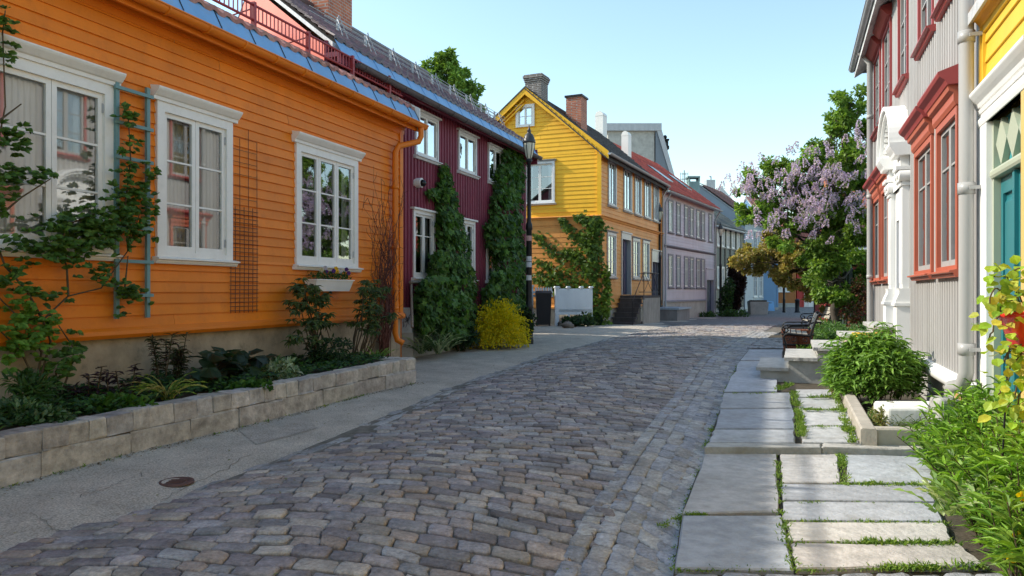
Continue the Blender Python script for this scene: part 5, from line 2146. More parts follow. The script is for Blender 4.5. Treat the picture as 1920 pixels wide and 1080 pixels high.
# --- benches
def bench(label, p, rz):
    t = thing('garden_bench', label, 'bench', p, 'benches on the right pavement', rz)
    # local: x along the seat, +y is the front
    W_ = 1.5
    for sx in (-1, 1):
        x = sx * W_ / 2
        mb = MB()
        T = lambda pts, r=.017: mb.tube([(x, a, b) for a, b in pts], r, 6)
        T([(.30, 0), (.27, .12), (.29, .25), (.33, .36), (.30, .42), (.22, .44), (-.18, .40)], .022)
        T([(-.26, 0), (-.22, .15), (-.19, .32), (-.18, .42), (-.24, .60), (-.31, .82), (-.36, .86), (-.40, .83)], .022)
        T([(-.28, .70), (-.15, .63), (.10, .62), (.25, .62), (.33, .60), (.36, .54), (.33, .48), (.27, .47), (.24, .51), (.26, .55), (.30, .55)], .016)
        T([(.33, .48), (.30, .42)], .014)
        for c_, r_ in (((.14, .33), .05), ((-.08, .32), .04), ((.24, .33), .03)):
            T([(c_[0] + r_ * math.cos(a), c_[1] + r_ * math.sin(a)) for a in [2 * PI * i / 10 for i in range(10)]], .009)
        mb.build('end_frame', M['dark'], t)
    for y, z in ((.25, .455), (.14, .445), (.03, .435), (-.08, .425)):
        mb = MB()
        mb.box(-W_ / 2 + .0, W_ / 2, y - .045, y + .045, z - .015, z + .015)
        mb.build('seat_slat', BWOOD, t)
    for k in range(3):
        z = .52 + k * .11
        y = -.215 - k * .035
        mb = MB()
        mb.hexa([(-W_ / 2, y - .012, z), (W_ / 2, y - .012, z), (W_ / 2, y + .012, z), (-W_ / 2, y + .012, z), (-W_ / 2, y - .042, z + .09), (W_ / 2, y - .042, z + .09), (W_ / 2, y - .018, z + .09), (-W_ / 2, y - .018, z + .09)])
        mb.build('back_slat', BWOOD, t)
    return t


BWOOD = paint('bench_wood', (.40, .37, .31), .7, .2, 6, .2)
pf, pb = gp(1473, 668, .05), gp(1519, 649, .07)
fdir = Vector((-1, .37)).normalized()
# +y (front) points to the street
rz_ = math.atan2(-fdir.x, fdir.y)
ctr = pf + Vector((.28, -.08, 0))
ax = Vector((math.cos(rz_), math.sin(rz_)))
sgn = 1 if ax.y > 0 else -1
c2 = Vector((ctr.x, ctr.y)) + ax * sgn * .75
bench('iron framed bench with pale wooden slats beside the stone stair', (c2.x, c2.y, G(16) + .06), rz_)
q = at(1549, 585, 20.5)
bench('second bench partly hidden behind green plants', (q.x, q.y + .6, G(21) + .05), rz_ + .1)
mb = MB()
tp_ = gp(1500, 660, .06)
tub = thing('wooden_tub', 'low round reddish brown wooden tub behind bench', 'planter', (tp_.x + .12, tp_.y + .45, G(17) + .05))
o = Vector(tub.location)
for k in range(20):
    a0, a1 = 2 * PI * k / 20, 2 * PI * (k + .93) / 20
    r0, r1 = .29, .34
    mb.hexa([o + Vector((r * math.cos(a), r * math.sin(a), 0)) for r, a in ((r0, a0), (r0, a1), (r0 - .04, a1), (r0 - .04, a0))] + [o + Vector((r * math.cos(a), r * math.sin(a), .46)) for r, a in ((r1, a0), (r1, a1), (r1 - .04, a1), (r1 - .04, a0))])
mb.build('staves', paint('red_brown_wood', (.22, .075, .04), .6, .25, 6, .2), tub)
mb = MB()
for z in (.12, .34):
    r = .29 + .05 * z / .46 + .004
    mb.lathe([(r, z), (r + .006, z + .0), (r + .008, z + .04), (r + .002, z + .04)], o, 24)
mb.build('hoop', M['dark'], tub)
mb = MB()
mb.lathe([(0, .40), (.29, .40)], o, 20)
mb.build('soil', earth, tub)

# --- bollards and the far café corner
for i, (px, lab) in enumerate(((1495, 'short black bollard left of two at the street end'), (1530, 'short black bollard right of two at the street end'))):
    p = gp(px, 586)
    t = thing('bollard', lab, 'bollard', p, 'bollards at the street end')
    mb = MB()
    mb.lathe([(.20, 0), (.20, .06), (.16, .1), (.155, .82), (.18, .85), (.17, .92), (.08, .98), (0, 1.0)], p, 12)
    mb.build('post', M['dark'], t)
p = gp(1430, 588)
t = thing('cafe_table', 'dark outdoor table beside the pale concrete box', 'table', p)
mb = MB()
mb.lathe([(0, .72), (.62, .72), (.62, .76), (0, .77)], p, 16)
mb.build('table_top', M['dark'], t)
for k in range(4):
    mb = MB()
    a = 2 * PI * k / 4 + .5
    mb.tube([p + Vector((.1 * math.cos(a), .1 * math.sin(a), .72)), p + Vector((.45 * math.cos(a), .45 * math.sin(a), 0))], .05, 6)
    mb.build('leg', M['dark'], t)
p = gp(1421, 590)
t = thing('concrete_planter', 'pale concrete planter box next to the black bin', 'planter', p)
mb = MB()
mb.hexa([p + Vector(v) for v in ((-.55, -.3, 0), (.55, -.3, 0), (.55, .3, 0), (-.55, .3, 0), (-.6, -.33, .85), (.6, -.33, .85), (.6, .33, .85), (-.6, .33, .85))])
mb.box(p.x - .5, p.x + .5, p.y - .25, p.y + .25, .85, .95, 1)
mb.build('box', [M['concrete'], earth], t)
p = at(1545, 560, 33)
t = thing('notice_board', 'blue notice board with white outline drawing at the far end', 'sign', (p.x, 33, G(33)))
a, b = at(1538, 600, 33), at(1552, 557, 33)
mb = MB()
mb.box(a.x, b.x, 33, 33.06, G(33) + .05, b.z)
mb.build('panel', paint('sign_blue', (.06, .17, .42), .4, .1), t)
mb = MB()
for x0, x1, y0, y1 in ((1540, 1543, 561, 576), (1544.5, 1547, 559, 576), (1548, 1550.5, 562, 576), (1540, 1550, 577, 578.5)):
    a, b = at(x0, y1, 32.99), at(x1, y0, 32.99)
    for w_ in ((a.x, a.x + .02), (b.x - .02, b.x)):
        mb.box(w_[0], w_[1], 32.985, 32.999, a.z, b.z)
    for w_ in ((a.z, a.z + .02), (b.z - .02, b.z)):
        mb.box(a.x + .02, b.x - .02, 32.985, 32.999, w_[0], w_[1])
mb.build('print', M['white'], t)
p = gp(1444, 586)
t = thing('blue_tarp', 'light blue panel leaning at the foot of the blue house', 'panel', p)
a, b = at(1436, 583, p.y + 1), at(1453, 565, p.y + 1)
mb = MB()
mb.hexa([(a.x, p.y + 1, a.z), (b.x, p.y + 1, a.z), (b.x, p.y + 1.06, a.z), (a.x, p.y + 1.06, a.z), (a.x, p.y + 1.3, b.z), (b.x, p.y + 1.3, b.z), (b.x, p.y + 1.36, b.z), (a.x, p.y + 1.36, b.z)])
mb.build('sheet', paint('light_blue_sheet', (.22, .45, .72), .5, .1), t)

# --- manhole cover
p = gp(331, 898)
mc = thing('manhole_cover', 'small round rusty cover set in the asphalt', 'manhole cover', (p.x, p.y, p.z))
z_ = zleft(p.x, p.y) + .004
mb = MB()
mb.lathe([(.0, 0), (.105, .0), (.11, .008), (.125, .008), (.13, -.01)], (p.x, p.y, z_ + .002), 24)
for k in range(3):
    mb.box(p.x - .06, p.x + .06, p.y - .045 + k * .04, p.y - .03 + k * .04, z_ + .002, z_ + .009)
mb.build('lid', paint('rusty_iron', (.11, .06, .05), .7, .3, 20, .4), mc)
# ============================================================ planting
LM = LEAFM()
STEM = paint('stem', (.09, .065, .035), .8, .25, 12, .2)
BARK = paint('bark', (.085, .07, .055), .9, .3, 8, .7, 30)
GREEN = [(.045, .115, .022), (.07, .16, .03), (.035, .085, .02)]
FRESH = [(.13, .26, .03), (.20, .34, .045), (.08, .18, .025)]
LIME = [(.30, .46, .035), (.20, .36, .03), (.40, .50, .06)]
DARK = [(.018, .050, .018), (.03, .075, .022), (.012, .035, .014)]
IVYC = [(.055, .13, .025), (.09, .19, .035), (.035, .085, .022), (.13, .24, .045)]
VARI = [(.42, .48, .34), (.30, .38, .22), (.09, .17, .06)]
PURP = [(.045, .022, .04), (.035, .02, .03), (.06, .035, .045)]
RUSSET = [(.20, .10, .03), (.10, .10, .03), (.26, .16, .05)]

# --- stone planter along the orange house
p0, p1 = gp(0, 915), gp(780, 716)
FPl = Fac(p0.xy, (p1.xy - p0.xy))
Lp = (p1.xy - p0.xy).length
PLS = -2.2
sp_ = thing('stone_planter', 'long low planter wall of weathered granite blocks before the orange house', 'planter wall', FPl.P(Lp / 2, -.4, .1))
gran = vcol('granite_block', .85, .35, 9, .8, 35, spec=.2)
mb = MB()


def block(F, s0, s1, n0, n1, z0, z1, col):
    j = lambda k=.008: R.gauss(0, k)
    e = .012
    vs = []
    for z, ins in ((z0, 0), (z0 + e, 0), (z1 - e, 0), (z1, e)):
        for a, b in ((s0 + ins, n1 - ins), (s1 - ins, n1 - ins), (s1 - ins, n0 + ins), (s0 + ins, n0 + ins)):
            vs.append(F.P(a + j(.004), b + j(.006), z + j(.004)))
    fs = [(r * 4 + i, r * 4 + (i + 1) % 4, (r + 1) * 4 + (i + 1) % 4, (r + 1) * 4 + i) for r in range(3) for i in range(4)] + [(12, 13, 14, 15)]
    mb.add(vs, fs, 0, col)


def gcol():
    b = R.choice([(.42, .38, .33), (.45, .41, .36), (.40, .36, .32), (.42, .39, .36), (.46, .42, .36)])
    q = R.uniform(.85, 1.15)
    return tuple(x * q for x in b)


s = PLS
while s < Lp - .05:
    e = min(s + R.uniform(.5, .85), Lp)
    if Lp - e < .3:
        e = Lp
    Yb = FPl.P(s, 0, 0).y
    block(FPl, s + .006, e - .006, -.26, .0, G(Yb) - .1, G(Yb) + .20, gcol())
    s = e
s = PLS
while s < Lp - .05:
    e = min(s + R.uniform(.17, .3), Lp)
    if Lp - e < .12:
        e = Lp
    Yb = FPl.P(s, 0, 0).y
    block(FPl, s + .003, e - .003, -.24 + R.uniform(-.01, .01), -.012 + R.uniform(-.008, .008), G(Yb) + .203, G(Yb) + .375 + R.uniform(-.006, .006), gcol())
    s = e
# the return at the far end
zf_ = G(12)
FRt = Fac(FPl.P(Lp, -.02, 0).xy, -FPl.n)
block(FRt, .0, .75, -.22, .0, zf_ - .1, zf_ + .20, gcol())
block(FRt, .75, 1.5, -.22, .0, zf_ - .1, zf_ + .20, gcol())
for k in range(6):
    block(FRt, k * .25 + .004, k * .25 + .246, -.21, -.01, zf_ + .203, zf_ + .375, gcol())
mb.build('blocks', gran, sp_)
mb = MB()
nS = 40
vs = []
for r in range(7):
    for i in range(nS + 1):
        s = PLS + (Lp - .2 - PLS) * i / nS
        n = -.22 - 1.25 * r / 6
        q = FPl.P(s, n, 0)
        vs.append(Vector((q.x, q.y, G(q.y) + .31 + .08 * r / 6 + R.uniform(-.015, .02))))
mb.add(vs, [(r * (nS + 1) + i, r * (nS + 1) + i + 1, (r + 1) * (nS + 1) + i + 1, (r + 1) * (nS + 1) + i) for r in range(6) for i in range(nS)], 0, smooth=True)
mb.build('soil', earth, sp_)


def plane_pt(px, py, F, off):
    return np.array(F.W(px, py, off))


def plant(name, label, cat, parts, group=None):
    """parts: callable that fills a Leaves and an MB of stems"""
    L, S = Leaves(), MB()
    parts(L, S)
    o = L.build(name, LM)
    tag(o, label, cat, group)
    if S.nv:
        st_ = S.build('stems', STEM, o)
    return o


def low(px, py, rx, ry, F, off, n, ln, wr, cols, shape='oval', droop=.2, deep=.25, up=.4, lump=6, var=.2):
    def go(L, S):
        c = plane_pt(px, py, F, off)
        k = c[1] / FPX
        bush(L, n, c, (rx * k, deep, ry * k), ln, wr, cols, shape, droop, lump, var, up)
    return go


plant('ground_cover', 'low variegated ground cover with pale edged leaves spilling over the planter at far left', 'plant', low(60, 775, 110, 42, FO, .85, 1500, .055, .55, [(.05, .12, .03), (.03, .08, .025), (.16, .24, .12)], deep=.28), )
plant('ground_cover', 'bright green round leaved ground cover behind the planter edge under the purple plant', 'plant', low(215, 770, 85, 26, FO, .9, 900, .06, .9, FRESH[2:] + [(.06, .15, .02)], 'round', deep=.22))
plant('leafy_clump', 'narrow leaved green clump at the left against the plinth', 'plant', low(60, 735, 60, 35, FO, .6, 500, .10, .25, GREEN, 'lance', deep=.2))


def purple_(L, S):
    for px, py, h in ((165, 765, 62), (178, 765, 78), (205, 765, 60), (228, 768, 72), (245, 765, 80), (258, 770, 58), (150, 765, 42)):
        b = plane_pt(px, py, FO, .55)
        k = b[1] / FPX
        tpt = b + np.array([R.uniform(-.08, .08), R.uniform(-.05, .05), h * k])
        S.tube([b, (b + tpt) / 2 + [0, 0, .02], tpt], .006, 5)
        m = 34
        t = NR.random(m) ** .7
        P = b + (tpt - b) * t[:, None]
        D = np.c_[NR.normal(size=(m, 2)), NR.uniform(-.2, .5, m)]
        L.add(P, D, np.tile([0, 0, 1.0], (m, 1)), NR.uniform(.06, .11, m), .035, pal(m, *PURP), 'oval')


plant('purple_plant', 'dark purple leaved plant with pointed leaves in the planter', 'plant', purple_)


def feath(L, S):
    for i in range(9):
        b = plane_pt(R.uniform(298, 335), 722, FO, .35)
        k = b[1] / FPX
        tpt = b + np.array([R.uniform(-.12, .12), R.uniform(-.08, .08), R.uniform(55, 98) * k])
        S.tube([b, (b + tpt) / 2, tpt], .006, 5)
        m = 60
        t = NR.random(m) ** .6
        P = b + (tpt - b) * t[:, None]
        D = np.c_[NR.normal(size=(m, 2)), NR.uniform(-.1, .5, m)]
        L.add(P, D, np.tile([0, 0, 1.0], (m, 1)), NR.uniform(.06, .13, m), .02, pal(m, (.05, .06, .03), (.06, .03, .03), (.06, .09, .03)), 'lance')


plant('feathery_plant', 'tall thin feathery dark plant standing against the plinth under the wire mesh', 'plant', feath)


def blades(L, b, n, ln, wd, cols, spread=1.0, arch=.5, seg=5, up=1.0):
    """arching strap leaves from a base"""
    b = np.array(b)
    for i in range(n):
        a = R.uniform(0, 2 * PI)
        l = ln * R.uniform(.6, 1.2)
        d = np.array([math.cos(a) * spread * R.uniform(.3, 1), math.sin(a) * spread * R.uniform(.3, 1), up])
        d /= np.linalg.norm(d)
        p = b + np.array([R.uniform(-.04, .04), R.uniform(-.04, .04), 0])
        c = pal(1, *cols)
        for k in range(seg):
            st_ = l / seg
            L.add([p], [d], [[math.cos(a + PI), math.sin(a + PI), .8]], st_ * 1.35, wd * (1 - .75 * (k / seg) ** 2), c, 'diamond' if k == seg - 1 else 'diamond')
            p = p + d * st_
            d = d + np.array([0, 0, -arch * 2 / seg])
            d /= np.linalg.norm(d)


plant('day_lily', 'day lily with yellowing strap leaves hanging over the planter', 'plant', lambda L, S: blades(L, plane_pt(315, 752, FO, .95), 46, .42, .022, [(.25, .34, .05), (.12, .22, .04), (.42, .36, .14)], 1.0, .75))


def liga(L, S):
    for i in range(95):
        c = plane_pt(R.gauss(432, 32), R.uniform(655, 735), FO, R.uniform(.35, .85))
        D = np.array([[R.uniform(-.6, .9), R.uniform(-1, -.1), R.uniform(-.5, .15)]])
        L.add([c], D, [[.35, -.5, .8]], R.uniform(.15, .25), R.uniform(.15, .24), pal(1, (.018, .042, .018), (.03, .06, .022), (.025, .045, .028)), 'round')


plant('ligularia', 'clump of very dark round leaves in the middle of the planter', 'plant', liga)
plant('ground_cover', 'fresh green small leaved ground cover in front of the dark round leaves', 'plant', low(440, 733, 62, 18, FO, 1.0, 800, .055, .9, [(.06, .15, .025), (.045, .12, .02)], 'round', deep=.2))
plant('variegated_shrub', 'white edged variegated leaves spilling over the planter right of the dark clump', 'plant', low(528, 695, 58, 40, FO, .85, 1300, .085, .4, VARI, 'lance', droop=.5, deep=.32))
def bedfill(L, S):
    for i in range(560):
        s = R.uniform(PLS, Lp - .3)
        n = -.30 - R.random() * 1.05
        q = FPl.P(s, n, 0)
        c = np.array([q.x, q.y, G(q.y) + .36 + R.uniform(.0, .06 + .05 * (n < -.7))])
        m = 14
        a = NR.random(m) * 2 * PI
        D = np.c_[np.cos(a), np.sin(a), NR.uniform(-.1, .9, m)]
        L.add(c + NR.normal(size=(m, 3)) * [.07, .07, .02], D, np.tile([0, -.4, 1.0], (m, 1)), NR.uniform(.04, .085, m), .04, pal(m, *(DARK + GREEN)) * R.uniform(.8, 1.4), 'oval')


plant('undergrowth', 'dull green undergrowth covering the soil along the whole planter', 'plant', bedfill)


def rhodo(cx, top, bot, w, sbase, off):
    def go(L, S):
        for i in range(15):
            bx = R.gauss(sbase, 10)
            b = plane_pt(bx, 700, FO, off * .6)
            px, py = R.gauss(cx, w * .45), top + (bot - top) * R.random() ** 1.1
            t_ = plane_pt(px, py, FO, off + R.uniform(-.2, .25))
            m_ = (b + t_) / 2 + np.array([R.uniform(-.12, .12), R.uniform(-.1, .1), R.uniform(-.1, .05)])
            S.tube([b, m_, t_], [.014, .01, .006], 5)
            for w_ in range(5):
                c = t_ + NR.normal(size=3) * np.array([.09, .09, .09])
                m = 13
                a = NR.random(m) * 2 * PI
                D = np.c_[np.cos(a), np.sin(a), NR.uniform(-.75, .25, m)]
                L.add(np.tile(c, (m, 1)), D, np.tile([.1, -.5, .9], (m, 1)), NR.uniform(.08, .14, m), .036, pal(m, (.05, .09, .025), (.085, .14, .035), (.13, .16, .045), (.04, .07, .025)), 'lance')
    return go


plant('rhododendron', 'rhododendron with leathery leaves and bare stems left of the flower box', 'shrub', rhodo(580, 535, 640, 36, 600, .45))
plant('rhododendron', 'rhododendron beside the orange downpipe under the bare vine', 'shrub', rhodo(688, 530, 630, 34, 672, .5))
plant('small_shrub', 'dark green fine leaved shrub low between both rhododendrons', 'shrub', low(615, 655, 42, 40, FO, .6, 900, .06, .4, DARK + [(.05, .09, .03)], 'lance', deep=.3))
plant('hosta', 'light green hosta at the far end of the planter', 'plant', lambda L, S: blades(L, plane_pt(705, 682, FO, .75), 40, .30, .05, [(.14, .25, .05), (.20, .32, .07)], 1.0, .4))


# --- climbing rose on the orange wall
def vine_pts(F, path, off, n=10):
    pts = []
    for (a, b) in zip(path, path[1:]):
        for k in range(n):
            t = k / n
            pts.append(np.array(F.W(a[0] + (b[0] - a[0]) * t, a[1] + (b[1] - a[1]) * t, off + R.uniform(-.02, .03))))
    pts.append(np.array(F.W(*path[-1], off)))
    return pts


def rose(L, S):
    paths = [[(68, 722), (78, 660), (30, 590), (0, 560), (-40, 480)], [(72, 722), (95, 640), (80, 600), (128, 555), (190, 540), (240, 470), (262, 400)], [(70, 722), (40, 660), (20, 640), (-20, 600)],
             [(112, 740), (105, 700), (130, 680)], [(115, 740), (132, 690), (140, 655), (110, 610)], [(80, 600), (50, 545), (10, 500), (-20, 420), (-10, 300), (10, 200), (5, 60), (10, 20)],
             [(128, 555), (125, 500), (110, 460), (130, 420), (180, 400)], [(240, 470), (235, 380), (245, 300), (240, 210)], [(232, 560), (240, 480)], [(-20, 420), (40, 370), (95, 335)], [(-20, 240), (40, 195)]]
    for p in paths:
        pts = vine_pts(FO, p, .14, 6)
        S.tube(pts, [.012 * (1 - .6 * i / len(pts)) for i in range(len(pts))], 5)
    spots = [(8, 40, 18, 24, 60), (12, 95, 18, 30, 50), (10, 250, 26, 24, 110), (35, 275, 24, 20, 60), (15, 330, 30, 30, 130), (60, 330, 40, 16, 110), (0, 380, 16, 20, 40), (135, 425, 75, 28, 380), (115, 470, 50, 28, 330), (190, 425, 45, 28, 330), (170, 455, 50, 24, 200), (250, 430, 34, 30, 200),
             (225, 400, 30, 36, 260), (255, 370, 34, 40, 330), (245, 300, 20, 40, 110), (240, 215, 14, 28, 80), (285, 330, 12, 22, 40), (190, 510, 20, 24, 70), (235, 545, 28, 26, 190), (35, 460, 36, 20, 90), (20, 520, 34, 30, 120), (40, 570, 36, 34, 150),
             (25, 620, 34, 26, 150), (80, 600, 40, 24, 120), (60, 645, 40, 24, 140), (130, 655, 26, 34, 150), (110, 690, 34, 24, 90), (15, 670, 26, 20, 60), (90, 555, 50, 14, 60), (140, 480, 24, 34, 90)]
    for px, py, rx, ry, n in spots:
        n = int(n * 1.0)
        for i in range(n // 5 + 1):
            c = np.array(FO.W(px + R.gauss(0, rx * .55), py + R.gauss(0, ry * .55), .16 + R.uniform(-.06, .12)))
            d = sph(1)[0] * np.array([1, 1, .6]) + np.array(FO.n.to_3d()) * .5
            m = 5
            ang = np.array([-1.2, -.6, 0, .6, 1.2])
            dd = d / np.linalg.norm(d)
            sd_ = np.cross(dd, [0, 0, 1.0])
            sd_ /= max(1e-6, np.linalg.norm(sd_))
            D = np.cos(ang)[:, None] * dd + np.sin(ang)[:, None] * sd_
            bright = [(.10, .22, .03), (.16, .30, .04)] if py > 560 and px < 90 else [(.08, .17, .032), (.12, .23, .04), (.055, .12, .026)]
            L.add(np.tile(c, (m, 1)), D, np.tile(np.array([.55, -.65, .6]), (m, 1)) + NR.normal(size=(m, 3)) * .3, NR.uniform(.05, .085, m), .045, pal(m, *bright), 'oval')


plant('climbing_rose', 'climbing plant with loose green stems across the left of the orange wall', 'climber', rose)

# --- trellis, wire mesh
tr = thing('wooden_trellis', 'narrow teal blue wooden ladder trellis between both left windows', 'trellis', FO.W(245, 600, .1))
trm = paint('trellis_blue', (.15, .27, .28), .6, .15, 5, .2)
sa, sb = FO.s(219, .07), FO.s(277, .07)
zt_, zb_ = FO.sz(221, 147, .07)[1], FO.sz(214, 598, .07)[1]
for s_ in (sa, sb):
    mb = MB()
    mb.fbox(FO, s_ - .022, s_ + .022, .05, .085, zb_, zt_)
    mb.build('upright', trm, tr)
for k in range(7):
    mb = MB()
    z = zb_ + .25 + (zt_ - zb_ - .35) * k / 6
    mb.fbox(FO, sa - .05, sb + .05, .087, .108, z - .018, z + .018)
    mb.build('rung', trm, tr)
wm = thing('wire_trellis', 'rusty wire mesh climbing frame fixed to the orange wall', 'trellis', FO.W(455, 585, .03))
rusty = paint('rusty_wire', (.13, .05, .03), .8, .3, 20)
mb = MB()
s0, s1 = FO.s(432, .03), FO.s(481, .03)
z0, z1, zm_ = FO.sz(455, 582, .03)[1], FO.sz(455, 240, .03)[1], FO.sz(455, 388, .03)[1]
for k in range(7):
    s = s0 + (s1 - s0) * k / 6
    mb.tube([FO.P(s, .035, z0 - .03), FO.P(s, .04, (z0 + zm_) / 2), FO.P(s, .035, zm_ if k % 2 else z1 - (.15 if k % 4 else 0))], .0045, 5)
k = 0
z = z0
while z < zm_:
    mb.tube([FO.P(s0 - .02, .04, z), FO.P(s1 + .02, .04, z)], .0045, 5)
    z += .055
z = zm_ + .1
while z < z1:
    mb.tube([FO.P(s0, .04, z), FO.P(s1, .04, z)], .003, 4)
    z += .16
mb.build('mesh', rusty, wm)

# --- flower box under the third window
fb_ = thing('flower_box', 'white plastic flower box hung on the orange wall under the third window', 'flower box', FO.W(620, 546, .15))
s0, s1 = FO.s(586, .2), FO.s(656, .2)
z1, z0 = FO.sz(620, 526, .2)[1], FO.sz(620, 546, .2)[1]
mb = MB()
mb.hexa([FO.P(s0 + .05, .22, z0), FO.P(s1 - .05, .22, z0), FO.P(s1 - .05, .10, z0), FO.P(s0 + .05, .10, z0), FO.P(s0, .27, z1), FO.P(s1, .27, z1), FO.P(s1, .05, z1), FO.P(s0, .05, z1)])
mb.fbox(FO, s0 - .01, s1 + .01, .04, .285, z1, z1 + .015)
mb.build('trough', M['ivory'], fb_)
mb = MB()
for s in (s0 + .3, s1 - .3):
    mb.fbox(FO, s - .015, s + .015, 0, .06, z0 - .03, z1 + .03)
mb.build('bracket', M['dark'], fb_)


def pansy(L, S):
    for i in range(420):
        c = np.array(FO.P(R.uniform(s0 + .03, s1 - .03), R.uniform(.08, .27), z1 + .02 + R.uniform(0, .10)))
        L.add([c], sph(1) + [0, 0, .3], [[0, 0, 1]], R.uniform(.035, .06), .028, pal(1, *GREEN), 'oval')
    for i, (t, cl) in enumerate([(.28, (.55, .5, .6)), (.36, (.10, .03, .22)), (.44, (.10, .03, .20)), (.52, (.75, .45, .02)), (.58, (.75, .5, .03)), (.66, (.6, .55, .65)), (.8, (.08, .02, .18)), (.9, (.12, .04, .22)), (.16, (.6, .5, .3))]):
        c = np.array(FO.P(s0 + (s1 - s0) * t, .22 + R.uniform(-.05, .05), z1 + .14 + R.uniform(-.02, .05)))
        a = np.arange(5) * 2 * PI / 5
        D = np.c_[np.cos(a) * .8, np.cos(a) * .2, np.sin(a)]
        L.add(np.tile(c, (5, 1)), D, np.tile([.6, -.8, .2], (5, 1)), .035, .035, np.tile(cl, (5, 1)), 'round')


plant('pansies', 'purple and yellow pansies growing in the white flower box', 'flowers', pansy)


# --- bare reddish vine by the downpipe
def barevine(name, label, F, root, tips, off, n=40, col=(.11, .04, .03)):
    mb = MB()
    for i in range(n):
        x, y = root[0] + R.gauss(0, 5), root[1]
        pts = [F.W(x, y, off * .5)]
        tx, ty = R.choice(tips)
        tx += R.gauss(0, 10)
        ty += R.gauss(0, 16)
        m = 9
        for k in range(1, m + 1):
            t = k / m
            pts.append(F.W(x + (tx - x) * t ** 1.3 + R.gauss(0, 6) * (t > .15), y + (ty - y) * t + R.gauss(0, 5), off * (.6 + .6 * R.random())))
        r0 = R.uniform(.006, .015)
        mb.tube(pts, [r0 * (1 - .75 * k / m) for k in range(m + 1)], 5)
        for q in range(5):
            a = pts[R.randint(3, m)]
            e = a + Vector((R.gauss(0, .10), R.gauss(0, .06), R.gauss(.02, .12)))
            mb.tube([a, (a + e) / 2 + Vector((R.gauss(0, .02), 0, R.gauss(0, .02))), e], [.004, .003, .0015], 4)
    o = mb.build(name, paint('vine_bark', col, .8, .3, 20, .3))
    return tag(o, label, 'climber')


barevine('bare_vine', 'tangled leafless reddish vine climbing beside the orange downpipe', FO, (722, 668), [(730, 330), (712, 400), (738, 350), (700, 395), (735, 460), (745, 420), (715, 480), (703, 520), (745, 540)], .16, 46)


# --- ivy on the wine-red house
def ivy(F, spots, nper, ln=.11, cols=IVYC, shape='lobed', back=True):
    def go(L, S):
        for px, py, rx, ry, off, th in spots:
            n = int(rx * ry * nper * 1.5)
            c0 = np.array(F.W(px, py, 0))
            k = c0[1] / FPX
            xs = px + (NR.random(n) ** .8 * np.sign(NR.random(n) - .5)) * rx
            ys = py + (NR.random(n) ** .8 * np.sign(NR.random(n) - .5)) * ry
            keep = ((xs - px) / rx) ** 2 + ((ys - py) / ry) ** 2 < 1.05 + NR.normal(size=n) * .12
            xs, ys = xs[keep], ys[keep]
            m = len(xs)
            r2 = np.clip(1 - ((xs - px) / rx) ** 2 * .8, .1, 1)
            offs = .03 + off * r2 * NR.uniform(.35, 1.1, m)
            P = np.array([F.W(x, y, o_) for x, y, o_ in zip(xs, ys, offs)])
            nn = np.array([F.n.x, F.n.y, 0])
            sdv = np.array([F.d.x, F.d.y, 0])
            D = np.c_[np.zeros(m), np.zeros(m), -np.ones(m)] + NR.normal(size=(m, 1)) * .8 * sdv + nn * NR.uniform(.1, 1.1, (m, 1)) + NR.normal(size=(m, 3)) * .35
            U = nn * .9 + np.array([0, 0, .6]) + NR.normal(size=(m, 3)) * .6
            q = ln * .85 * NR.uniform(.45, 1.3, m)
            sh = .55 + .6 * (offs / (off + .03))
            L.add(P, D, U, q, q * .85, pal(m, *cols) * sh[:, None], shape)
        return
    return go


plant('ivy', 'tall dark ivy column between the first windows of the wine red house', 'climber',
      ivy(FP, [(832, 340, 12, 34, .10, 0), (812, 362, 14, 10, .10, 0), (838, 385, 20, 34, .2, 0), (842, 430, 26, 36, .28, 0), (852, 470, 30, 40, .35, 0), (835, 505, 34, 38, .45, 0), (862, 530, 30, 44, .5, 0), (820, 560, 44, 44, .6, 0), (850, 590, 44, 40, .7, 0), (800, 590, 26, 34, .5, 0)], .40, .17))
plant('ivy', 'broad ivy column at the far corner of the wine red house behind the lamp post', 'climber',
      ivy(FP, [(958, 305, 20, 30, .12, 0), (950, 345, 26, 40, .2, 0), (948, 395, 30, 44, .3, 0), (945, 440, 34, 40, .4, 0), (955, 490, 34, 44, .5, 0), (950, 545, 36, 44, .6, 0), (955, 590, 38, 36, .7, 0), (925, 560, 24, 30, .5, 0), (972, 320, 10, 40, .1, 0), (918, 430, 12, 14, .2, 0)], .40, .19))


def gbush(px, py, rx, ry, n, ln, wr, cols, shape='oval', deep=None, droop=.3, lump=8, up=.3, dz=0, var=.2):
    """shrub standing on the ground at pixel foot py"""
    def go(L, S):
        b = gp(px, py, dz)
        k = b.y / FPX
        h = ry * k
        c = (b.x, b.y + (deep or rx * k) * .6, b.z + h)
        bush(L, n, c, (rx * k, deep or rx * k, h), ln, wr, cols, shape, droop, lump, var, up)
        for i in range(5):
            S.tube([(b.x + R.uniform(-.1, .1), b.y + .2, b.z), (b.x + R.uniform(-.4, .4) * rx * k, b.y + .3, b.z + h * 1.1)], [.012, .005], 5)
    return go


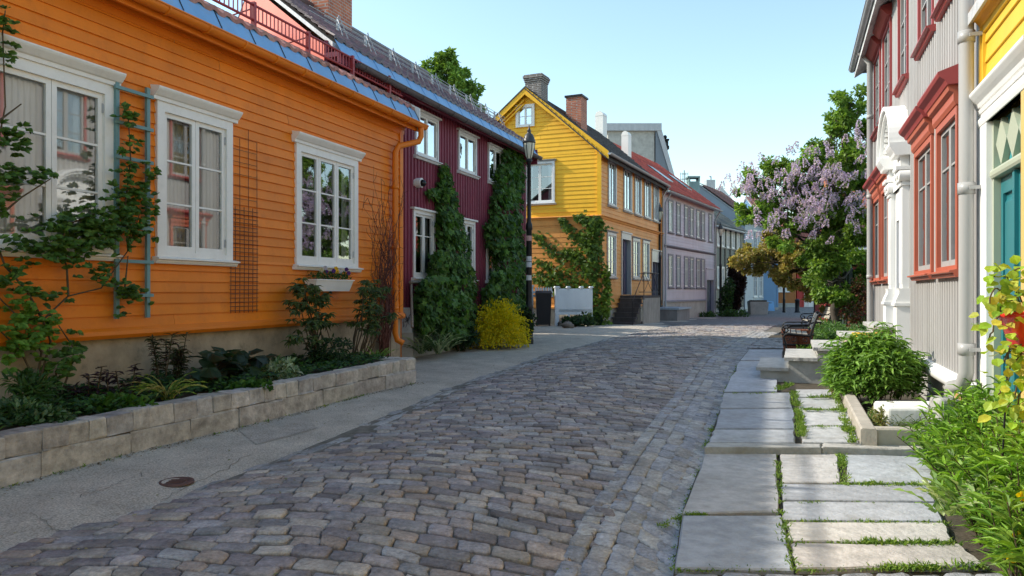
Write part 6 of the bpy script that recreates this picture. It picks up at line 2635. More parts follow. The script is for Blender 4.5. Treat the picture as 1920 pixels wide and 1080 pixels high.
plant('dark_shrub', 'dark green undergrowth at the foot of the first ivy column', 'shrub', gbush(862, 660, 34, 34, 1500, .09, .6, DARK + [(.04, .09, .03)]))
plant('dark_shrub', 'dark green undergrowth between the broom and lamp post', 'shrub', gbush(985, 646, 22, 36, 1100, .09, .6, DARK + [(.035, .08, .025)]))
plant('hosta', 'white striped hosta clump next to the planter corner', 'plant', lambda L, S: [blades(L, gp(790 + i * 16, 664 - (i % 2) * 5, .12), 34, .55, .055, [(.40, .46, .30), (.07, .14, .05), (.12, .2, .08)], 1.0, .55) for i in range(4)])
plant('dark_shrub', 'dark leafy plants between the grey cabinet and the striped hosta', 'plant', gbush(772, 668, 24, 18, 700, .09, .5, DARK + GREEN))


def broom(L, S):
    b = np.array(gp(936, 652, .05))
    k = b[1] / FPX
    for i in range(820):
        a, e = R.uniform(0, 2 * PI), R.random() ** .5
        d = np.array([math.cos(a) * e, math.sin(a) * e, 1.15 - .55 * e])
        d /= np.linalg.norm(d)
        p = b + np.array([0, .5, .25])
        l = R.uniform(.5, .95) * .92
        dd = d.copy()
        for q in range(9):
            p = p + dd * l / 9
            dd = dd + np.array([0, 0, -.22 * e - .03])
            dd /= np.linalg.norm(dd)
            if q > 2:
                m = 3
                L.add(p + NR.normal(size=(m, 3)) * .02, dd + NR.normal(size=(m, 3)) * .5, NR.normal(size=(m, 3)), .06, .035, pal(m, (.80, .60, .008), (.66, .54, .012), (.50, .46, .015)), 'diamond')


plant('broom_bush', 'round bright yellow flowering broom bush by the pavement', 'shrub', broom)

# --- cabinet, trestle, camera dome on the left
ca = at(761, 640, 14.9)
cb = thing('utility_cabinet', 'small grey utility cabinet scrawled with dark graffiti next to the downpipe', 'cabinet', (ca.x, 14.9, .12))
x0, x1 = at(751, 640, 14.9).x, at(773, 640, 14.9).x
zt_, zm_ = at(751, 577, 14.9).z, at(751, 622, 14.9).z
cabm = paint('cabinet_grey', (.46, .50, .53), .55, .15, 6, .1, dirt=(.12, .13, .15), dirtamt=.5)
mb = MB()
mb.box(x0 - .02, x1 + .02, 14.88, 15.2, .1, zm_ - .02)
mb.build('base', M['concrete'], cb)
mb = MB()
mb.box(x0, x1, 14.9, 15.18, zm_ - .02, zt_ - .03)
mb.box(x0 - .015, x1 + .015, 14.88, 15.2, zt_ - .03, zt_)
mb.build('body', cabm, cb)
mb = MB()
for k in range(4):
    pts = [Vector((x0 + (x1 - x0) * R.uniform(.15, .85), 14.893, zm_ + (zt_ - zm_) * R.uniform(.15, .85))) for _ in range(5)]
    mb.tube(pts, .004, 4)
mb.build('graffiti', M['navy'], cb)
te = thing('wooden_trestle', 'narrow weathered wooden frame leaning against the wine red wall', 'frame', FP.W(782, 615, .3))
twm = paint('grey_timber', (.26, .22, .18), .8, .2, 6, .3)
for px in (771, 788):
    mb = MB()
    a, b = FP.W(px, 528, .12), FP.W(px + 2, 614, .45)
    mb.tube([a, b], .03, 5)
    mb.build('leg', twm, te)
mb = MB()
mb.tube([FP.W(769, 529, .15), FP.W(791, 529, .15)], .035, 5)
mb.build('rail', twm, te)
cc_ = FP.W(783, 343, .05)
cv = thing('security_camera', 'white dome camera on the wine red wall', 'camera', cc_)
nn = Vector((FP.n.x, FP.n.y, 0))
mb = MB()
mb.tube([cc_ - nn * .05, cc_ + nn * .10], .10, 14)
mb.build('housing', M['ivory'], cv)
mb = MB()
mb.ball(cc_ + nn * .12 + Vector((0, 0, -.01)), .075, 12)
mb.build('dome', paint('camera_dome', (.01, .01, .012), .1, 0, 1, 0), cv)


# --- vine on the yellow gable
def gvine(L, S):
    trunk = [(1117, 612), (1118, 560), (1115, 500), (1117, 450), (1116, 412)]
    br = [[(1118, 540), (1085, 500), (1050, 480), (1018, 452), (1003, 438)], [(1118, 560), (1075, 525), (1040, 505), (1005, 488)], [(1116, 520), (1085, 480), (1058, 470)], [(1116, 490), (1085, 455), (1065, 425), (1050, 408)],
          [(1116, 440), (1100, 412), (1082, 404)], [(1117, 580), (1070, 545), (1030, 530), (1000, 520)], [(1118, 470), (1100, 450), (1092, 448)], [(1118, 600), (1090, 560), (1050, 540), (1012, 508)], [(1116, 430), (1122, 412)]]
    for p, w, n in [(trunk, 10, 620)] + [(b, 7 + 3 * (i in (0, 1, 5, 7)), 240) for i, b in enumerate(br)]:
        pts = vine_pts(FG, p, .05, 6)
        S.tube(pts, .012, 5)
        m = n
        idx = NR.random(m) * (len(pts) - 1)
        P = np.array([pts[int(i)] * (1 - (i % 1)) + pts[min(int(i) + 1, len(pts) - 1)] * (i % 1) for i in idx])
        tap = 1.15 - .75 * idx / len(pts)
        P = P + NR.normal(size=(m, 3)) * np.array([.17, .04, .17]) * (w / 8) * tap[:, None] + np.array([0, -.07, -.03])
        D = np.c_[NR.normal(size=m) * .6, -NR.random(m) * .8, -NR.random(m)]
        L.add(P, D, np.tile([.2, -1.0, .6], (m, 1)) + NR.normal(size=(m, 3)) * .3, NR.uniform(.10, .19, m), .13, pal(m, (.10, .17, .022), (.16, .24, .03), (.06, .11, .02)), 'lobed')
    c = np.array(FG.W(1130, 560, .0))
    bush(L, 350, c + [.12, -.1, .2], (.25, .2, 1.2), .16, .85, [(.12, .20, .025), (.16, .25, .03)], 'lobed', .5, 8)


plant('wall_vine', 'green creeper spreading in long branches over the apricot gable', 'climber', gvine)
# --- rough stone edge with plants below the fence
rk = thing('rock_edge', 'row of rough rounded rocks under the white fence', 'rocks', gp(1075, 612))
rockm = paint('field_stone', (.21, .17, .14), .9, .35, 5, .9, 20, streak=False)
for i, (px, py, r) in enumerate([(1058, 604, .25), (1076, 601, .22), (1090, 601, .2), (1066, 610, .2), (1106, 603, .26), (1120, 602, .28), (1054, 606, .15)]):
    c = gp(px, py + 6)
    mb = MB()
    k = 9
    mb.lathe([(r * 1.1 * math.sin(PI * q / 7 + .02), r * .7 * (1 - math.cos(PI * q / 7)) - r * .2) for q in range(8)], (c.x, c.y + .2, c.z), k, smooth=True)
    mb.v = [tuple(np.array(v) + NR.normal(size=3) * .025) for v in mb.v]
    mb.build('rock', rockm, rk)
plant('bank_plants', 'dark leafy plants growing over the rocks below the white fence', 'plant', lambda L, S: [bush(L, 420, np.array(gp(px, py)) + [0, .1, .2], (.5, .3, h), .13, .6, DARK + [(.05, .10, .03)], 'oval', .3, 4) for px, py, h in ((1072, 614, .25), (1095, 612, .35), (1115, 610, .4), (1128, 607, .3), (1105, 600, .5), (1005, 600, .3))])

# --- far shrubs
plant('plum_shrub', 'tall dark plum coloured upright shrub before the grey green house', 'shrub', lambda L, S: [bush(L, 900, at(px, py, 47), (r * .034, r * .03, h * .034), .20, .5, [(.045, .022, .025), (.03, .018, .018), (.05, .035, .03)], 'diamond', 0, 5, .3, .5) for px, py, r, h in ((1378, 540, 10, 48), (1391, 545, 10, 44), (1372, 510, 6, 24), (1384, 570, 14, 20))])
plant('green_shrub', 'dark green shrub left of the plum coloured shrub', 'shrub', lambda L, S: [bush(L, 500, at(px, py, 45.5), (.5, .4, .8), .18, .5, DARK + GREEN, 'diamond', .2, 4) for px, py in ((1362, 565), (1366, 545), (1356, 578))])
plant('low_grass', 'low green tufts at the foot of the lilac house door', 'plant', lambda L, S: [bush(L, 260, at(px, py, 44), (.6, .4, .25), .14, .4, GREEN, 'lance', .2, 4) for px, py in ((1322, 592), (1332, 592), (1372, 589), (1388, 588), (1360, 590))])


# --- trees
def limb(S, a, b, r0, r1, wob=.12, n=5):
    a, b = Vector(a), Vector(b)
    pts = []
    for k in range(n + 1):
        t = k / n
        j = 0 if k in (0, n) else wob
        pts.append(a.lerp(b, t) + Vector((R.gauss(0, j), R.gauss(0, j), R.gauss(0, j * .5))))
    S.tube(pts, [r0 + (r1 - r0) * k / n for k in range(n + 1)], 7)
    return pts


def tree(name, label, base, fork, blobs, nleaf, ln, wr, cols, shape='diamond', trunk=.16, depth=.9, dark=None, extra=None):
    t = thing(name, label, 'tree', base)
    S, L = MB(), Leaves()
    fork = Vector(fork)
    pts = limb(S, base, fork, trunk, trunk * .75, .06)
    tot = sum(b[3] ** 2 for b in blobs)
    base_o = np.array(t['_o'])
    for (x, y, z, r) in blobs:
        c = Vector((x, y, z))
        limb(S, fork + Vector((R.gauss(0, .05), R.gauss(0, .05), 0)), c, trunk * .4, .012, .14, 6)
        for q in range(5):
            e = c + Vector(tuple(sph(1)[0])) * r * .8
            limb(S, c.lerp(fork, .25), e, .014, .005, .08, 4)
        n = int(nleaf * r ** 2 / tot)
        nb = max(3, int(6 + r * 7))
        for q in range(nb):
            d = sph(1)[0]
            cc = np.array(c) + d * r * R.uniform(.35, .95)
            m = n // nb
            rr = r * R.uniform(.24, .42)
            P, D = blob(m, cc, (rr, rr, rr * .8), .3)
            D = D + NR.normal(size=(m, 3)) * .7 + [0, 0, -.3]
            q_ = ln * NR.uniform(.6, 1.25, m)
            cl = pal(m, *cols) * NR.uniform(.7, 1.25)
            L.add(P, D, NR.normal(size=(m, 3)) * .5 + [0, 0, 1], q_, q_ * wr, cl, shape)
    if extra:
        extra(L, S)
    S.build('trunk', BARK, t)
    L.build('crown', LM, t)
    return t


def pb(lst, Y, jy=1.0):
    out = []
    for px, py, r in lst:
        y = Y + R.uniform(-jy, jy)
        p = at(px, py, y)
        out.append((p.x, p.y, p.z, r * y / FPX))
    return out


lil = [(1596, 195, 34), (1570, 225, 34), (1600, 250, 44), (1545, 270, 34), (1590, 310, 50), (1520, 305, 36), (1480, 320, 34), (1440, 330, 36), (1400, 345, 28), (1500, 365, 52), (1560, 370, 56), (1440, 385, 44), (1600, 400, 50), (1520, 430, 56), (1470, 430, 40), (1570, 470, 54), (1605, 500, 44), (1530, 500, 44), (1400, 400, 24), (1590, 550, 34), (1550, 545, 30), (1620, 330, 40), (1620, 430, 40)]
lb = pb(lil, 19.3, 1.0)


def lilac_flowers(L, S):
    spots = []
    for i in range(215):
        px, py = R.choice([(1420, 345), (1455, 365), (1470, 420), (1490, 440), (1540, 425), (1590, 420), (1405, 340), (1500, 330), (1460, 325), (1540, 320), (1570, 330), (1600, 330), (1480, 350), (1520, 360), (1440, 345), (1580, 290), (1610, 300), (1500, 385), (1545, 395), (1475, 400), (1590, 380), (1610, 260), (1620, 380), (1530, 345), (1560, 360), (1600, 410)])
        spots.append((R.gauss(px, 30), R.gauss(py, 20), 17.3 + R.random() * 1.9))
    for px, py, y in spots:
        b = np.array(at(px, py, y))
        ax = unit(np.array([[R.gauss(-.1, .4), R.gauss(-.35, .3), 1.0]]))[0]
        m = 70
        t = NR.random(m)
        rad = .075 * (1 - t * .8)
        a = NR.random(m) * 2 * PI
        P = b + ax * (t * .22)[:, None] + np.c_[np.cos(a) * rad, np.sin(a) * rad, np.zeros(m)]
        L.add(P, np.c_[np.cos(a), np.sin(a), NR.uniform(-.2, .7, m)], sph(m), .035, .04, pal(m, (.62, .49, .78), (.76, .64, .86), (.52, .39, .68)) * R.uniform(.85, 1.1), 'diamond')


tb_ = at(1575, 590, 19.6)
tree('lilac_tree', 'large lilac tree with mauve blossom at the corner of the grey house', (tb_.x, tb_.y, G(19.6)), (tb_.x - .1, tb_.y, 2.4), lb, 46000, .115, .62, [(.17, .30, .05), (.24, .38, .06), (.10, .20, .035), (.31, .44, .09)], 'diamond', .13, extra=lilac_flowers)
mp_ = [(1398, 480, 22), (1425, 465, 28), (1455, 470, 32), (1430, 500, 26), (1485, 480, 30), (1470, 510, 26), (1510, 510, 30), (1540, 525, 28), (1400, 505, 16), (1490, 535, 16), (1530, 550, 22), (1565, 545, 26), (1555, 575, 18), (1450, 440, 26), (1480, 450, 26), (1420, 490, 30), (1500, 500, 34), (1460, 500, 30), (1385, 490, 18), (1590, 560, 22), (1520, 540, 22)]
tb_ = at(1572, 600, 22)
tree('golden_maple', 'small tree with golden brown and yellow green leaves leaning out under the lilac', (tb_.x, tb_.y, G(22)), (tb_.x - .5, tb_.y, 2.2), pb(mp_, 22, .5), 24000, .085, .7, [(.40, .28, .08), (.32, .30, .07), (.48, .36, .14), (.22, .25, .05), (.44, .32, .13)], 'diamond', .08)
plant('red_leaf_bush', 'bush with reddish and pink tinged leaves between the fluted post and the grey house', 'shrub', lambda L, S: [bush(L, 500, at(px, py, 18.2), (.35, .3, .5), .07, .6, [(.20, .05, .03), (.10, .14, .03), (.30, .12, .08), (.07, .09, .03)], 'oval', .3, 5) for px, py in ((1615, 560), (1610, 590), (1625, 540), (1600, 580))])
bt = [(815, 120, 26), (835, 110, 22), (850, 150, 34), (820, 150, 24), (880, 170, 24), (870, 190, 30), (840, 190, 34), (890, 200, 16), (800, 160, 24)]
tb_ = at(850, 500, 37)
tree('backyard_tree', 'leafy green tree rising behind the dark roof of the wine red house', (tb_.x, tb_.y, 0), (tb_.x, tb_.y, 7.5), pb(bt, 37, .8), 10000, .22, .6, [(.18, .31, .06), (.26, .40, .08), (.12, .22, .05)], 'diamond', .22)

plant('shade_hedge', 'tall green leafy screen added out of view to shade the left pavement', 'shade_hedge', lambda L, S: [bush(L, 1500, (-.9 - .5 * (k % 3) - .0 * k, 24.0 + .45 * k, z), (.75, .7, 1.1), .16, .65, GREEN + DARK, 'diamond', .2, 6) for k in range(9) for z in (1.0, 2.3, 3.4)])  # unseen foliage added only to keep the sun off the left pavement

# --- right side planting
plant('garden_bed', 'green leafy perennials in the bed beyond the stone stair', 'plant', lambda L, S: [bush(L, 420, np.array(gp(px, py, .1)) + [0, .2, .25], (.42, .5, .32), .13, .25, [(.10, .21, .05), (.16, .28, .07), (.07, .15, .04)], 'lance', .35, 4) for px, py in ((1545, 640), (1565, 648), (1590, 642), (1620, 640), (1650, 640), (1600, 628), (1560, 630), (1640, 622), (1660, 625), (1575, 655), (1615, 650), (1655, 650), (1690, 640))])
plant('low_plants', 'small green plants at the foot of the first stair slab', 'plant', lambda L, S: [bush(L, 200, np.array(gp(px, py, .1)) + [0, 0, .06], (.25, .2, .10), .08, .35, FRESH[:2] + GREEN, 'lance', .3, 3) for px, py in ((1512, 663), (1525, 665), (1500, 672), (1485, 688), (1530, 660))])


def peony(L, S):
    b = np.array(gp(1665, 768, .115))
    cen = b + np.array([.17, .70, .0])
    for i in range(300):
        a, e = R.uniform(0, 2 * PI), R.random() ** .5
        root = cen + np.array([math.cos(a) * e * .35, math.sin(a) * e * .35, .05])
        top = cen + np.array([math.cos(a) * e * .47, math.sin(a) * e * .5, R.uniform(.2, .74) * (1.08 - .42 * e * e) + (.12 if R.random() < .08 else 0)])
        if i % 4 == 0:
            S.tube([root, (root + top) / 2 + [0, 0, .05], top], [.007, .006, .004], 5)
        m = 20
        a2 = NR.random(m) * 2 * PI
        D = np.c_[np.cos(a2), np.sin(a2), NR.uniform(-.5, .35, m)] + np.array([math.cos(a), math.sin(a), 0]) * .5
        P = top + NR.normal(size=(m, 3)) * .05
        cl = pal(m, (.17, .31, .045), (.24, .40, .07), (.11, .22, .035))
        L.add(P, D, np.tile([0, 0, 1.0], (m, 1)) + NR.normal(size=(m, 3)) * .25, NR.uniform(.09, .15, m), .036, cl, 'lance')


plant('peony_bush', 'big green peony bush with glossy divided leaves before the grey house', 'shrub', peony)


def pflower(L, S):
    for px, py in ((1654, 705), (1661, 709)):
        c = np.array(at(px, py, 8.55))
        P, D = blob(26, c, (.022, .022, .022), .3)
        L.add(P, D + [0, 0, .4], sph(26), .035, .03, pal(26, (.60, .08, .38), (.70, .16, .48)), 'round')


plant('peony_flower', 'single magenta peony flower in front of the green bush', 'flower', pflower)
ed = thing('bed_edging', 'pale stone kerb edging round the peony bed', 'edging', gp(1620, 820, .1))
kerbm = paint('kerb_stone', (.40, .36, .30), .85, .2, 4, .5, 30, streak=False)
ea, eb, ec = gp(1614, 829, .115), gp(1578, 746, .115), gp(1760, 831, .115)
for (a, b, w) in ((ea, eb, .10), (ea + Vector((.14, 0, 0)), ec, .12)):
    F_ = Fac(a.xy, (b.xy - a.xy))
    L_ = (b.xy - a.xy).length
    k = 2 if L_ > 1.5 else 1
    for i in range(k):
        mb = MB()
        z0 = G(8) + .08
        s0, s1 = L_ * i / k + .005, L_ * (i + 1) / k - .005
        sg = 1 if w > .11 else -1
        n0, n1 = (-.12, 0) if sg > 0 else (0, .13)
        mb.fprism(F_, [(n0, z0 - .1), (n1, z0 - .1), (n1, z0 + .13), (n1 - .015, z0 + .145), (n0 + .015, z0 + .145), (n0, z0 + .13)], s0, s1)
        mb.build('kerb_stone', kerbm, ed)
wb_ = gp(1665, 806, .13)
ws = thing('white_stone_block', 'chipped white painted stone block lying in the bed', 'stone block', (wb_.x + .3, wb_.y + .25, wb_.z))
mb = MB()
x0, x1, y0, y1 = wb_.x, wb_.x + .85, wb_.y, wb_.y + .42
q = [(x0, y0 + .02, .16), (x1, y0 - .2, .16), (x1 + .1, y1 - .15, .16), (x0 + .05, y1, .16), (x0 + .01, y0 + .03, .40), (x1, y0 - .19, .42), (x1 + .1, y1 - .15, .43), (x0 + .06, y1, .41)]
mb.hexa(q)
o_ = mb.build('block', paint('chipped_white', (.74, .73, .68), .7, .08, 5, .3, 30, dirt=(.3, .3, .25), dirtamt=.6), ws)
bv = o_.modifiers.new('bevel', 'BEVEL')
bv.width = .03
bv.segments = 3
wb2 = at(1770, 770, 6.6)
t = thing('pale_stone', 'pale rough stone standing by the plinth behind the long leaved plants', 'stone', wb2)
mb = MB()
mb.hexa([wb2 + Vector(v) for v in ((-.1, -.1, -.12), (.16, -.1, -.12), (.16, .14, -.12), (-.1, .14, -.12), (-.08, -.08, .12), (.13, -.09, .10), (.13, .1, .12), (-.08, .1, .13))])
o_ = mb.build('stone', M['concrete'], t)
bv = o_.modifiers.new('bevel', 'BEVEL')
bv.width = .04
bv.segments = 3
# plywood hatch on the plinth
tg_ = thing('plywood_panel', 'brown plywood panel leaning against the plinth under the white pipe', 'panel', FR.P(FR.s(1812), .06, .2))
mb = MB()
mb.fbox(FR, FR.s(1790, .05), FR.s(1812, .05), .02, .05, .15, .50)
mb.build('board', paint('plywood', (.50, .29, .12), .7, .25, 9, .1), tg_)
plant('dry_plant', 'small brownish green plant at the corner of the bed', 'plant', lambda L, S: [bush(L, 500, np.array(gp(px, py, .13)) + [0, 0, .08], (.16, .16, .12), .06, .3, [(.20, .22, .05), (.28, .22, .09), (.10, .17, .04)], 'lance', .2, 4) for px, py in ((1645, 800), (1660, 795), (1575, 740), (1590, 735))])
plant('grey_tuft', 'grey green feathery tuft before the white stone block', 'plant', lambda L, S: [blades(L, gp(px, 810, .13), 26, .2, .012, [(.14, .19, .10), (.20, .24, .14)], 1.2, .5) for px in (1690, 1705, 1722)])

# the big clump of long leaves in the right foreground
def spray(L, S, b, h, lean, nl, ln, wd, cols):
    b = np.array(b, float)
    top = b + np.array([lean[0], lean[1], h])
    S.tube([b, (b + top) / 2 + np.array([0, 0, h * .06]), top], [.006, .005, .003], 5)
    ln = ln * R.uniform(.6, 1.25)
    t = NR.random(nl) ** .75 * .95 + .05
    P = b + (top - b) * t[:, None]
    a = NR.random(nl) * 2 * PI
    up_ = NR.uniform(.1, 1.1, nl)
    D = np.c_[np.cos(a), np.sin(a), up_]
    L.add(P, D, np.tile([0, 0, 1.0], (nl, 1)) + NR.normal(size=(nl, 3)) * .3, ln * NR.uniform(.6, 1.2, nl), wd, pal(nl, *cols) * R.uniform(.6, 1.15), 'lance')


def nearclump(L, S):
    for i in range(640):
        t = R.random()
        y = 3.5 + 3.2 * t
        dx = R.random() ** .9 * 1.0
        x = 2.60 + .44 * (y - 4.1) + dx
        b = (x, y, .03)
        h = R.uniform(.26, .66) * (.62 + .5 * min(1, dx / .35))
        spray(L, S, b, h, (R.gauss(-.08, .10), R.gauss(-.02, .08)), 26, .14, .020, [(.17, .33, .035), (.25, .44, .045), (.32, .50, .06), (.11, .24, .03)])


plant('long_leaved_plant', 'large bright green clump of narrow leaved stems in the right foreground', 'plant', nearclump)
plant('hosta', 'white and green hosta leaves poking out of the long leaved clump', 'plant', lambda L, S: [blades(L, gp(px, py, .2), 12, .26, .07, [(.50, .56, .30), (.30, .44, .12), (.14, .28, .05)], 1.1, .5, 4) for px, py in ((1790, 950), (1815, 965), (1770, 965))])


def litter(L, S):
    for i in range(46):
        y = R.uniform(3.3, 4.3)
        x = 2.80 + .33 * (y - 3.4) + R.random() * .6
        spray(L, S, (x, y, .04), R.uniform(.10, .3), (R.gauss(0, .08), R.gauss(0, .05)), 34, .045, .026, [(.42, .52, .04), (.30, .45, .04), (.5, .55, .06)])


plant('lime_plant', 'yellow green small leaved plants at the lower right corner', 'plant', litter)


for px, py, y, lab in ((1916, 932, 3.75, 'upper yellow poppy at the right edge of the foreground'), (1893, 1045, 3.6, 'yellow poppy low in the right corner of the foreground'), (1908, 1010, 3.6, 'yellow poppy between the upper and the lowest poppy')):
    def poppy(L, S, px=px, py=py, y=y):
        c = np.array(at(px, py, y))
        S.tube([c - [0, 0, .3], c], .003, 4)
        a = np.arange(6) * 2 * PI / 6
        D = np.c_[np.cos(a), np.sin(a) * .6 - .5, np.sin(a) * .5 + .35]
        L.add(np.tile(c, (6, 1)), D, np.tile([0, -1, .5], (6, 1)), .04, .04, pal(6, (.80, .58, .01), (.85, .66, .02), var=.05), 'round')
    plant('poppy', lab, 'flower', poppy, 'yellow poppies')


def strawlike(L, S):
    blades(L, (3.0, 3.9, .1), 10, .6, .012, [(.5, .42, .16), (.55, .48, .22)], 1.0, .6)


plant('straw_tuft', 'dry straw coloured blades hanging from the foreground clump', 'plant', strawlike)
# red pot on a slender stand with a trailing lime vine
pc = at(1925, 660, 4.35)
pot = thing('red_pot', 'glossy red flower pot on thin iron stand at right edge', 'flower pot', (pc.x, pc.y, .03))
mb = MB()
zb_, zt_ = pc.z, at(1925, 585, 4.35).z
mb.lathe([(0, zb_), (.07, zb_), (.085, zb_ + .02), (.135, zt_ - .04), (.15, zt_ - .035), (.152, zt_), (.135, zt_), (.125, zt_ - .04)], (pc.x, pc.y, 0), 24)
mb.build('pot', paint('red_glaze', (.66, .035, .02), .18, .08, 5, .03, spec=.6), pot)
mb = MB()
for k in range(3):
    a = 2 * PI * k / 3 + .3
    mb.tube([Vector((pc.x + .09 * math.cos(a), pc.y + .09 * math.sin(a), zb_ + .02)), Vector((pc.x + .14 * math.cos(a), pc.y + .14 * math.sin(a), .03))], .006, 5)
mb.lathe([(.10, zb_), (.105, zb_ - .01), (.10, zb_ - .01)], (pc.x, pc.y, 0), 20)
mb.build('stand', M['dark'], pot)
mb = MB()
mb.lathe([(0, zt_ - .03), (.13, zt_ - .03)], (pc.x, pc.y, 0), 16)
mb.build('soil', earth, pot)


def limevine(L, S):
    top = np.array(at(1915, 590, 4.35))
    ps = [[(1915, 590), (1890, 550), (1865, 540), (1850, 575)], [(1920, 600), (1905, 545), (1890, 520), (1860, 520)], [(1930, 590), (1915, 560), (1900, 510), (1915, 500)], [(1925, 600), (1880, 570), (1868, 600), (1850, 645)],
          [(1930, 640), (1900, 680), (1890, 720), (1865, 745)], [(1935, 650), (1915, 700), (1910, 750), (1900, 800)], [(1925, 640), (1895, 655), (1870, 690)], [(1935, 680), (1900, 740), (1880, 780)]]
    for p in ps:
        pts = []
        y = 4.3
        for (a, b) in zip(p, p[1:]):
            for k in range(5):
                t = k / 5
                pts.append(np.array(at(a[0] + (b[0] - a[0]) * t + R.gauss(0, 2), a[1] + (b[1] - a[1]) * t + R.gauss(0, 2), y - .02 * len(pts) * .3)))
        S.tube(pts, .0045, 5)
        for q in range(22):
            c = pts[R.randint(1, len(pts) - 1)] + NR.normal(size=3) * np.array([.045, .05, .045])
            d = np.array([[R.gauss(-.2, .7), R.gauss(-.4, .5), R.gauss(-.3, .5)]])
            L.add([c], d, [[-.5, -.6, .8]], R.uniform(.05, .085), R.uniform(.04, .065), pal(1, *LIME, (.5, .42, .05), var=.15), 'oval')


plant('trailing_vine', 'lime green vine with large leaves trailing round the red pot', 'climber', limevine)
# painted pot and yellow board on the stair
pp_ = at(1596, 650, 10.2)
t = thing('painted_pot', 'pink and white painted flower pot on the upper stair slab', 'flower pot', pp_)
mb = MB()
mb.lathe([(0, -.1), (.07, -.1), (.10, .06), (.11, .06), (.11, .09), (.09, .09)], pp_, 16)
mb.build('pot', paint('pink_white_glaze', (.62, .42, .42), .4, .35, 14), t)
a, b = at(1612, 636, 10.6), at(1664, 625, 10.6)
t = thing('yellow_board', 'bright yellow board lying above the peony bush by the portico', 'board', a)
mb = MB()
mb.box(a.x, b.x, 10.6, 10.85, a.z, b.z)
mb.build('plank', paint('board_yellow', (.78, .48, .04), .5, .05), t)


# --- grass and moss in the paving joints
def joints(L, S):
    def tuft(p, n, h, cols):
        p = np.array(p)
        a = NR.random(n) * 2 * PI
        P = p + np.c_[NR.normal(size=(n, 2)) * .018, np.zeros(n) - .01]
        D = np.c_[np.cos(a) * .8, np.sin(a) * .8, NR.uniform(.4, 1.4, n)]
        L.add(P, D, sph(n), h * NR.uniform(.5, 1.3, n), .006 + h * .09, pal(n, *cols), 'lance')
    gc = [(.12, .22, .03), (.20, .32, .04), (.07, .15, .02), (.28, .36, .07)]
    lines = [((1488, 1075), (1464, 962), .03, 44, .045), ((1464, 962), (1457, 845), .03, 60, .04), ((1584, 905), (1576, 845), .03, 45, .06), ((1503, 818), (1500, 790), .115, 60, .07), ((1500, 790), (1494, 760), .115, 60, .07), ((1494, 760), (1488, 735), .115, 45, .07),
             ((1475, 976), (1780, 980), .03, 60, .035), ((1570, 907), (1760, 909), .03, 110, .055), ((1466, 940), (1770, 945), .03, 36, .03), ((1485, 1016), (1800, 1018), .03, 60, .035), ((1620, 1017), (1790, 1020), .03, 90, .06),
             ((1500, 798), (1600, 799), .115, 34, .03), ((1510, 767), (1590, 768), .115, 80, .05), ((1600, 828), (1585, 790), .115, 50, .08), ((1585, 790), (1570, 745), .115, 50, .08), ((1270, 1066), (1850, 1062), .025, 110, .03), ((1650, 1066), (1850, 1060), .025, 60, .06),
             ((1280, 962), (1320, 964), .03, 50, .03), ((1325, 838), (1372, 836), .07, 40, .025), ((1265, 1060), (1282, 960), .0, 36, .025), ((1282, 960), (1322, 848), .0, 50, .03), ((1325, 835), (1355, 760), .03, 70, .03), ((1355, 745), (1386, 680), .03, 60, .03), ((1330, 804), (1345, 804), .05, 16, .03),
             ((1460, 735), (1372, 736), .115, 30, .02), ((1240, 985), (1280, 965), .0, 20, .03), ((1290, 850), (1318, 838), .0, 16, .03), ((1560, 845), (1600, 842), .04, 20, .06), ((1590, 840), (1650, 845), .04, 25, .04), ((1460, 730), (1480, 722), .115, 30, .10), ((1520, 745), (1575, 742), .115, 40, .07)]
    for a, b, dz, n, h in lines:
        cl_ = [R.random() for _ in range(max(2, n // 9))]
        for i in range(int(n * .85)):
            t = min(1, max(0, R.choice(cl_) + R.gauss(0, .07))) if R.random() < .6 else R.random()
            p = gp(a[0] + (b[0] - a[0]) * t + R.gauss(0, 1.1), a[1] + (b[1] - a[1]) * t + R.gauss(0, .7), dz)
            tuft(p, R.randint(5, 11), h * R.uniform(.3, .85), gc)
    # weeds along the foot of the planter and between the setts
    for i in range(34):
        s = R.uniform(0, Lp)
        q = FPl.P(s, .03, 0)
        tuft((q.x, q.y, zleft(q.x, q.y)), 6, .04, gc)
    for i in range(70):
        y = R.uniform(3.6, 14)
        x = XR(y) - R.random() ** 2 * .25
        tuft((x, y, zroad(x, y) + .004), 7, .022, gc)


def litter_bits(L, S):
    for i in range(900):
        s = R.uniform(PLS + .3, Lp)
        q = FPl.P(s, .02 + abs(R.gauss(0, .06)), 0)
        L.add([(q.x, q.y, zleft(q.x, q.y) + .006)], sph(1) * [1, 1, .15], [[R.gauss(0, .3), R.gauss(0, .3), 1]], R.uniform(.008, .03), .014, pal(1, (.16, .11, .06), (.09, .07, .05), (.24, .18, .10)), 'oval')
    for i in range(260):
        y = R.uniform(3.5, 14)
        x = XL(y) + R.uniform(-1.3, 5)
        if x > XR(y) - .1:
            continue
        z = zleft(x, y) if x < XL(y) else zroad(x, y) + .014
        L.add([(x, y, z + .006)], sph(1) * [1, 1, .1], [[R.gauss(0, .3), R.gauss(0, .3), 1]], R.uniform(.012, .04), .016, pal(1, (.30, .24, .12), (.14, .10, .06), (.20, .24, .08), (.45, .40, .3)), 'oval')


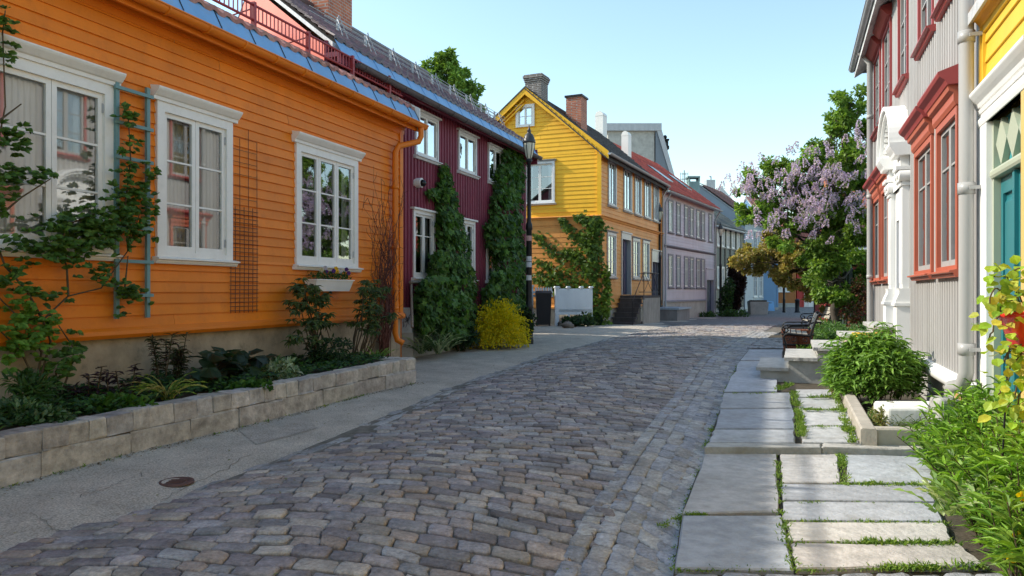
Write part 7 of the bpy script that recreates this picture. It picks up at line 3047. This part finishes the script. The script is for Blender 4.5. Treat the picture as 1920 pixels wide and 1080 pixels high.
o = plant('leaf_litter', None, None, litter_bits)
o['kind'] = 'stuff'
o = plant('grass', None, None, joints)
o['kind'] = 'stuff'
for q in o.children:
    pass
# ============================================================ light, sky, camera
SUN_D = Vector((-1.0, .20, 0)).normalized()
EL = math.radians(37)
sd = Vector((SUN_D.x * math.cos(EL), SUN_D.y * math.cos(EL), math.sin(EL)))
sun = bpy.data.lights.new('sun', 'SUN')
sun.energy = 5.6
sun.angle = math.radians(.5)
sun.color = (1, .93, .80)
so = bpy.data.objects.new('sun', sun)
so.rotation_euler = (-sd).to_track_quat('-Z', 'Y').to_euler()
so.location = (-20, 5, 30)
COL.objects.link(so)
wd = bpy.data.worlds.new('World')
SC.world = wd
wd.use_nodes = True
nt = wd.node_tree
bg = nt.nodes['Background']
sk = nt.nodes.new('ShaderNodeTexSky')
sk.sky_type = 'NISHITA'
sk.sun_disc = False
sk.sun_elevation = EL
sk.sun_rotation = math.atan2(SUN_D.x, SUN_D.y)
sk.air_density = 1.15
sk.dust_density = .6
sk.ozone_density = 1.0
tint = nt.nodes.new('ShaderNodeVectorMath')
tint.operation = 'MULTIPLY'
tint.inputs[1].default_value = (2.1, 2.18, 2.0)
nt.links.new(sk.outputs[0], tint.inputs[0])
nt.links.new(tint.outputs[0], bg.inputs['Color'])
bg.inputs['Strength'].default_value = .14
cam = bpy.data.cameras.new('camera')
cam.sensor_width = 36
cam.lens = FPX / 1920 * 36
cam.shift_y = (HZ - 540) / 1920
cam.clip_end = 2000
co = bpy.data.objects.new('camera', cam)
co.location = (0, 0, CH)
co.rotation_euler = (PI / 2, 0, 0)
COL.objects.link(co)
SC.camera = co
SC.view_settings.view_transform = 'Standard'
SC.view_settings.look = 'None'
SC.view_settings.exposure = 0
SC.cycles.max_bounces = 7
SC.cycles.transparent_max_bounces = 12
SC.cycles.caustics_reflective = False
SC.cycles.blur_glossy = 1.0
SC.cycles.caustics_refractive = False
SC.cycles.sample_clamp_indirect = 4.0
SC.cycles.use_denoising = True
for o in list(bpy.data.objects):
    if '_o' in o:
        del o['_o']
